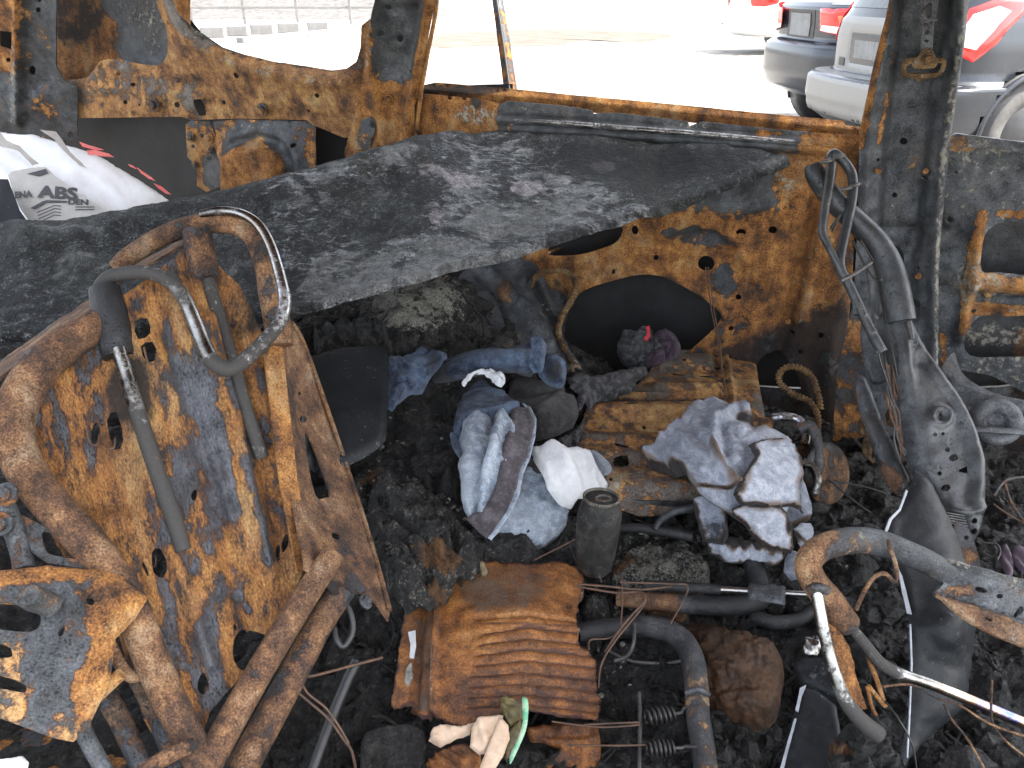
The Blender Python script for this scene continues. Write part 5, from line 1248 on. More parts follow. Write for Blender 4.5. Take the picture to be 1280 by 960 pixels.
tube('headrest_post', [(148, 436, 1.06), (162, 482, 1.05), (180, 540, 1.04), (200, 600, 1.03), (218, 650, 1.02), (229, 688, 1.015)], [18, 18, 20, 20, 20, 19], M['chrome'], LS, 12, base=(.3, .6, .0), along=[(0, (.1, .3, .3)), (.2, (.2, .5, .1)), (.5, (.4, .8, 0)), (1, (.3, .85, 0))], nz=.04)
tube('headrest_post', [(260, 350, 1.17), (275, 400, 1.16), (290, 450, 1.145), (306, 506, 1.13), (322, 555, 1.12), (328, 572, 1.12)], [16, 17, 17, 17, 17, 17], M['chrome'], LS, 12, base=(.35, .7, .0), nz=.04)
# side flange
fm = depths([(345, 410, 1.20), (365, 420, 1.26), (490, 770, 1.13), (400, 700, 1.07), (345, 560, 1.13)])
sheet('side_flange', [(352, 418), (364, 402), (376, 420), (392, 462), (430, 572), (462, 672), (488, 762), (486, 776), (470, 752), (455, 742), (420, 742), (395, 720), (380, 712), (366, 640), (352, 560), (336, 470), (330, 440)], fm, rm, LS,
    [ell(379, 524, 5, 4.5, n=12), crom([(381, 541), (386, 544), (412, 612), (406, 622), (394, 618), (382, 560)], 3), ell(420, 670, 6, 4.5, 20, 10), ell(374, 492, 2.2, n=8)], step=5, hstep=2.5, th=.003,
    feats=[('ridge', [(350, 436), (364, 560), (386, 700)], 9, .006), ('noise', 50, .0015, 3)],
    paint=[('s', ('p', [(395, 715), (460, 735), (490, 780), (420, 760)]), .8, 14), ('r', ('b', 360, 520, 20, 60), .98, .5)], base=(.78, .02, .06))
lipm = lift(fm, .004)
lp_ = np.array([(365, 404), (376, 422), (392, 463), (430, 573), (462, 673), (487, 763)], float); lw_ = lipm(lp_[:, 0], lp_[:, 1])
tube_w('flange_lip', lw_, .0042, rm, LS, 8, (.74, .05, .12), sub=8)
bolt(fm, 457, 752, 6, LS, M['grey'], (.1, .1, .5))
sheet('flange_web', [(330, 440), (352, 424), (372, 600), (390, 712), (372, 716), (350, 600)], depths([(330, 440, 1.16), (352, 424, 1.20), (390, 712, 1.08)]), M['burnt'], LS, step=6, th=.003, base=(.9, .1, .05))
sheet('top_flange', [(-30, 478), (0, 452), (60, 408), (116, 372), (150, 340), (235, 296), (236, 302), (150, 350), (118, 384), (64, 422), (10, 464), (-30, 496)], depths([(-30, 480, 1.07), (116, 376, 1.16), (236, 298, 1.26), (60, 420, 1.08)]), rm, LS, step=4, th=.004, feats=[('noise', 20, .002, 3)], base=(.75, .2, .1))
# cross tubes at the bottom right of the seat back
tube('cross_tube', [(418, 690, 1.06), (380, 748, 1.03), (330, 830, .99), (285, 908, .95), (255, 965, .92)], [30, 33, 35, 37, 38], rm, LS, 18, base=(.85, .0, .05), nz=.015)
tube('cross_tube', [(430, 735, 1.08), (400, 780, 1.06), (360, 855, 1.02), (330, 910, .99), (300, 965, .96)], [32, 34, 37, 39, 40], rm, LS, 18, base=(.62, .3, .05), along=[(0, (.5, .5, .1)), (.5, (.7, .3, .05)), (1, (.6, .3, .05))], nz=.03)
tube('hook', [(425, 745, 1.09), (438, 765, 1.08), (441, 790, 1.07), (430, 808, 1.06), (421, 800, 1.06), (418, 785, 1.07)], 7, M['trim'], LS, 8)
# recliner bracket in the lower left corner
bm = depths([(0, 715, .88), (150, 720, .93), (0, 895, .80), (100, 920, .82)])
sheet('recliner_bracket', [(-40, 706), (0, 710), (60, 704), (150, 713), (186, 745), (170, 770), (144, 800), (138, 850), (112, 905), (92, 926), (70, 922), (0, 896), (-40, 884)], bm, M['burnt'], LS,
    [crom([(-10, 756), (16, 754), (34, 762), (50, 768), (48, 784), (30, 790), (-10, 782)], 3), crom([(-20, 803), (8, 806), (15, 814), (12, 822), (-20, 820)], 3), crom([(-20, 843), (10, 846), (32, 856), (30, 866), (8, 862), (-20, 856)], 3), ell(77, 791, 4, 6.5, 20, 10), ell(113, 752, 6, 4.5, 30, 10)], step=5, hstep=2.5, th=.004,
    feats=[('edge', 6, -.006), ('ridge', [(60, 715), (90, 740), (80, 800)], 8, .006), ('noise', 30, .002, 4), ('ridge', [(120, 720), (150, 770), (130, 850)], 9, .010)],
    paint=[('r', ('p', [(90, 740), (150, 720), (190, 750), (140, 800), (135, 850), (100, 900), (90, 860), (120, 800)]), .95, 12), ('a', ('b', 95, 830, 26, 20), .45, .6), ('r', ('b', 0, 715, 150, 14), .85, .5)], base=(.3, .05, .16))
bolt(lift(bm, .02), 37, 744, 13, LS, M['conduit'], (.8, .0, .5))
tube('bolt_shank', [(37, 744, .84), (54, 752, .86), (66, 758, .87)], [26, 30, 30], M['burnt'], LS, 12, base=(.2, .1, .3))
tube('hook_tube', [(152, 842, .88), (130, 862, .875), (110, 882, .87), (102, 905, .865), (112, 930, .86), (132, 965, .85)], [16, 17, 20, 21, 20, 20], M['burnt'], LS, 12, base=(.92, .0, .1), along=[(0, (.9, 0, .1)), (.5, (.95, 0, .2)), (.75, (.1, .1, .2)), (1, (.1, .2, .2))])
tube('hook_tube', [(175, 965, .86), (205, 948, .88), (228, 936, .89), (238, 934, .9)], [18, 20, 20, 18], rm, LS, 12, base=(.7, .1, .15))
tube('hook_tube', [(136, 800, .92), (150, 830, .93), (165, 846, .93), (185, 838, .94), (180, 818, .95)], [14, 15, 15, 14, 12], rm, LS, 10, base=(.75, .2, .1))
sheet('inner_bracket', [(20, 640), (60, 660), (130, 706), (140, 715), (60, 704), (40, 690)], depths([(20, 640, .93), (140, 715, .94), (40, 700, .91)]), rm, LS, [crom([(54, 664), (84, 676), (104, 698), (66, 694), (56, 684)], 3)], step=4, hstep=2.5, th=.004, base=(.6, .2, .1))
for pp in ([(120, 850, .95), (150, 900, .94), (180, 965, .93)], [(160, 820, .97), (190, 880, .96), (225, 965, .95)], [(0, 620, .92), (24, 680, .92), (30, 712, .91)]):
    tube('frame_rod', pp, 26, rm, LS, 10, base=(.45, .45, .05))
for (px, py) in ((8, 618), (2, 655)): bolt(depths([(-10, 600, .91), (30, 600, .91), (0, 680, .9)]), px, py, 15, LS, M['burnt'], (.62, .2, .2))
tag(sheet('white_scrap', [(-20, 955), (0, 945), (26, 942), (34, 950), (28, 975), (-20, 975)], depths([(-20, 945, .83), (34, 945, .84), (0, 975, .82)]), M['white_cloth'], None, step=4, feats=[('edge', 8, -.01), ('noise', 8, .004, 2)], base=(.1, .2, .6)), 'small pale scrap in the bottom left corner, below the rusty bracket', 'scrap')

# ------------------------------------------------------------------ right front seat: frame of the seat back seen edge on
RS = thing('seat_skeleton', 'bare grey seat back frame standing against the right door pillar', 'seat frame', U(1215, 690, 1.36))
gm = M['satin']
tube('frame_tube', [(1016, 206, 1.47), (1022, 222, 1.47), (1046, 254, 1.465), (1078, 284, 1.46), (1098, 306, 1.455), (1112, 336, 1.45), (1120, 370, 1.445), (1126, 402, 1.44)], [20, 26, 27, 28, 30, 34, 36, 36], gm, RS, 18, base=(.0, .05, .2), along=[(0, (.45, 0, .6)), (.15, (.2, .05, .3)), (.4, (0, .1, .1)), (1, (0, .25, .0))], nz=.01)
sp = depths([(1120, 390, 1.435), (1150, 390, 1.44), (1243, 610, 1.37), (1160, 590, 1.36), (1220, 688, 1.34)])
sheet('side_plate', crom([(1112, 392), (1128, 376), (1146, 392), (1160, 420), (1185, 457), (1213, 497), (1234, 544), (1243, 590), (1241, 642), (1232, 672), (1219, 690), (1211, 676), (1204, 655), (1186, 640), (1172, 612), (1158, 588), (1147, 540), (1136, 490), (1122, 430)], 3), sp, gm, RS,
    [ell(1173, 542, 2.6, n=9), ell(1183, 541, 2.2, n=8), ell(1197, 571, 6, 4.4, -10, 12), ell(1189, 561, 3.2, n=9), ell(1188, 609, 5.6, 4.4, -15, 12), ell(1183, 619, 2.6, n=8), ell(1180, 591, 3, n=8), ell(1179, 519, 2.6, 6, 5, 10), ell(1218, 651, 3.6, n=9), ell(1219, 664, 3, 4, n=8), [(1204, 586), (1214, 582), (1215, 591), (1204, 589)]], step=4.5, hstep=2, th=.0025,
    feats=[('edge', 16, -.042), ('plat', [(1140, 420), (1160, 440), (1215, 540), (1222, 600), (1214, 636), (1180, 630), (1160, 580), (1146, 500)], 7, -.010), ('rim', 1179, 519, 11, 4, .009), ('bump', 1156, 452, 8, 10, -.008), ('ridge', [(1180, 640), (1205, 640), (1235, 634)], 4, .008), ('noise', 40, .003, 3)],
    paint=[('s', ('l', [(1130, 400), (1150, 440), (1165, 480)], 14), .4, .6), ('a', ('b', 1208, 585, 8, 5), .8, .5), ('r', ('b', 1215, 680, 16, 14), .5, .5), ('a', ('l', [(1180, 642), (1210, 650)], 6), .45, .5)], base=(.02, .08, .08))
tube('slot_bead', [(1136, 402, 1.43), (1140, 424, 1.425)], 7, M['dark_wire'], RS, 8)
hp = M['satin']
tube('headrest_guide', [(1039, 204, 1.44), (1036, 232, 1.435), (1031, 262, 1.43), (1028, 290, 1.425), (1034, 305, 1.42), (1046, 328, 1.415), (1058, 352, 1.41), (1068, 376, 1.405), (1070, 394, 1.40)], [12, 12, 11, 10, 9, 9, 9, 8, 7], hp, RS, 10, base=(.1, .05, .4), nz=.02)
tube('headrest_post', [(1040, 206, 1.45), (1038, 197, 1.45), (1043, 192, 1.45), (1052, 199, 1.45), (1062, 212, 1.45), (1066, 226, 1.445), (1065, 250, 1.44), (1058, 284, 1.43), (1051, 318, 1.42), (1051, 336, 1.415), (1062, 358, 1.41), (1078, 392, 1.40), (1094, 424, 1.39), (1103, 440, 1.385)], [10, 11, 12, 12, 12, 12, 12, 12, 12, 12, 12, 12, 13, 13], hp, RS, 12, base=(.05, .0, .55), along=[(0, (.1, .0, .4)), (.4, (.05, .1, .2)), (.7, (.2, .0, .5)), (1, (.3, 0, .7))], nz=.02)
for (x, y, d) in ((1058, 236, 1.43), (1068, 232, 1.43), (1033, 202, 1.43), (1049, 196, 1.43)): tube('clip', [(x - 6, y + 1, d), (x, y, d - .004), (x + 6, y - 2, d)], 5, M['dark_wire'], RS, 6)
tube('link_rod', [(1051, 351, 1.40), (1070, 341, 1.41), (1089, 328, 1.42)], 5, M['dark_wire'], RS, 8)
tube('spring_wire', [(1066, 300, 1.45), (1080, 330, 1.44), (1095, 350, 1.43), (1102, 350, 1.42)], 3, M['spring'], RS, 6)
tube('spring_wire', [(1038, 286, 1.43), (1050, 268, 1.43), (1040, 290, 1.43)], 3, M['spring'], RS, 6)
sheet('inner_side_plate', crom([(1072, 470), (1086, 472), (1104, 520), (1128, 572), (1140, 600), (1128, 616), (1110, 600), (1086, 540), (1074, 500)], 3), depths([(1072, 470, 1.50), (1140, 600, 1.42), (1086, 540, 1.46)]), gm, RS, step=5, th=.003, feats=[('edge', 6, -.012), ('noise', 20, .003, 2)], base=(.3, .3, .2), paint=[('r', ('b', 1110, 600, 16, 16), .9, .5)])
sheet('inner_side_plate', crom([(1078, 396), (1092, 390), (1110, 410), (1120, 440), (1118, 470), (1096, 480), (1084, 470), (1076, 430)], 3), depths([(1078, 396, 1.54), (1118, 470, 1.50), (1080, 480, 1.52)]), M['grey'], RS, [ell(1096, 446, 4, n=9)], step=4, th=.003, feats=[('edge', 5, -.01)], base=(.05, .3, .1))
sheet('recliner_plate', crom([(1192, 652), (1210, 660), (1222, 690), (1226, 712), (1214, 716), (1200, 690)], 3), depths([(1192, 652, 1.34), (1226, 712, 1.30), (1200, 700, 1.31)]), M['rust'], RS, [ell(1208, 672, 3, n=8)], step=4, hstep=2, th=.003, base=(.5, .1, .4))
for k in range(5):
    sheet('recliner_plate' if 0 else 'stamped_rib', [(1184 + k, 640 + k * 3.2), (1206 + k, 644 + k * 3.2), (1206 + k, 645.6 + k * 3.2), (1184 + k, 641.6 + k * 3.2)], depths([(1120, 390, 1.43), (1243, 610, 1.36), (1220, 688, 1.33)]), M['dark_wire'], RS, step=4, th=.002, base=(0, 0, 0))

# pulley drum and beam behind
PU = thing('pulley', 'grey belt pulley drum lying on debris below the front door', 'pulley', U(1243, 548, 1.45))
lathe('drum', [(.036, 0), (.045, .004), (.045, .016), (.036, .02), (.020, .02), (.018, .012), (.005, .012)], U(1243, 528, 1.46), (-.25, -.75, .55), M['grey'], PU, 30, (.1, .2, .35))
tag(tube('beam', [(1196, 540, 1.42), (1230, 537, 1.42), (1300, 542, 1.41)], 13, M['grey'], None, 8, base=(.05, .1, .45), flat=.5), 'pale grey metal beam lying across the debris right of the seat frame', 'beam')

# ------------------------------------------------------------------ lower right seat frame lying on its side
TS = thing('seat_skeleton', 'rusty tubular seat frame with chrome headrest rods, fallen at the lower right', 'seat frame', U(1150, 760, 1.0) - np.array([0, 0, .05]))
tube('frame_tube', [(1058, 780, .985), (1038, 752, .97), (1018, 728, .96), (1010, 706, .955), (1022, 688, .96), (1048, 678, .97), (1078, 675, .985), (1104, 680, .995), (1130, 690, 1.0), (1160, 703, 1.005), (1184, 718, 1.01)], [34, 35, 34, 33, 33, 33, 33, 33, 32, 31, 30], rm, TS, 18, base=(.6, .0, .2), along=[(0, (.75, .05, .1)), (.25, (.85, 0, .1)), (.42, (.6, 0, .3)), (.55, (.25, 0, .55)), (.75, (.12, .0, .45)), (1, (.3, .0, .4))], nz=.015)
sheet('side_plate', [(1124, 690), (1140, 692), (1200, 710), (1300, 738), (1300, 816), (1240, 792), (1200, 768), (1172, 742), (1180, 728), (1160, 712)], depths([(1124, 690, 1.0), (1300, 738, 1.02), (1300, 816, .96), (1172, 742, .985)]), M['grey'], TS, [ell(1227, 737, 8, 3.4, 15, 10), ell(1250, 745, 4, 3, 10, 9), ell(1236, 773, 5.5, 3, 30, 10), ell(1277, 762, 4, 5, 0, 9)], step=4, hstep=2, th=.004,
    feats=[('ridge', [(1172, 738), (1230, 752), (1300, 776)], 4, -.012), ('ridge', [(1130, 688), (1200, 708), (1300, 736)], 6, .014), ('noise', 18, .003, 3)],
    paint=[('r', ('p', [(1170, 738), (1215, 752), (1300, 790), (1300, 830), (1230, 800)]), .8, 5), ('r', ('b', 1210, 738, 30, 10), .5, .5), ('a', ('l', [(1130, 690), (1200, 710), (1300, 738)], 6), .75, .5), ('a', ('p', [(1180, 742), (1220, 764), (1290, 800), (1270, 806), (1200, 770)]), .5, 6)], base=(.1, .08, .15))
tube('headrest_rod', [(1019, 732, .95), (1025, 764, .945), (1032, 800, .94), (1043, 840, .935), (1057, 876, .93), (1078, 902, .93), (1098, 918, .935)], [15, 15, 15, 16, 18, 20, 22], M['chrome'], TS, 14, base=(.1, .3, .5), along=[(0, (.1, .4, .2)), (.12, (0, .1, .4)), (.3, (.1, .5, .2)), (.5, (.0, .36, .2)), (.7, (.1, .7, .2)), (1, (.2, .95, 0))], nz=.04)
tube('headrest_rod', [(1062, 782, .98), (1082, 806, .98), (1100, 828, .98), (1124, 842, .985), (1160, 854, .99), (1200, 870, .995), (1240, 887, 1.0), (1300, 912, 1.005)], [13, 14, 15, 15, 14, 14, 14, 14], M['chrome'], TS, 14, base=(.1, .3, .5), along=[(0, (.3, .7, 0)), (.25, (.2, .75, 0)), (.36, (.1, .7, .0)), (.45, (.05, .35, .4)), (.6, (0, .2, .5)), (.68, (0, 0.05, 1)), (.9, (0, .1, 1)), (1, (0, .2, .8))], nz=.02)
sheet('flat_strip', [(1036, 778), (1050, 790), (1062, 808), (1072, 850), (1084, 886), (1066, 890), (1056, 860), (1044, 820)], depths([(1036, 778, .97), (1062, 808, .975), (1080, 890, .96)]), M['burnt'], TS, step=4, th=.005, feats=[('noise', 12, .002, 3)], base=(.95, .0, .1))
tube('rod_collar', [(1010, 738, .945), (1022, 734, .94), (1034, 738, .945)], 12, M['tubes'], TS, 10, base=(.4, .5, .2))
tube('bent_wire', [(1070, 762, .96), (1080, 740, .955), (1092, 722, .95), (1106, 717, .945), (1118, 727, .95), (1121, 716, .95), (1118, 700, .955), (1112, 684, .96), (1111, 676, .97)], 5.5, M['rust'], TS, 8, base=(.75, .1, .1))
tube('bent_wire', [(1084, 820, .99), (1096, 850, .98), (1104, 876, .975), (1106, 882, .975), (1092, 866, .975), (1086, 858, .97)], 6, M['burnt'], TS, 8, base=(.9, .1, .1))
tube('bent_wire', [(1084, 858, .96), (1090, 884, .955), (1096, 895, .95)], 5, M['burnt'], TS, 8, base=(.9, .1, .1))
# burnt lump round the end of the rod
lump_o = crom([(1056, 905), (1072, 888), (1096, 890), (1112, 908), (1130, 935), (1140, 970), (1060, 975), (1044, 940)], 3)
tag(sheet('burnt_lump', lump_o, depths([(1050, 900, .95), (1110, 900, .95), (1090, 970, .9)]), M['debris'], None, step=3, th=.02, feats=[('edge', 22, -.05), ('noise', 14, .02, 3), ('noise', 5, .005, 4)], paint=[('a', ('b', 1092, 905, 14, 8), .8, .5), ('r', ('b', 1058, 932, 10, 8), 1., .5)], base=(.1, .1, .3)), 'fuzzy burnt grey lump round the end of the chrome rod', 'lump')

# ------------------------------------------------------------------ metal pan in front of the rear door
def zmap(*pts): return depths([Zp(*p) for p in pts])
PAN = thing('seat_pan', 'ribbed rusty metal seat pan with slots lying below the rear door', 'metal pan', U(840, 560, 1.6) - np.array([0, 0, .06]))
pan_m = zmap((815, 440, .44), (945, 445, .44), (730, 510, .45), (960, 520, .45), (735, 600, .46), (965, 610, .46))
pan_o = [(820, 452), (830, 440), (846, 437), (925, 439), (938, 443), (945, 452), (950, 480), (958, 515), (968, 520), (964, 545), (968, 580), (960, 620), (840, 628), (800, 628), (764, 622), (740, 590), (724, 560), (721, 545), (726, 530), (733, 512), (745, 500), (764, 496), (790, 486), (806, 472)]
sheet('pan_sheet', pan_o, pan_m, M['pan'], PAN,
    [crom([(783, 500), (797, 500), (798, 504), (782, 504)], 2), crom([(874, 498), (888, 497), (889, 503), (874, 504)], 2), ell(806, 527, 2.6, n=8), ell(906, 478, 2.6, n=8), slot(840, 467, 855, 468, 2.6), slot(873, 470, 888, 471, 2.6), slot(893, 460, 904, 459, 4), ell(858, 442, 3, 2, n=8), ell(836, 448, 2.4, n=8), ell(912, 449, 2, n=8), ell(921, 448, 3, 2, n=8), ell(932, 449, 3, 2, n=8), ell(855, 456, 2.4, n=8), slot(738, 543, 750, 545, 3), slot(770, 556, 784, 558, 3), crom([(768, 575), (784, 574), (785, 582), (768, 582)], 2), ell(763, 606, 2.6, n=8), ell(895, 443, 2.4, n=8)],
    step=3.2, hstep=2.2, th=.003,
    feats=[('ridge', [(742, 497), (902, 496)], 2.6, -.007), ('ridge', [(742, 494), (902, 493)], 2, .004), ('ridge', [(735, 514), (905, 514)], 3.5, .007), ('ridge', [(735, 533), (900, 536)], 3.5, -.006), ('ridge', [(728, 548), (880, 552)], 3.5, .006), ('plat', [(776, 518), (852, 520), (852, 532), (776, 532)], 3, -.006), ('ridge', [(820, 484), (900, 486)], 4, .006), ('plat', [(826, 446), (890, 444), (892, 462), (824, 462)], 3, .006), ('ridge', [(908, 446), (914, 490), (922, 540)], 4, .006), ('ridge', [(740, 570), (850, 574)], 4, .006), ('plat', [(750, 588), (960, 594), (960, 616), (756, 612)], 4, .006), ('noise', 30, .0012, 3), ('fn', lambda q: -.012 * sstep(q[:, 1], 612, 630)), ('fn', lambda q: -.010 * sstep(q[:, 0], 940, 966) * (q[:, 1] < 520))], hs=2.4,
    paint=[('r', ('p', [(826, 440), (892, 440), (892, 463), (824, 463)]), .3, 4), ('r', ('b', 850, 475, 60, 10), .5, .6), ('r', ('p', [(722, 560), (970, 565), (960, 630), (740, 630)]), .52, 10), ('a', ('p', [(722, 560), (970, 565), (960, 630), (740, 630)]), .62, 10), ('a', ('l', [(800, 484), (900, 490)], 9), .4, .6), ('s', ('b', 745, 545, 20, 12), .5, .6), ('s', ('l', [(740, 497), (904, 497)], 2), .8, .6), ('a', ('b', 930, 470, 20, 30), .3, .6)], base=(.60, .0, .22))
sheet('pan_front', [(742, 600), (764, 620), (800, 626), (880, 628), (880, 642), (820, 641), (764, 634), (744, 616)], zmap((742, 604, .46), (880, 628, .46), (764, 640, .42), (880, 645, .42)), M['tubes'], PAN, step=4, th=.003, base=(.3, .5, .2))
tube('strings', [], 1.6, M['wire'], PAN, 5, sub=4, base=(.5, .1, .3), paths=[[(882, 334, 1.86), (888, 380, 1.84), (897, 425, 1.80), (903, 460, 1.74), (908, 496, 1.70)], [(885, 334, 1.86), (892, 385, 1.83), (900, 430, 1.79), (902, 470, 1.72)]])

# exhaust like canister and pipes right of the shirt
CN = thing('canister', 'burnt metal canister with bent pipes, right of the grey shirt', 'canister', U(1010, 600, 1.5) - np.array([0, 0, .05]))
lathe('drum', [(.002, 0), (.050, 0), (.056, .004), (.056, .045), (.060, .047), (.060, .052), (.05, .055), (.002, .055)], U(1008, 590, 1.53), (.45, -.75, .45), M['tubes'], CN, 28, (.55, .35, .35))
tube('pipe', [(966, 522, 1.54), (985, 521, 1.53), (1000, 526, 1.52), (1008, 540, 1.51), (1006, 556, 1.5)], 11, M['chrome'], CN, 12, base=(.1, .4, .5))
tube('pipe', [(1000, 536, 1.50), (1012, 532, 1.49), (1020, 545, 1.48), (1024, 570, 1.47), (1020, 592, 1.46)], 13, M['tubes'], CN, 12, base=(.5, .1, .5))
tube('pipe', [(1004, 578, 1.46), (1016, 584, 1.45), (1022, 600, 1.44), (1018, 616, 1.44)], 11, M['chrome'], CN, 12, base=(.1, .5, .4))

# corrugated conduits
def conduit(name, pts, w, label, group=None):
    t = thing(name, label, 'conduit', U(*pts[-1]))
    P = np.array(pts, float)
    X = crom(np.c_[U(P[:, 0], P[:, 1], P[:, 2]), w / 2 * P[:, 2] / F], 30, False)
    L = np.r_[0, np.cumsum(np.linalg.norm(np.diff(X[:, :3], axis=0), axis=1))]
    s = np.linspace(0, L[-1], int(L[-1] / .0014))
    D = np.stack([np.interp(s, L, X[:, k]) for k in range(4)], 1)
    r = D[:, 3] * (1 + .17 * np.sign(np.sin(s * 2 * math.pi / .0075)))
    V, Fc = sweep(D[:, :3], r, 10)
    mkobj('corrugated_hose', V, Fc, M['conduit'], t, np.tile((.72, .22, .08), (len(V), 1)))
    return t
conduit('conduit', [(662, 376, 1.99), (664, 355, 1.98), (676, 342, 1.97), (700, 338, 1.96), (716, 346, 1.95), (720, 362, 1.94), (712, 380, 1.93), (702, 396, 1.92), (698, 415, 1.90), (705, 435, 1.88), (716, 455, 1.86)], 7.5, 'scorched yellow corrugated conduit left of the large speaker opening')
conduit('conduit', [(1022, 545, 1.64), (1022, 520, 1.65), (1012, 502, 1.66), (990, 492, 1.67), (976, 480, 1.68), (974, 468, 1.68), (984, 459, 1.68), (1000, 460, 1.67), (1014, 470, 1.67), (1022, 490, 1.66), (1026, 512, 1.655)][::-1], 7.5, 'scorched yellow corrugated conduit coiled in the small round door opening')

# ------------------------------------------------------------------ clothes
def fabric(name, o, mp, mat, parent, step=4, feats=(), paint=(), base=(0, 0, .3), th=.003, rag=.8, smooth=0, holes=(), seed=0):
    return sheet(name, o, mp, mat, parent, holes, step, feats, paint, base, th, rag, smooth, None, None, seed)

# bundle in the speaker opening
B1 = thing('cloth_bundle', 'charred ball of cloth with a red shred, stuffed in the large speaker opening', 'cloth', U(808, 448, 1.92) - np.array([0, 0, .03]))
fabric('charred_cloth', crom([(768, 440), (768, 420), (776, 406), (792, 400), (812, 402), (826, 410), (838, 425), (836, 442), (815, 452), (785, 452)], 3), depths([(768, 440, 1.98), (800, 405, 1.99), (838, 440, 1.96), (800, 450, 1.94)]), M['char_cloth'], B1, 3, [('edge', 22, -.07), ('fold', 20, 12, .030, 3), ('fold', 100, 9, .020, 5), ('noise', 9, .010, 3)], [('a', ('b', 790, 428, 18, 20), .8, .6)], (0, .1, .4), rag=2)
fabric('purple_cloth', crom([(808, 424), (820, 408), (838, 410), (850, 420), (856, 432), (840, 446), (815, 448)], 3), depths([(808, 424, 1.95), (838, 410, 1.98), (856, 432, 1.95), (815, 448, 1.92)]), M['purple_cloth'], B1, 3, [('edge', 14, -.04), ('fold', 60, 9, .026, 6), ('noise', 8, .006, 3)], [], (0, .1, .3), rag=1)
fabric('red_shred', [(807, 408), (812, 407), (813, 420), (809, 426), (805, 424), (809, 416)], depths([(807, 408, 1.92), (813, 420, 1.91), (805, 426, 1.90)]), M['red'], B1, 2, [], [], (0, 0, 0), rag=1)

# blue jeans leg lying across
J1 = thing('rolled_jeans', 'rolled dark blue denim leg with a frayed burnt hem, lying behind the other clothes', 'jeans', U(640, 470, 1.7) - np.array([0, 0, .05]))
jm = zmap((545, 450, .56), (680, 425, .60), (600, 480, .52), (715, 480, .52), (640, 440, .6))
fabric('leg', [(528, 470), (546, 452), (572, 444), (600, 436), (632, 428), (660, 422), (680, 419), (684, 430), (682, 456), (676, 468), (650, 474), (620, 474), (590, 478), (560, 482), (536, 484)], lift(jm, .11), M['denim'], J1, 3.5,
    [('edge', 20, -.055), ('fold', -12, 20, .010, 4), ('ridge', [(560, 468), (620, 452), (676, 436)], 5, .008), ('noise', 20, .004, 2)], [('a', ('b', 620, 445, 40, 14), .75, .6), ('s', ('p', [(528, 470), (560, 448), (570, 484), (530, 490)]), .75, 12), ('s', ('l', [(540, 484), (620, 476), (680, 470)], 5), .5, .6)], (0, .05, .30), rag=.6)
fabric('cuff', [(668, 420), (679, 418), (686, 430), (684, 452), (680, 464), (670, 466), (664, 455), (668, 438)], lift(jm, .125), M['denim'], J1, 3, [('edge', 7, -.012), ('fold', 80, 9, .004, 5)], [('a', ('l', [(682, 425), (680, 462)], 4), .9, .5), ('a', ('e', 2.6, 9, 2), 1.0, .8)], (0, .0, .5), rag=.6)
fabric('hem', crom([(684, 438), (700, 436), (710, 446), (714, 460), (710, 478), (700, 482), (686, 474), (680, 460)], 3), lift(jm, .11), M['denim'], J1, 3, [('edge', 14, -.035), ('fold', 70, 10, .010, 7), ('noise', 6, .005, 3)], [('s', ('b', 694, 462, 11, 14), .75, .5), ('a', ('b', 706, 455, 6, 18), .7, .5), ('a', ('e', 2.6, 9, 2), 1.0, .8)], (0, .15, .35), rag=1.5)
# second denim piece to the left
J2 = thing('denim_scrap', 'crumpled dark blue denim piece beside the black plastic slab', 'denim', U(520, 480, 1.65) - np.array([0, 0, .05]))
j2m = zmap((485, 440, .60), (560, 440, .60), (485, 510, .54), (550, 480, .55))
fabric('denim', [(484, 444), (500, 438), (516, 434), (526, 424), (538, 434), (556, 432), (558, 442), (548, 456), (540, 468), (530, 482), (512, 488), (500, 498), (492, 508), (486, 505), (486, 480)], lift(j2m, .07), M['denim'], J2, 3, [('edge', 12, -.03), ('fold', -24, 11, .017, 9), ('fold', 40, 18, .014, 2), ('noise', 10, .004, 3)], [('a', ('l', [(500, 446), (524, 444), (520, 470)], 8), .8, .6), ('s', ('b', 545, 455, 14, 20), .6, .6), ('s', ('b', 500, 500, 16, 12), .5, .6), ('a', ('e', 2.6, 9, 2), 1.0, .8)], (0, .14, .4), rag=1)

# black cloth
K1 = thing('black_cloth', 'brownish black folded cloth between the two pairs of jeans', 'cloth', U(685, 510, 1.55) - np.array([0, 0, .05]))
k1m = zmap((636, 470, .52), (720, 480, .53), (640, 540, .49), (722, 535, .49), (680, 500, .54))
fabric('folded_cloth', [(632, 476), (640, 466), (660, 466), (684, 470), (706, 476), (718, 486), (726, 500), (728, 518), (722, 530), (706, 538), (688, 543), (668, 546), (640, 540), (628, 510)], k1m, M['black_cloth'], K1, 3.5, [('edge', 12, -.028), ('ridge', [(640, 494), (680, 488), (712, 486)], 4, -.012), ('ridge', [(660, 520), (690, 500), (702, 488)], 4, .008), ('fold', -25, 22, .010, 11), ('noise', 20, .004, 3)], [('s', ('b', 650, 480, 20, 14), .35, .6)], (0, .05, .5), rag=.8)
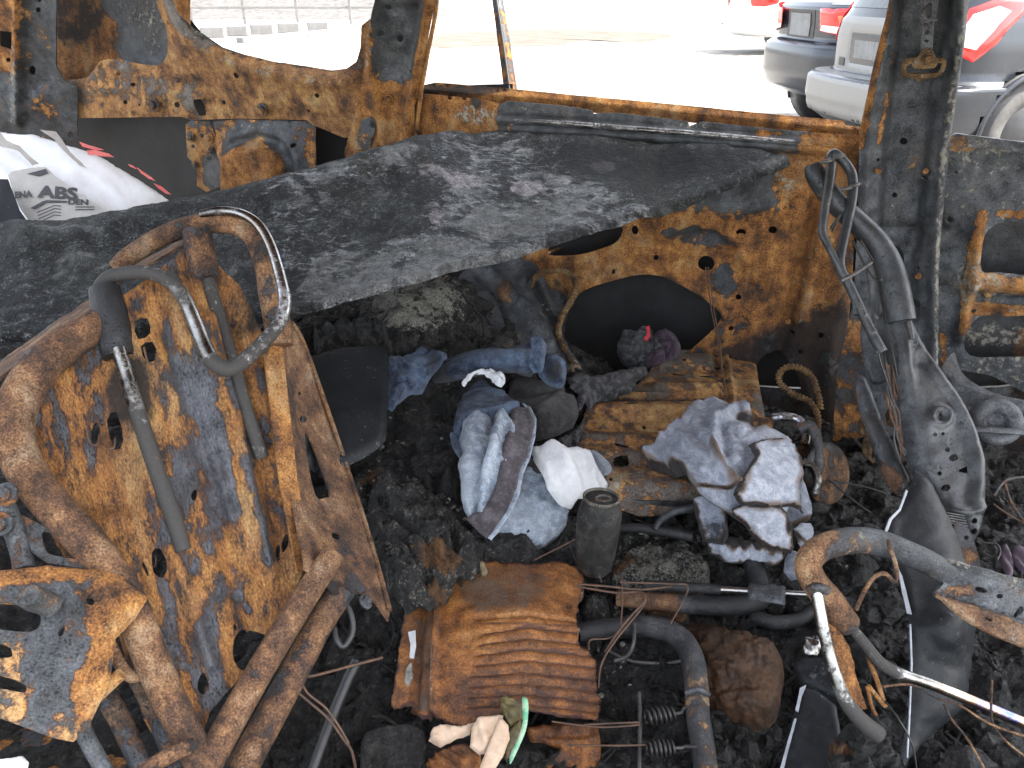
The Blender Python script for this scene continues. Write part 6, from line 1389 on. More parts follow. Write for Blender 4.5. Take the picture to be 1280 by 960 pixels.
# torn charred cloth over the pan
K2 = thing('charred_rag', 'torn charred black rag draped over the left corner of the rusty pan', 'rag', U(755, 490, 1.66) - np.array([0, 0, .03]))
k2m = zmap((715, 470, .52), (812, 452, .47), (760, 500, .475), (730, 520, .48))
fabric('rag', [(712, 468), (722, 462), (740, 466), (760, 464), (780, 458), (800, 453), (812, 451), (814, 462), (800, 472), (796, 486), (782, 490), (764, 494), (750, 496), (742, 505), (734, 500), (728, 510), (722, 502), (726, 488), (716, 480)], k2m, M['char_cloth'], K2, 2.8, [('edge', 9, -.015), ('fold', -15, 11, .009, 13), ('noise', 7, .005, 4)], [('a', ('l', [(720, 475), (738, 500)], 7), .8, .6), ('a', ('l', [(770, 478), (800, 462)], 4), .8, .6), ('a', ('b', 790, 462, 14, 5), .5, .6)], (0, .1, .35), rag=2.6, seed=4)
fabric('burnt_fringe', [(700, 545), (722, 532), (732, 520), (730, 536), (724, 552), (712, 560), (704, 572), (690, 560)], zmap((700, 545, .48), (732, 522, .49), (704, 572, .46)), M['char_cloth'], K2, 2.6, [('edge', 8, -.015), ('fold', 60, 9, .012, 14), ('noise', 6, .006, 4)], [('a', ('l', [(710, 540), (712, 560)], 6), .8, .6)], (0, .2, .3), rag=2.4)

# inside-out jeans with brown waistband
J3 = thing('jeans', 'inside out pale blue jeans with brown waistband and dark turned up cuff', 'jeans', U(620, 640, 1.4) - np.array([0, 0, .06]))
j3m = zmap((570, 500, .55), (650, 500, .55), (566, 560, .54), (668, 560, .54), (590, 660, .48), (640, 670, .47), (615, 560, .57))
fabric('leg_lining', [(566, 548), (574, 522), (600, 512), (630, 512), (648, 520), (650, 560), (644, 600), (634, 630), (612, 660), (600, 662), (586, 650), (574, 634), (570, 600), (568, 575)], j3m, M['pale_denim'], J3, 3.2,
    [('edge', 10, -.03), ('ridge', [(615, 514), (612, 540), (604, 570)], 4, -.016), ('ridge', [(625, 520), (616, 560), (606, 600), (602, 640)], 6, .018), ('ridge', [(596, 520), (588, 560), (580, 620)], 7, .010), ('ridge', [(606, 560), (598, 600), (594, 640)], 3.5, -.014), ('fold', 100, 12, .009, 15), ('fold', 70, 8, .004, 45), ('noise', 14, .003, 4)],
    [('s', ('l', [(616, 516), (617, 535)], 3), .75, .5), ('a', ('b', 585, 600, 14, 50), .8, .6), ('a', ('l', [(618, 560), (606, 600)], 6), .85, .6), ('a', ('e', 2.6, 9, 2), 1.0, .8)], (0, .04, .45), rag=.5)
fabric('waistband', [(640, 505), (652, 502), (664, 510), (670, 524), (668, 545), (660, 572), (652, 590), (648, 612), (636, 638), (620, 662), (608, 672), (598, 664), (582, 648), (590, 640), (600, 638), (612, 622), (622, 600), (626, 570), (632, 545), (638, 524)], lift(j3m, .012), M['waist'], J3, 3,
    [('edge', 6, -.008), ('ridge', [(660, 512), (664, 540), (648, 590), (640, 618), (612, 660)], 2.4, .005), ('fold', 20, 22, .006, 16), ('noise', 16, .003, 3)], [('a', ('b', 612, 644, 14, 8), .8, .6), ('r', ('b', 612, 640, 8, 4), .24, .6)], (0, .0, .35), rag=.4)
fabric('waist_edge', [(654, 500), (664, 506), (672, 520), (671, 545), (664, 572), (656, 592), (652, 614), (640, 640), (622, 666), (614, 674), (610, 671), (618, 660), (634, 638), (646, 612), (650, 590), (659, 568), (666, 540), (664, 520)], lift(j3m, .017), M['pale_denim'], J3, 2.6, [('edge', 4, -.006), ('noise', 5, .002, 3)], [('s', ('l', [(656, 504), (668, 520), (668, 545)], 2.4), .5, .6), ('a', ('e', 2.6, 9, 2), 1.0, .8)], (0, .1, .4), rag=.8)
fabric('turned_cuff', [(562, 540), (564, 522), (570, 500), (576, 486), (590, 478), (610, 476), (630, 482), (644, 492), (654, 503), (640, 508), (620, 512), (600, 516), (584, 520), (572, 528), (566, 540)], lift(j3m, .022), M['denim'], J3, 3, [('edge', 10, -.022), ('ridge', [(566, 536), (584, 517), (620, 509), (652, 502)], 3, .006), ('ridge', [(578, 494), (600, 486), (632, 494)], 2.6, -.004), ('fold', -10, 16, .005, 17)],
    [('a', ('l', [(564, 542), (580, 520), (620, 511), (654, 503)], 3), 1.0, .5), ('a', ('l', [(576, 492), (600, 484), (628, 490)], 3), .7, .6), ('a', ('e', 2.6, 9, 2), 1.0, .8)], (0, .05, .30), rag=.4)
fabric('side_seam', [(560, 540), (566, 536), (570, 548), (574, 560), (578, 572), (574, 574), (566, 562), (562, 552)], lift(j3m, .008), M['denim'], J3, 2.6, [('edge', 4, -.006)], [('a', ('b', 564, 540, 6, 6), .9, .6), ('a', ('e', 2.6, 9, 2), 1.0, .8)], (0, .1, .45), rag=.6)
fabric('pocket_bag', crom([(577, 476), (586, 466), (600, 459), (614, 458), (628, 464), (632, 474), (628, 482), (620, 480), (612, 470), (600, 466), (590, 470), (582, 480)], 3), lift(zmap((580, 480, .60), (600, 460, .62), (630, 475, .60)), .005), M['white_cloth'], J3, 2.4, [('edge', 5, -.012), ('fold', 30, 6, .014, 18), ('fold', -20, 9, .010, 19)], [('s', ('l', [(584, 474), (600, 463), (618, 466), (628, 476)], 2), .5, .7)], (0, .2, .1), rag=1.8)
fabric('cuff_inside', crom([(584, 488), (590, 476), (602, 470), (612, 476), (620, 488), (606, 486)], 3), lift(j3m, .012), M['denim'], J3, 2.6, [('edge', 6, -.014)], [], (0, .3, .1), rag=.6)
# pale pieces at the right of the waistband
fabric('leg_end', [(640, 590), (660, 578), (672, 574), (690, 590), (706, 612), (716, 630), (714, 654), (704, 668), (690, 678), (678, 684), (668, 676), (660, 668), (640, 666), (626, 662), (622, 650), (632, 632)], zmap((640, 590, .51), (690, 590, .51), (716, 640, .45), (680, 682, .42), (624, 655, .46)), M['pale_denim'], J3, 3.2,
    [('edge', 12, -.025), ('fold', 15, 24, .008, 19), ('noise', 12, .003, 4)], [('s', ('l', [(640, 668), (662, 672), (680, 684), (706, 668)], 4), .6, .6), ('r', ('b', 656, 604, 10, 14), .26, .5), ('a', ('b', 660, 650, 30, 20), .9, .7), ('a', ('e', 2.6, 9, 2), 1.0, .8)], (0, .05, .5), rag=.6)
fabric('button_stand', [(656, 560), (672, 556), (684, 564), (690, 584), (680, 592), (664, 590), (656, 576)], zmap((656, 560, .53), (690, 570, .53), (670, 592, .51)), M['black_cloth'], J3, 2.6, [('fold', -40, 8, .016, 21), ('edge', 5, -.008)], [('a', ('l', [(660, 580), (680, 574)], 3), .9, .6)], (0, .1, .3), rag=1)
# white cloth
WCL = thing('white_cloth', 'clean white cloth draped over the pale jeans, above the can', 'cloth', U(715, 620, 1.4) - np.array([0, 0, .05]))
wm = zmap((662, 552, .545), (735, 552, .53), (766, 606, .49), (690, 600, .535), (712, 634, .49))
fabric('cloth', [(661, 551), (672, 549), (690, 551), (708, 554), (724, 551), (738, 558), (748, 572), (758, 588), (766, 602), (758, 610), (742, 618), (726, 622), (720, 634), (710, 632), (700, 620), (690, 606), (680, 588), (670, 570)], wm, M['white_cloth'], WCL, 3, [('edge', 9, -.018), ('ridge', [(690, 555), (716, 590), (724, 618)], 8, .012), ('ridge', [(676, 556), (694, 590), (708, 624)], 7, -.006), ('fold', 62, 26, .008, 23), ('noise', 20, .003, 4)], [('s', ('b', 687, 567, 3, 3), .5, .6)], (0, .0, .7), rag=.3)
fabric('blue_corner', crom([(736, 556), (750, 562), (762, 572), (768, 582), (764, 592), (756, 590), (746, 574)], 3), zmap((736, 556, .50), (768, 582, .48), (756, 592, .48)), M['pale_denim'], WCL, 2.8, [('edge', 7, -.015)], [('a', ('b', 758, 582, 8, 10), 1, .6)], (0, .1, .6), rag=.8)

# grey scorched shirt
SH = thing('scorched_shirt', 'crumpled grey shirt with brown scorched edges lying over the rusty pan', 'shirt', U(930, 640, 1.5) - np.array([0, 0, .08]))
sm = zmap((805, 560, .50), (860, 505, .52), (940, 510, .53), (1000, 560, .52), (1010, 650, .47), (950, 700, .44), (880, 680, .44), (900, 580, .56))
def scorch(o, w_=5, v=.85): return [('r', ('l', o, w_ * .55), v * .8, .8)]
o1 = [(804, 574), (800, 562), (812, 548), (830, 538), (848, 526), (860, 512), (872, 500), (890, 494), (908, 496), (920, 504), (934, 510), (944, 522), (942, 532), (956, 530), (976, 532), (990, 542), (996, 556), (1000, 570), (1004, 584), (1006, 602), (990, 640), (960, 660), (930, 655), (900, 640), (870, 620), (856, 600), (852, 585), (836, 582), (820, 576)]
fabric('shirt_back', o1, sm, M['shirt'], SH, 3.2, [('edge', 10, -.03), ('fold', 40, 26, .010, 25), ('fold', 65, 34, .008, 26), ('ridge', [(806, 566), (846, 534), (874, 503)], 4, .012), ('ridge', [(850, 548), (885, 580), (916, 604)], 5, .012), ('ridge', [(858, 534), (890, 566)], 4, -.010), ('ridge', [(894, 522), (892, 560), (902, 590), (918, 606)], 4.5, .016), ('ridge', [(904, 536), (908, 570)], 5, -.012), ('ridge', [(896, 534), (920, 512), (940, 516)], 5, .018), ('ridge', [(922, 540), (946, 556)], 4, .012), ('ridge', [(914, 545), (934, 566)], 3, -.008), ('fold', 50, 11, .007, 46), ('fold', -30, 9, .004, 47), ('noise', 16, .003, 4)],
    scorch([(804, 574), (800, 562), (812, 548), (830, 538)], 6, .6) + scorch([(852, 585), (870, 606), (912, 610), (914, 606)], 5, .9) + [('r', ('l', [(836, 582), (852, 588), (856, 604)], 8), .9, .6), ('r', ('l', [(925, 524), (938, 528), (944, 524)], 5), .9, .6), ('r', ('b', 822, 556, 14, 10), .3, .6), ('s', ('l', [(848, 530), (872, 506), (888, 498)], 3), .3, .6), ('a', ('b', 960, 545, 30, 14), .85, .6), ('r', ('e', 9, 18, 3), .5, 1.0), ('r', ('e', 4, 14, 4), 1.05, .7), ('r', ('e', 20, 40, 17), .18, .9), ('r', ('l', [(890, 560), (910, 600), (925, 606)], 4), .5, .9), ('r', ('b', 866, 600, 8, 8), .4, .8)], (0, .0, .36), rag=1.2, seed=3)
o2 = [(936, 556), (960, 548), (984, 546), (996, 556), (1004, 572), (1006, 592), (1000, 612), (1006, 640), (990, 632), (970, 634), (950, 630), (930, 632), (918, 618), (928, 600), (936, 584), (944, 570)]
fabric('shirt_front', o2, lift(sm, .046), M['shirt'], SH, 3, [('edge', 6, -.007), ('fold', 10, 40, .010, 27), ('fold', 60, 14, .004, 48), ('noise', 14, .002, 4), ('noise', 40, .006, 5)], scorch([(984, 546), (960, 548), (940, 556), (944, 570), (928, 600), (918, 618)], 4, .85) + [('a', ('all',), .5, 1), ('r', ('b', 926, 606, 9, 11), .7, .6), ('r', ('e', 9, 16, 5), .50, 1.0), ('r', ('e', 4.4, 12, 6), 1.1, .7), ('r', ('e', 16, 30, 15), .20, .9)], (0, 0, .7), rag=1.6, seed=5)
o3 = [(914, 636), (930, 630), (950, 632), (974, 630), (986, 640), (992, 660), (994, 684), (988, 692), (974, 688), (950, 680), (938, 668), (928, 654), (918, 644)]
fabric('scorched_flap', o3, lift(zmap((914, 636, .50), (986, 636, .50), (990, 690, .45), (950, 680, .46)), .036), M['shirt'], SH, 3, [('edge', 5, -.006), ('fold', 30, 30, .010, 28), ('noise', 12, .004, 4)], scorch([(914, 636), (930, 630), (974, 630), (986, 640), (992, 660), (994, 690)], 5.5, .9) + [('r', ('b', 986, 656, 5, 14), .8, .6), ('r', ('e', 10, 14, 8), .50, 1.0), ('r', ('e', 4.8, 12, 9), 1.1, .7), ('r', ('e', 18, 30, 16), .20, .9)], (0, 0, .6), rag=1.4, seed=6)
fabric('cuff_rib', [(866, 622), (880, 612), (904, 612), (914, 622), (910, 640), (912, 670), (905, 680), (880, 676), (874, 656), (870, 640)], lift(zmap((866, 622, .49), (914, 618, .50), (908, 680, .44), (876, 676, .44)), .01), M['shirt'], SH, 2.6, [('edge', 7, -.014), ('fold', 78, 5, .004, 29), ('noise', 8, .004, 4)], [('s', ('p', [(870, 645), (912, 650), (906, 685), (874, 680)]), .6, 10), ('r', ('e', 8, 12, 9), .8, 1.0)], (.05, .34, .0), rag=1.4, seed=7)
o4 = [(878, 676), (900, 672), (926, 678), (944, 682), (968, 686), (986, 694), (980, 706), (966, 714), (952, 706), (936, 706), (918, 708), (900, 704), (886, 696)]
fabric('hem_fold', o4, zmap((878, 676, .43), (980, 694, .43), (960, 712, .40), (900, 704, .40)), M['shirt'], SH, 2.8, [('edge', 9, -.03), ('fold', 60, 14, .018, 30), ('noise', 8, .006, 4)], [('r', ('e', 9, 12, 9), .95, 1.0), ('s', ('b', 900, 690, 22, 12), .45, .9)], (.1, .02, .6), rag=1.2, seed=8)
fabric('sleeve', crom([(994, 590), (1006, 592), (1016, 612), (1022, 636), (1018, 650), (1008, 648), (1000, 630), (994, 610)], 3), lift(zmap((994, 590, .50), (1022, 636, .45), (1000, 630, .47)), .012), M['shirt'], SH, 3, [('edge', 12, -.032), ('fold', 65, 14, .008, 31)], [('r', ('b', 1014, 648, 10, 6), .6, .6)], (0, 0, .35), rag=.6)
fabric('torn_corner', [(996, 664), (1008, 658), (1020, 660), (1022, 668), (1016, 684), (1006, 690), (1000, 680)], zmap((996, 664, .46), (1022, 662, .46), (1006, 690, .42)), M['shirt'], SH, 2.6, [('edge', 6, -.014), ('fold', 40, 12, .008, 32)], scorch([(1000, 680), (998, 668), (1014, 684), (1020, 668)], 4, .8), (.05, 0, .7), rag=1)
fabric('tail', [(994, 688), (1006, 692), (1010, 704), (1006, 724), (996, 728), (986, 716), (988, 700)], zmap((994, 688, .42), (1010, 704, .40), (990, 724, .38)), M['shirt'], SH, 3, [('edge', 8, -.02)], [], (0, .1, .5), rag=.8)

# ------------------------------------------------------------------ can
cb = U(742, 712, 1.27)
CANT = thing('drink_can', 'sooty burnt drink can standing upright below the white cloth', 'can', cb)
ax = np.array([.05, .10, 1.0])
rc_ = 27.5 * 1.22 / F
lathe('can_body', [(rc_ * .70, 0), (rc_ * .76, .003), (rc_ * .86, .014), (rc_ * .95, .04), (rc_ * 1.0, .07), (rc_ * 1.02, .092), (rc_ * 1.0, .106), (rc_ * .94, .117), (rc_ * .85, .126), (rc_ * .79, .132), (rc_ * .78, .135)], cb, ax, M['can'], CANT, 40, base=(.10, .16, .42), dent=.005, seed=4)
axn = ax / np.linalg.norm(ax); top = cb + axn * .132
lathe('can_lid', [(rc_ * .77, -.001), (rc_ * .84, .002), (rc_ * .84, .006), (rc_ * .78, .007), (rc_ * .73, .001), (rc_ * .68, -.001), (rc_ * .2, -.0005), (.001, -.0005)], top, axn, M['can_top'], CANT, 40, base=(.3, .1, .4))
lo = [top + axn * .0025 + rc_ * np.array([.10 + .34 * math.cos(a), -.02 + .24 * math.sin(a), 0]) for a in np.linspace(0, 2 * math.pi, 16)]
tube_w('pull_tab', lo, .0024, M['can_top'], CANT, 6, sub=2)

# ------------------------------------------------------------------ rust soaked board
BD = thing('corrugated_board', 'rust brown ribbed board with torn edges lying on the floor in front', 'board', U(620, 890, 1.12) - np.array([0, 0, .03]))
bdm = zmap((520, 740, .40), (720, 700, .40), (560, 905, .36), (755, 890, .34), (500, 870, .36), (640, 800, .41), (740, 790, .38))
bo = [(514, 742), (530, 738), (546, 744), (556, 728), (568, 712), (576, 702), (588, 697), (602, 699), (620, 701), (646, 702), (668, 704), (690, 700), (708, 703), (722, 708), (731, 722), (731, 742), (724, 756), (722, 770), (726, 786), (724, 800), (736, 812), (747, 824), (746, 846), (750, 866), (753, 886), (748, 899), (700, 896), (660, 888), (640, 884), (622, 896), (600, 906), (575, 910), (556, 902), (540, 892), (538, 900), (524, 896), (512, 886), (514, 880), (492, 886), (488, 880), (494, 840), (500, 800), (506, 764)]
ribs = [('ridge', [(596, 772 + 0), (660, 768), (726, 776)], 1.8, -.006)]
grooves = []
for k, y in enumerate((786, 800, 814, 828, 843, 857, 871, 884)):
    ribs.append(('ridge', [(598 - k * 2, y + 6 - k), (660, y - 3), (752, y + 7)], 2.0, -.0045))
    grooves.append(('r', ('l', [(600 - k * 2, y + 6 - k), (660, y - 3), (700, y + 1), (752, y + 7)], 1.6), .78, .7))
sheet('board_sheet', bo, bdm, M['corr'], BD, step=2.4, th=.003, rag=3.0, ragscale=7,
    feats=ribs + [('ridge', [(546, 742), (544, 800), (540, 890)], 3.5, .012), ('ridge', [(534, 742), (524, 800), (518, 884)], 5, -.012), ('edge', 3, -.003), ('noise', 60, .004, 3), ('noise', 9, .0012, 4)],
    paint=[('s', ('b', 640, 725, 46, 26), .62, .6), ('s', ('b', 540, 760, 24, 24), .42, .6), ('s', ('p', [(516, 770), (544, 770), (540, 895), (512, 885)]), .62, 8), ('r', ('l', [(600, 778), (730, 782)], 3), .6, .6), ('r', ('l', [(600, 810), (730, 812)], 3), .6, .6), ('r', ('l', [(590, 846), (745, 850)], 3), .6, .6), ('r', ('b', 600, 890, 50, 10), .6, .6), ('r', ('l', [(731, 720), (724, 770), (748, 830)], 4), .7, .5), ('a', ('l', [(600, 702), (606, 716)], 5), .8, .6), ('a', ('l', [(542, 800), (540, 870)], 3), .6, .5), ('a', ('l', [(728, 740), (724, 790)], 2.4), .6, .5), ('s', ('p', [(560, 735), (600, 705), (668, 706), (690, 740), (660, 764), (590, 768)]), .6, 14), ('r', ('e', 5, 14, 4), .8, .7)] + grooves, base=(.1, .05, .1))
sheet('white_insert', [(510, 790), (519, 788), (520, 806), (517, 823), (512, 822), (513, 806)], lift(bdm, .012), M['white_cloth'], BD, step=3, th=.002, base=(.05, 0, .5), rag=.6)
sheet('white_insert', [(508, 836), (514, 828), (516, 846), (510, 858), (505, 852)], lift(bdm, .008), M['ash_lump'], BD, step=3, th=.002, base=(.05, 0, .5), rag=1.0)
BD2 = sheet('torn_board', [(656, 908), (680, 903), (720, 901), (748, 906), (752, 930), (748, 975), (690, 975), (676, 960), (668, 948), (690, 944), (700, 934), (684, 930), (664, 926)], zmap((660, 905, .33), (750, 905, .33), (700, 975, .30)), M['corr'], None, step=3.5, th=.006, rag=2.6, ragscale=6, feats=[('edge', 6, -.01), ('noise', 12, .005, 4), ('ridge', [(670, 928), (740, 926)], 4, .006)], paint=[('s', ('b', 690, 945, 20, 14), .7, .6)], base=(.2, .1, .05))
tag(BD2, 'torn lower scrap of rust brown board at the bottom edge, right of the crumpled paper', 'board')
# crumpled packaging
PK = thing('crumpled_wrapper', 'crumpled cream paper wrapper with a green strip, on the rusty board', 'wrapper', U(600, 940, 1.08))
pkm = zmap((590, 880, .375), (650, 880, .385), (600, 960, .345), (660, 960, .35))
sheet('paper_fold', [(588, 908), (596, 896), (616, 892), (628, 892), (626, 905), (620, 918), (606, 940), (598, 942), (586, 932)], lift(pkm, .03), M['paper'], PK, step=3, th=.002, feats=[('edge', 5, -.008), ('ridge', [(600, 895), (606, 925)], 5, .006), ('noise', 8, .003, 3)], base=(0, 0, 0), rag=.6)
sheet('paper_fold', [(612, 922), (624, 893), (634, 904), (636, 922), (628, 944), (618, 960), (600, 968), (598, 958)], lift(pkm, .04), M['paper'], PK, step=3, th=.002, feats=[('edge', 5, -.008), ('noise', 8, .003, 5)], base=(0, 0, 0), rag=.6)
sheet('green_strip', crom([(652, 872), (659, 873), (660, 890), (657, 912), (648, 934), (638, 954), (637, 944), (646, 924), (653, 900)], 3), lift(pkm, .05), M['green'], PK, step=2.6, th=.002, feats=[('edge', 3, -.004)], base=(0, 0, 0), rag=.3)
sheet('soaked_wad', crom([(622, 868), (628, 862), (636, 866), (650, 874), (652, 888), (646, 900), (636, 906), (628, 892), (622, 880)], 3), lift(pkm, .035), M['olive'], PK, step=2.6, th=.004, feats=[('edge', 10, -.025), ('fold', 30, 9, .010, 4), ('noise', 6, .006, 4)], base=(0, .3, 0), rag=1.2)
sheet('soaked_wad', [(632, 916), (642, 904), (650, 896), (652, 914), (642, 936), (632, 950), (628, 944)], lift(pkm, .03), M['olive'], PK, step=2.6, th=.003, feats=[('edge', 6, -.01), ('noise', 6, .004, 4)], base=(0, .1, 0), rag=1)
sheet('stained_paper', [(534, 924), (540, 908), (556, 902), (576, 906), (592, 900), (586, 916), (566, 924), (548, 932)], lift(pkm, .012), M['paper'], PK, step=3, th=.002, feats=[('edge', 6, -.01), ('fold', 20, 10, .008, 8), ('noise', 6, .005, 5)], base=(0, .4, 0), rag=1.4)
sheet('stained_paper', [(530, 950), (548, 934), (580, 926), (600, 940), (596, 975), (530, 975)], lift(pkm, .006), M['corr'], PK, step=3, th=.003, feats=[('edge', 8, -.014), ('fold', 40, 12, .012, 9), ('noise', 6, .005, 5)], base=(.2, .2, .1), rag=1.6)
# charred block left of the wrapper
tag(sheet('charred_block', crom([(450, 912), (470, 902), (500, 898), (528, 902), (534, 926), (528, 975), (452, 975), (446, 940)], 2), zmap((450, 905, .36), (530, 905, .36), (490, 975, .33)), M['debris'], None, step=3.5, th=.03, feats=[('edge', 14, -.05), ('noise', 14, .010, 3), ('noise', 4, .003, 3)], base=(.05, .5, .1)), 'matt black charred block left of the crumpled wrapper', 'charred block')

# ------------------------------------------------------------------ black plastic pieces
PL1 = sheet('plastic_slab', crom([(386, 446), (396, 438), (430, 430), (466, 427), (480, 430), (487, 440), (486, 470), (485, 510), (483, 542), (472, 556), (440, 574), (424, 584), (400, 590), (380, 560), (378, 500)], 2), depths([(386, 440, 1.50), (487, 430, 1.58), (485, 545, 1.36), (425, 585, 1.27)]), M['plastic'], None, step=5, th=.012, feats=[('edge', 9, -.012), ('noise', 40, .004, 3)], paint=[('a', ('l', [(424, 582), (470, 558), (484, 540)], 3), .8, .5)], base=(0, .1, .1))
tag(PL1, 'black plastic slab with rounded corners leaning beside the rusty seat back', 'plastic panel')
pl2 = [(1107, 664), (1112, 648), (1124, 636), (1134, 612), (1144, 586), (1162, 610), (1178, 640), (1196, 668), (1208, 700), (1222, 740), (1226, 780), (1220, 830), (1204, 872), (1186, 900), (1160, 934), (1138, 958), (1136, 940), (1140, 900), (1142, 850), (1140, 800), (1136, 762), (1128, 720), (1118, 690)]
PL2 = thing('plastic_sheet', 'curved torn black plastic sheet with white edge standing behind the fallen seat frame', 'plastic panel', U(1160, 940, 1.07))
p2m = depths([(1144, 586, 1.34), (1108, 664, 1.26), (1208, 700, 1.28), (1140, 800, 1.12), (1222, 800, 1.2), (1138, 955, 1.06), (1190, 780, 1.13)])
sheet('sheet', pl2, p2m, M['plastic'], PL2, step=5, th=.005, rag=.7, feats=[('noise', 60, .010, 4), ('edge', 8, -.008), ('noise', 12, .0015, 5), ('ridge', [(1150, 600), (1190, 760), (1180, 880)], 24, .016)], paint=[('a', ('b', 1195, 800, 18, 60), .5, .6), ('s', ('b', 1212, 770, 20, 50), .5, .6)], base=(0, .1, .15))
sheet('edge_highlight', [(1106, 664), (1112, 648), (1124, 636), (1133, 612), (1135, 614), (1126, 638), (1115, 650), (1109, 666)], lift(p2m, .006), M['pale_edge'], PL2, step=3, th=.002, base=(0, 0, 0), rag=.4)
sheet('edge_highlight', [(1122, 708), (1128, 720), (1136, 752), (1140, 768), (1134, 766), (1128, 740)], lift(p2m, .006), M['pale_edge'], PL2, step=3, th=.002, base=(0, 0, 0), rag=.4)
sheet('edge_highlight', [(1137, 780), (1139, 780), (1141, 830), (1138, 900), (1135, 948), (1134, 946), (1137, 890), (1139, 830)], lift(p2m, .006), M['pale_edge'], PL2, step=3, th=.0015, base=(0, 0, 0), rag=.3)
sheet('edge_highlight', [(1127, 672), (1132, 676), (1137, 690), (1132, 690)], lift(p2m, .006), M['pale_edge'], PL2, step=3, th=.0015, base=(0, 0, 0), rag=.3)
PL3 = thing('plastic_shard', 'flat dark plastic shard with bright edge at the bottom, left of the burnt lump', 'plastic panel', U(1015, 950, 1.05) - np.array([0, 0, .02]))
p3m = depths([(992, 856, 1.10), (1050, 860, 1.09), (975, 960, 1.02), (1060, 965, 1.0)])
sheet('shard', [(1002, 858), (1010, 856), (1024, 862), (1046, 880), (1052, 920), (1062, 975), (970, 975), (980, 930), (992, 892)], p3m, M['plastic'], PL3, step=4, th=.006, feats=[('edge', 6, -.005), ('noise', 20, .003, 5), ('rim', 1010, 892, 8, 2, .001)], base=(0, .0, .2), rag=.6)
sheet('edge_highlight', [(973, 968), (982, 935), (993, 898), (996, 898), (986, 936), (978, 968)], lift(p3m, .005), M['pale_edge'], PL3, step=3, th=.0015, base=(0, 0, 0), rag=.5)  # pale strip laid on as the shard's edge highlight
sheet('edge_highlight', [(994, 888), (1000, 860), (1008, 856), (1002, 872), (998, 890)], lift(p3m, .005), M['pale_edge'], PL3, step=3, th=.0015, base=(0, 0, 0), rag=.5)
tag(sheet('plastic_flap', [(990, 826), (1010, 820), (1040, 818), (1046, 850), (1052, 872), (1030, 866), (1004, 856)], depths([(990, 826, 1.13), (1044, 818, 1.12), (1030, 866, 1.09)]), M['plastic'], None, step=4, th=.006, feats=[('edge', 6, -.008), ('noise', 14, .006, 5)], paint=[('a', ('b', 1024, 842, 12, 16), .9, .6)], base=(0, .3, .1), rag=1), 'glossy melted black plastic flap above the flat shard', 'plastic panel')
tag(sheet('crushed_tin', crom([(1002, 800), (1012, 792), (1024, 794), (1026, 806), (1014, 814), (1004, 812)], 3), depths([(1002, 800, 1.12), (1024, 794, 1.12), (1012, 814, 1.10)]), M['chrome'], None, step=2.4, th=.003, feats=[('edge', 5, -.01), ('fold', 20, 6, .008, 3)], base=(.35, .3, .3), rag=.8), 'small crushed shiny tin below the headrest rod', 'tin')

# ------------------------------------------------------------------ tubes and springs of the lower seat frame
SF = thing('spring_frame', 'black tubular seat base with coil springs, right of the ribbed board', 'seat base', U(870, 930, 1.05) - np.array([0, 0, .03]))
def zp(l): return [Zp(*a) for a in l]
tube('frame_tube', zp([(722, 792, .36), (760, 786, .36), (800, 783, .365), (828, 786, .37), (850, 798, .375), (864, 820, .38), (870, 850, .38), (872, 890, .375), (878, 930, .37), (884, 975, .365)]), [26, 26, 27, 28, 29, 30, 30, 30, 30, 31], M['tubes'], SF, 16, base=(.25, .45, .15), along=[(0, (.1, .8, .1)), (.4, (.2, .5, .2)), (.6, (.15, .2, .35)), (1, (.45, .3, .2))], nz=.03)
tube('collar', zp([(858, 866, .40), (872, 862, .41), (886, 868, .40)]), 7, M['grey'], SF, 8, base=(.1, .3, .5))
tube('frame_tube', zp([(770, 748, .37), (820, 752, .37), (870, 756, .375), (920, 757, .38), (948, 750, .38), (962, 738, .38)]), [20, 22, 24, 25, 24, 22], M['tubes'], SF, 14, base=(.35, .45, .1), along=[(0, (.8, .2, .1)), (.25, (.8, .3, .1)), (.4, (.1, .6, .1)), (1, (.05, .7, .15))], nz=.05)
tube('frame_tube', zp([(940, 770, .33), (968, 778, .33), (1000, 774, .33), (1012, 764, .33)]), 18, M['tubes'], SF, 12, base=(.1, .65, .25), nz=.06)
tube('frame_tube', zp([(938, 696, .40), (946, 720, .39), (952, 745, .38)]), 24, M['tubes'], SF, 12, base=(.1, .6, .1))
tube('rod', zp([(804, 731, .41), (860, 734, .41), (900, 737, .41)]), 13, M['tubes'], SF, 12, base=(.1, .7, .15))
tube('rod', zp([(890, 736, .412), (960, 740, .415), (1014, 743, .42)]), 8, M['chrome'], SF, 10, base=(.05, .1, .3))
sheet('rod_clamp', [(935, 729), (938, 725), (983, 729), (982, 752), (936, 745)], lift(zmap((935, 727, .425), (983, 730, .43), (936, 748, .42)), .004), M['grey'], SF, [ell(974, 733, 2, 1.4, n=8)], step=3, hstep=1.6, th=.008, feats=[('edge', 5, -.008)], base=(.1, .35, .45))
tube('rod', zp([(758, 812, .32), (790, 826, .32), (830, 829, .32), (856, 825, .33)]), 5, M['dark_wire'], SF, 8)
tube('rod', zp([(793, 780, .38), (792, 804, .37), (784, 820, .35), (768, 826, .34)]), 5, M['dark_wire'], SF, 8)
tube('rod', zp([(799, 866, .37), (800, 900, .37), (799, 975, .36)]), 5, M['dark_wire'], SF, 8)
tube('cross_wire', zp([(730, 906, .365), (770, 904, .37), (800, 903, .372)]), 2.6, M['wire'], SF, 6)
tube('cross_wire', zp([(690, 902, .36), (750, 909, .365), (800, 906, .372)]), 2.6, M['wire'], SF, 6)
tube('cross_wire', zp([(710, 931, .35), (770, 932, .365), (808, 931, .37)]), 2.6, M['wire'], SF, 6)
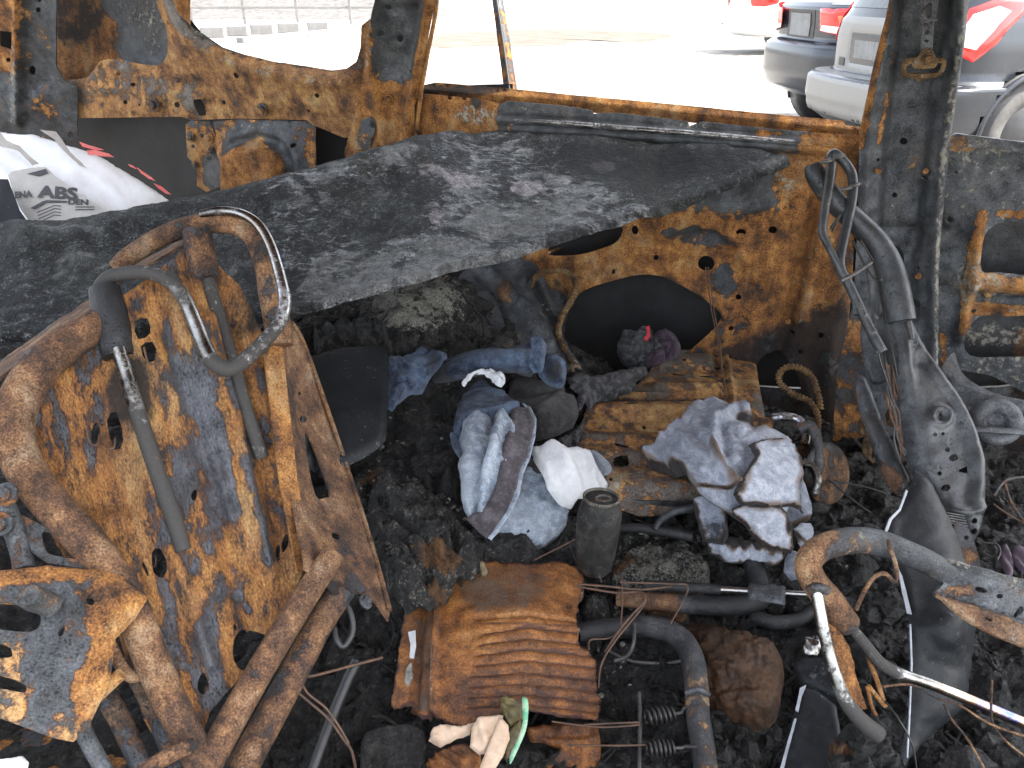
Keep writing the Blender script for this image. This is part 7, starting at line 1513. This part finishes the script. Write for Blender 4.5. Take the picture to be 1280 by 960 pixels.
def spring(x0, y0, x1, y1, z, w, turns, end):
    a = U(*Zp(x0, y0, z)); b = U(*Zp(x1, y1, z)); ax_ = b - a; L = np.linalg.norm(ax_); ax_ = ax_ / L
    u = np.cross(ax_, [0, 0, 1.]); u /= np.linalg.norm(u); v = np.cross(ax_, u)
    r = w / 2 * Zp(x0, y0, z)[2] / F
    t = np.linspace(0, 1, turns * 14)
    X = [a + ax_ * L * s + r * (.7 + .3 * math.sin(math.pi * s)) * (math.cos(s * turns * 2 * math.pi) * u + math.sin(s * turns * 2 * math.pi) * v) for s in t]
    sp_ = tube_w('coil_spring', X, .0022, M['spring'], SF, 6, sub=1)
    tube_w('spring_hook', [b, b + ax_ * .012, U(*Zp((x1 + end[0]) / 2, end[1] - 1, z)), U(*Zp(*end, z + .01))], .0026, M['dark_wire'], sp_, 6)
spring(806, 897, 842, 892, .375, 20, 6, (870, 886))
spring(808, 936, 842, 935, .37, 20, 6, (872, 934))
# wire tangle crossing the tubes
WT = thing('wire_tangle', 'tangle of thin rusty wires lying over the black tubes, right of the ribbed board', 'wires', U(780, 800, 1.15) - np.array([0, 0, .03]))
for pts, w_ in (([(722, 730, .43), (760, 733, .43), (800, 737, .42), (840, 733, .42)], 3), ([(722, 733, .42), (770, 741, .42), (800, 740, .425), (806, 748, .43), (802, 760, .42), (770, 800, .39), (752, 830, .36), (748, 860, .34)], 3),
                ([(806, 752, .43), (780, 780, .41), (756, 815, .37)], 3), ([(736, 812, .38), (738, 800, .38), (760, 798, .38), (775, 790, .39)], 2.6), ([(777, 722, .43), (778, 750, .42), (776, 782, .40)], 2.4), ([(668, 700, .42), (700, 684, .45), (722, 675, .47), (736, 690, .47), (752, 728, .42)], 2.4),
                ([(838, 780, .40), (860, 735, .42), (836, 730, .43), (775, 728, .43)], 2.2)):
    tube('wire', zp(pts), w_, M['wire'], WT, 6, nz=0)
# brown foam lump
FO = sheet('foam_lump', crom([(776, 756), (820, 748), (880, 758), (950, 768), (984, 786), (992, 830), (984, 870), (960, 895), (925, 904), (890, 894), (866, 876), (846, 836), (812, 806), (782, 784)], 3), zmap((800, 770, .315), (850, 800, .33), (980, 790, .40), (930, 900, .35), (930, 820, .40)), M['foam'], None,
    [], step=3, th=.02, rag=2, feats=[('edge', 40, -.085), ('bump', 922, 852, 24, 12, -.02), ('noise', 18, .010, 3), ('noise', 6, .008, 4), ('noise', 3, .003, 7)], paint=[('r', ('b', 905, 790, 20, 14), 1.1, .6), ('a', ('l', [(880, 790), (940, 810), (930, 850)], 12), .5, .7)], base=(.74, .1, .2))
tag(FO, 'rounded scorched brown foam mass with a sunken middle, below the chrome tipped rod', 'foam')
tag(sheet('foam_scrap', crom([(782, 742), (800, 738), (840, 752), (860, 772), (852, 790), (830, 778), (806, 772), (788, 762)], 3), zmap((782, 742, .36), (860, 770, .35), (806, 775, .33)), M['debris'], None, step=3, th=.01, rag=2, feats=[('edge', 12, -.03), ('noise', 9, .014, 4), ('noise', 4, .005, 5)], base=(.8, .1, .3)), 'small rust brown foam scrap under the black tube', 'foam')
# black rod behind the can
tag(tube('charred_rod', zp([(772, 660, .42), (800, 660, .43), (830, 664, .43), (866, 671, .43)]), [11, 12, 13, 13], M['tubes'], None, 12, base=(.05, .7, .3), nz=.03), 'charred round rod between the can and the grey shirt', 'rod')
tag(tube('charred_hose', zp([(818, 662, .44), (826, 650, .45), (842, 640, .455), (866, 634, .46)]), [7, 8, 10, 11], M['grey'], None, 10, base=(.2, .4, .4)), 'short grey hose running under the edge of the grey shirt', 'hose')

# ------------------------------------------------------------------ thin wires by the right pillar
WB = thing('wire_bundle', 'bundle of bare rusty wires hanging beside the grey seat back frame', 'wires', U(1128, 575, 1.40))
r_ = np.random.default_rng(5)
for k in range(9):
    x = 1112 + r_.uniform(-2, 10)
    pts = [(x - 6 + r_.uniform(-4, 4), 462 + r_.uniform(-10, 8), 1.44), (x + r_.uniform(-5, 6), 492, 1.43), (x + 4 + r_.uniform(-6, 8), 520, 1.425), (x + 10 + r_.uniform(-6, 6), 548, 1.42), (x + 16 + r_.uniform(-5, 5), 572 + r_.uniform(-6, 8), 1.41)]
    tube('wire', pts, 2.6, [M['wire'], M['rust'], M['dark_wire']][k % 3], WB, 6, base=(.6, .1, .3), nz=0)
for pts in ([(1094, 420, 1.40), (1100, 450, 1.41), (1110, 480, 1.42), (1116, 500, 1.42)], [(1076, 300, 1.45), (1098, 340, 1.45), (1108, 400, 1.44), (1116, 440, 1.43), (1122, 470, 1.43)], [(1082, 330, 1.46), (1092, 400, 1.46), (1106, 460, 1.45)]):
    tube('wire', pts, 2.4, M['spring'], WB, 6, nz=0)
def wire(pts, w_, label, mat='wire', name='loose_wire'):
    tag(tube(name, pts, w_, M[mat], None, 6, nz=0, base=(.6, .1, .2)), label, 'wire')
wire([(478, 822, 1.14), (440, 832, 1.11), (395, 844, 1.07), (372, 848, 1.05), (366, 858, 1.04), (380, 872, 1.04), (410, 898, 1.04), (430, 925, 1.04), (440, 940, 1.03), (446, 970, 1.0)], 4, 'bent copper brown wire in front of the two rusty cross tubes')
wire([(374, 846, 1.045), (384, 866, 1.04), (408, 886, 1.04), (426, 912, 1.04), (436, 930, 1.04)], 3.4, 'second wire strand running alongside the bent copper brown wire')
wire([(1038, 602, 1.48), (1070, 606, 1.47), (1100, 614, 1.45), (1118, 622, 1.44)], 2.4, 'thin dark wire over the charcoal, between the canister and the plastic sheet', 'dark_wire')
wire([(1036, 600, 1.48), (1060, 620, 1.42), (1090, 642, 1.38)], 2.2, 'thin straight wire slanting down over the charcoal right of the grey shirt', 'dark_wire')
wire([(1068, 548, 1.52), (1080, 562, 1.5), (1092, 578, 1.48)], 4, 'short tan stick of wire beside the pillar foot', 'conduit')
wire([(1104, 858, .97), (1140, 856, .98), (1170, 872, .97), (1200, 882, .96), (1240, 906, .95), (1300, 926, .94)], 3.2, 'long copper brown wire below the heat blued rod, at the lower right', 'rust')
wire([(1180, 880, .97), (1190, 900, .96), (1210, 925, .95), (1230, 960, .93)], 3, 'copper brown wire curling down to the bottom edge at the lower right', 'rust')
wire([(1240, 850, .99), (1240, 900, .97), (1256, 925, .96), (1290, 952, .94)], 3, 'upright copper brown wire crossing the long wire at the lower right corner', 'rust')
wire([(1106, 876, .97), (1124, 900, .95), (1140, 930, .94), (1146, 965, .92)], 2.4, 'thin pale wire hanging from the fallen seat frame to the bottom edge', 'spring')
wire([(1242, 620, 1.36), (1258, 600, 1.38), (1290, 596, 1.40)], 4, 'pale copper pipe bent upward right of the grey seat plate', 'rust')
wire([(1256, 604, 1.38), (1262, 625, 1.36), (1278, 650, 1.33), (1292, 664, 1.32)], 4, 'copper pipe running down to the right edge over black debris', 'rust')
wire([(1242, 630, 1.36), (1262, 644, 1.34), (1292, 660, 1.32)], 2.6, 'thin wire strand beside the copper pipe at the right edge', 'wire')
wire([(1228, 678, 1.32), (1245, 680, 1.31), (1250, 690, 1.30), (1246, 700, 1.29)], 3, 'pale wire loop at the lower tip of the grey seat plate', 'spring')
wire([(1228, 690, 1.31), (1240, 696, 1.30), (1248, 692, 1.30)], 2.4, 'small inner wire loop at the tip of the grey seat plate', 'spring')
wire([(390, 965, 1.05), (410, 910, 1.08), (430, 860, 1.11), (446, 826, 1.13)], 14, 'dark straight rod lying in shadow right of the rusty cross tubes', 'trim', 'dark_rod')
wire([(598, 470, 1.75), (560, 400, 1.86), (520, 356, 1.95)], 5, 'black cable running up through the ash below the sagging panel', 'trim', 'black_cable')
wire([(560, 386, 1.86), (590, 386, 1.84), (604, 400, 1.82), (606, 420, 1.80)], 4, 'black cable looping over the grey wheel housing', 'trim', 'black_cable')
# wilted leaves at the right edge
for k, (pts, lab) in enumerate((([(1250, 684), (1258, 676), (1266, 690), (1270, 708), (1264, 716), (1254, 704)], 'wilted purple leaf on the debris, nearer the grey seat plate'), ([(1264, 684), (1276, 678), (1292, 694), (1296, 716), (1284, 714), (1272, 704)], 'wilted purple leaf touching the right edge of the picture'))):
    tag(sheet('leaf', crom(pts, 3), depths([(1250, 690, 1.30), (1290, 690, 1.30), (1270, 716, 1.26)]), M['leaf'], None, step=3, th=.001, feats=[('edge', 5, -.008), ('ridge', [pts[0], pts[3]], 3, -.006)], base=(0, 0, 0)), lab, 'leaf')
# leafy scorched flakes by the pillar foot
for k, (x, y, lab) in enumerate(((1078, 530, 'curled rusty flake leaning on the pillar foot, the upper one'), (1082, 556, 'curled rusty flake at the pillar foot, below the upper flake'), (1112, 520, 'curled rusty flake among the hanging wires'))):
    tag(sheet('rust_flake', crom([(x - 5, y + 8), (x - 7, y - 6), (x, y - 14), (x + 6, y - 2), (x + 4, y + 10)], 3), depths([(x - 6, y, 1.50), (x + 6, y - 4, 1.49), (x, y + 10, 1.48)]), M['conduit'], None, step=3, th=.0015, feats=[('edge', 4, -.008), ('noise', 6, .004, k)], base=(.9, .1, .1), rag=1), lab, 'rust flake')
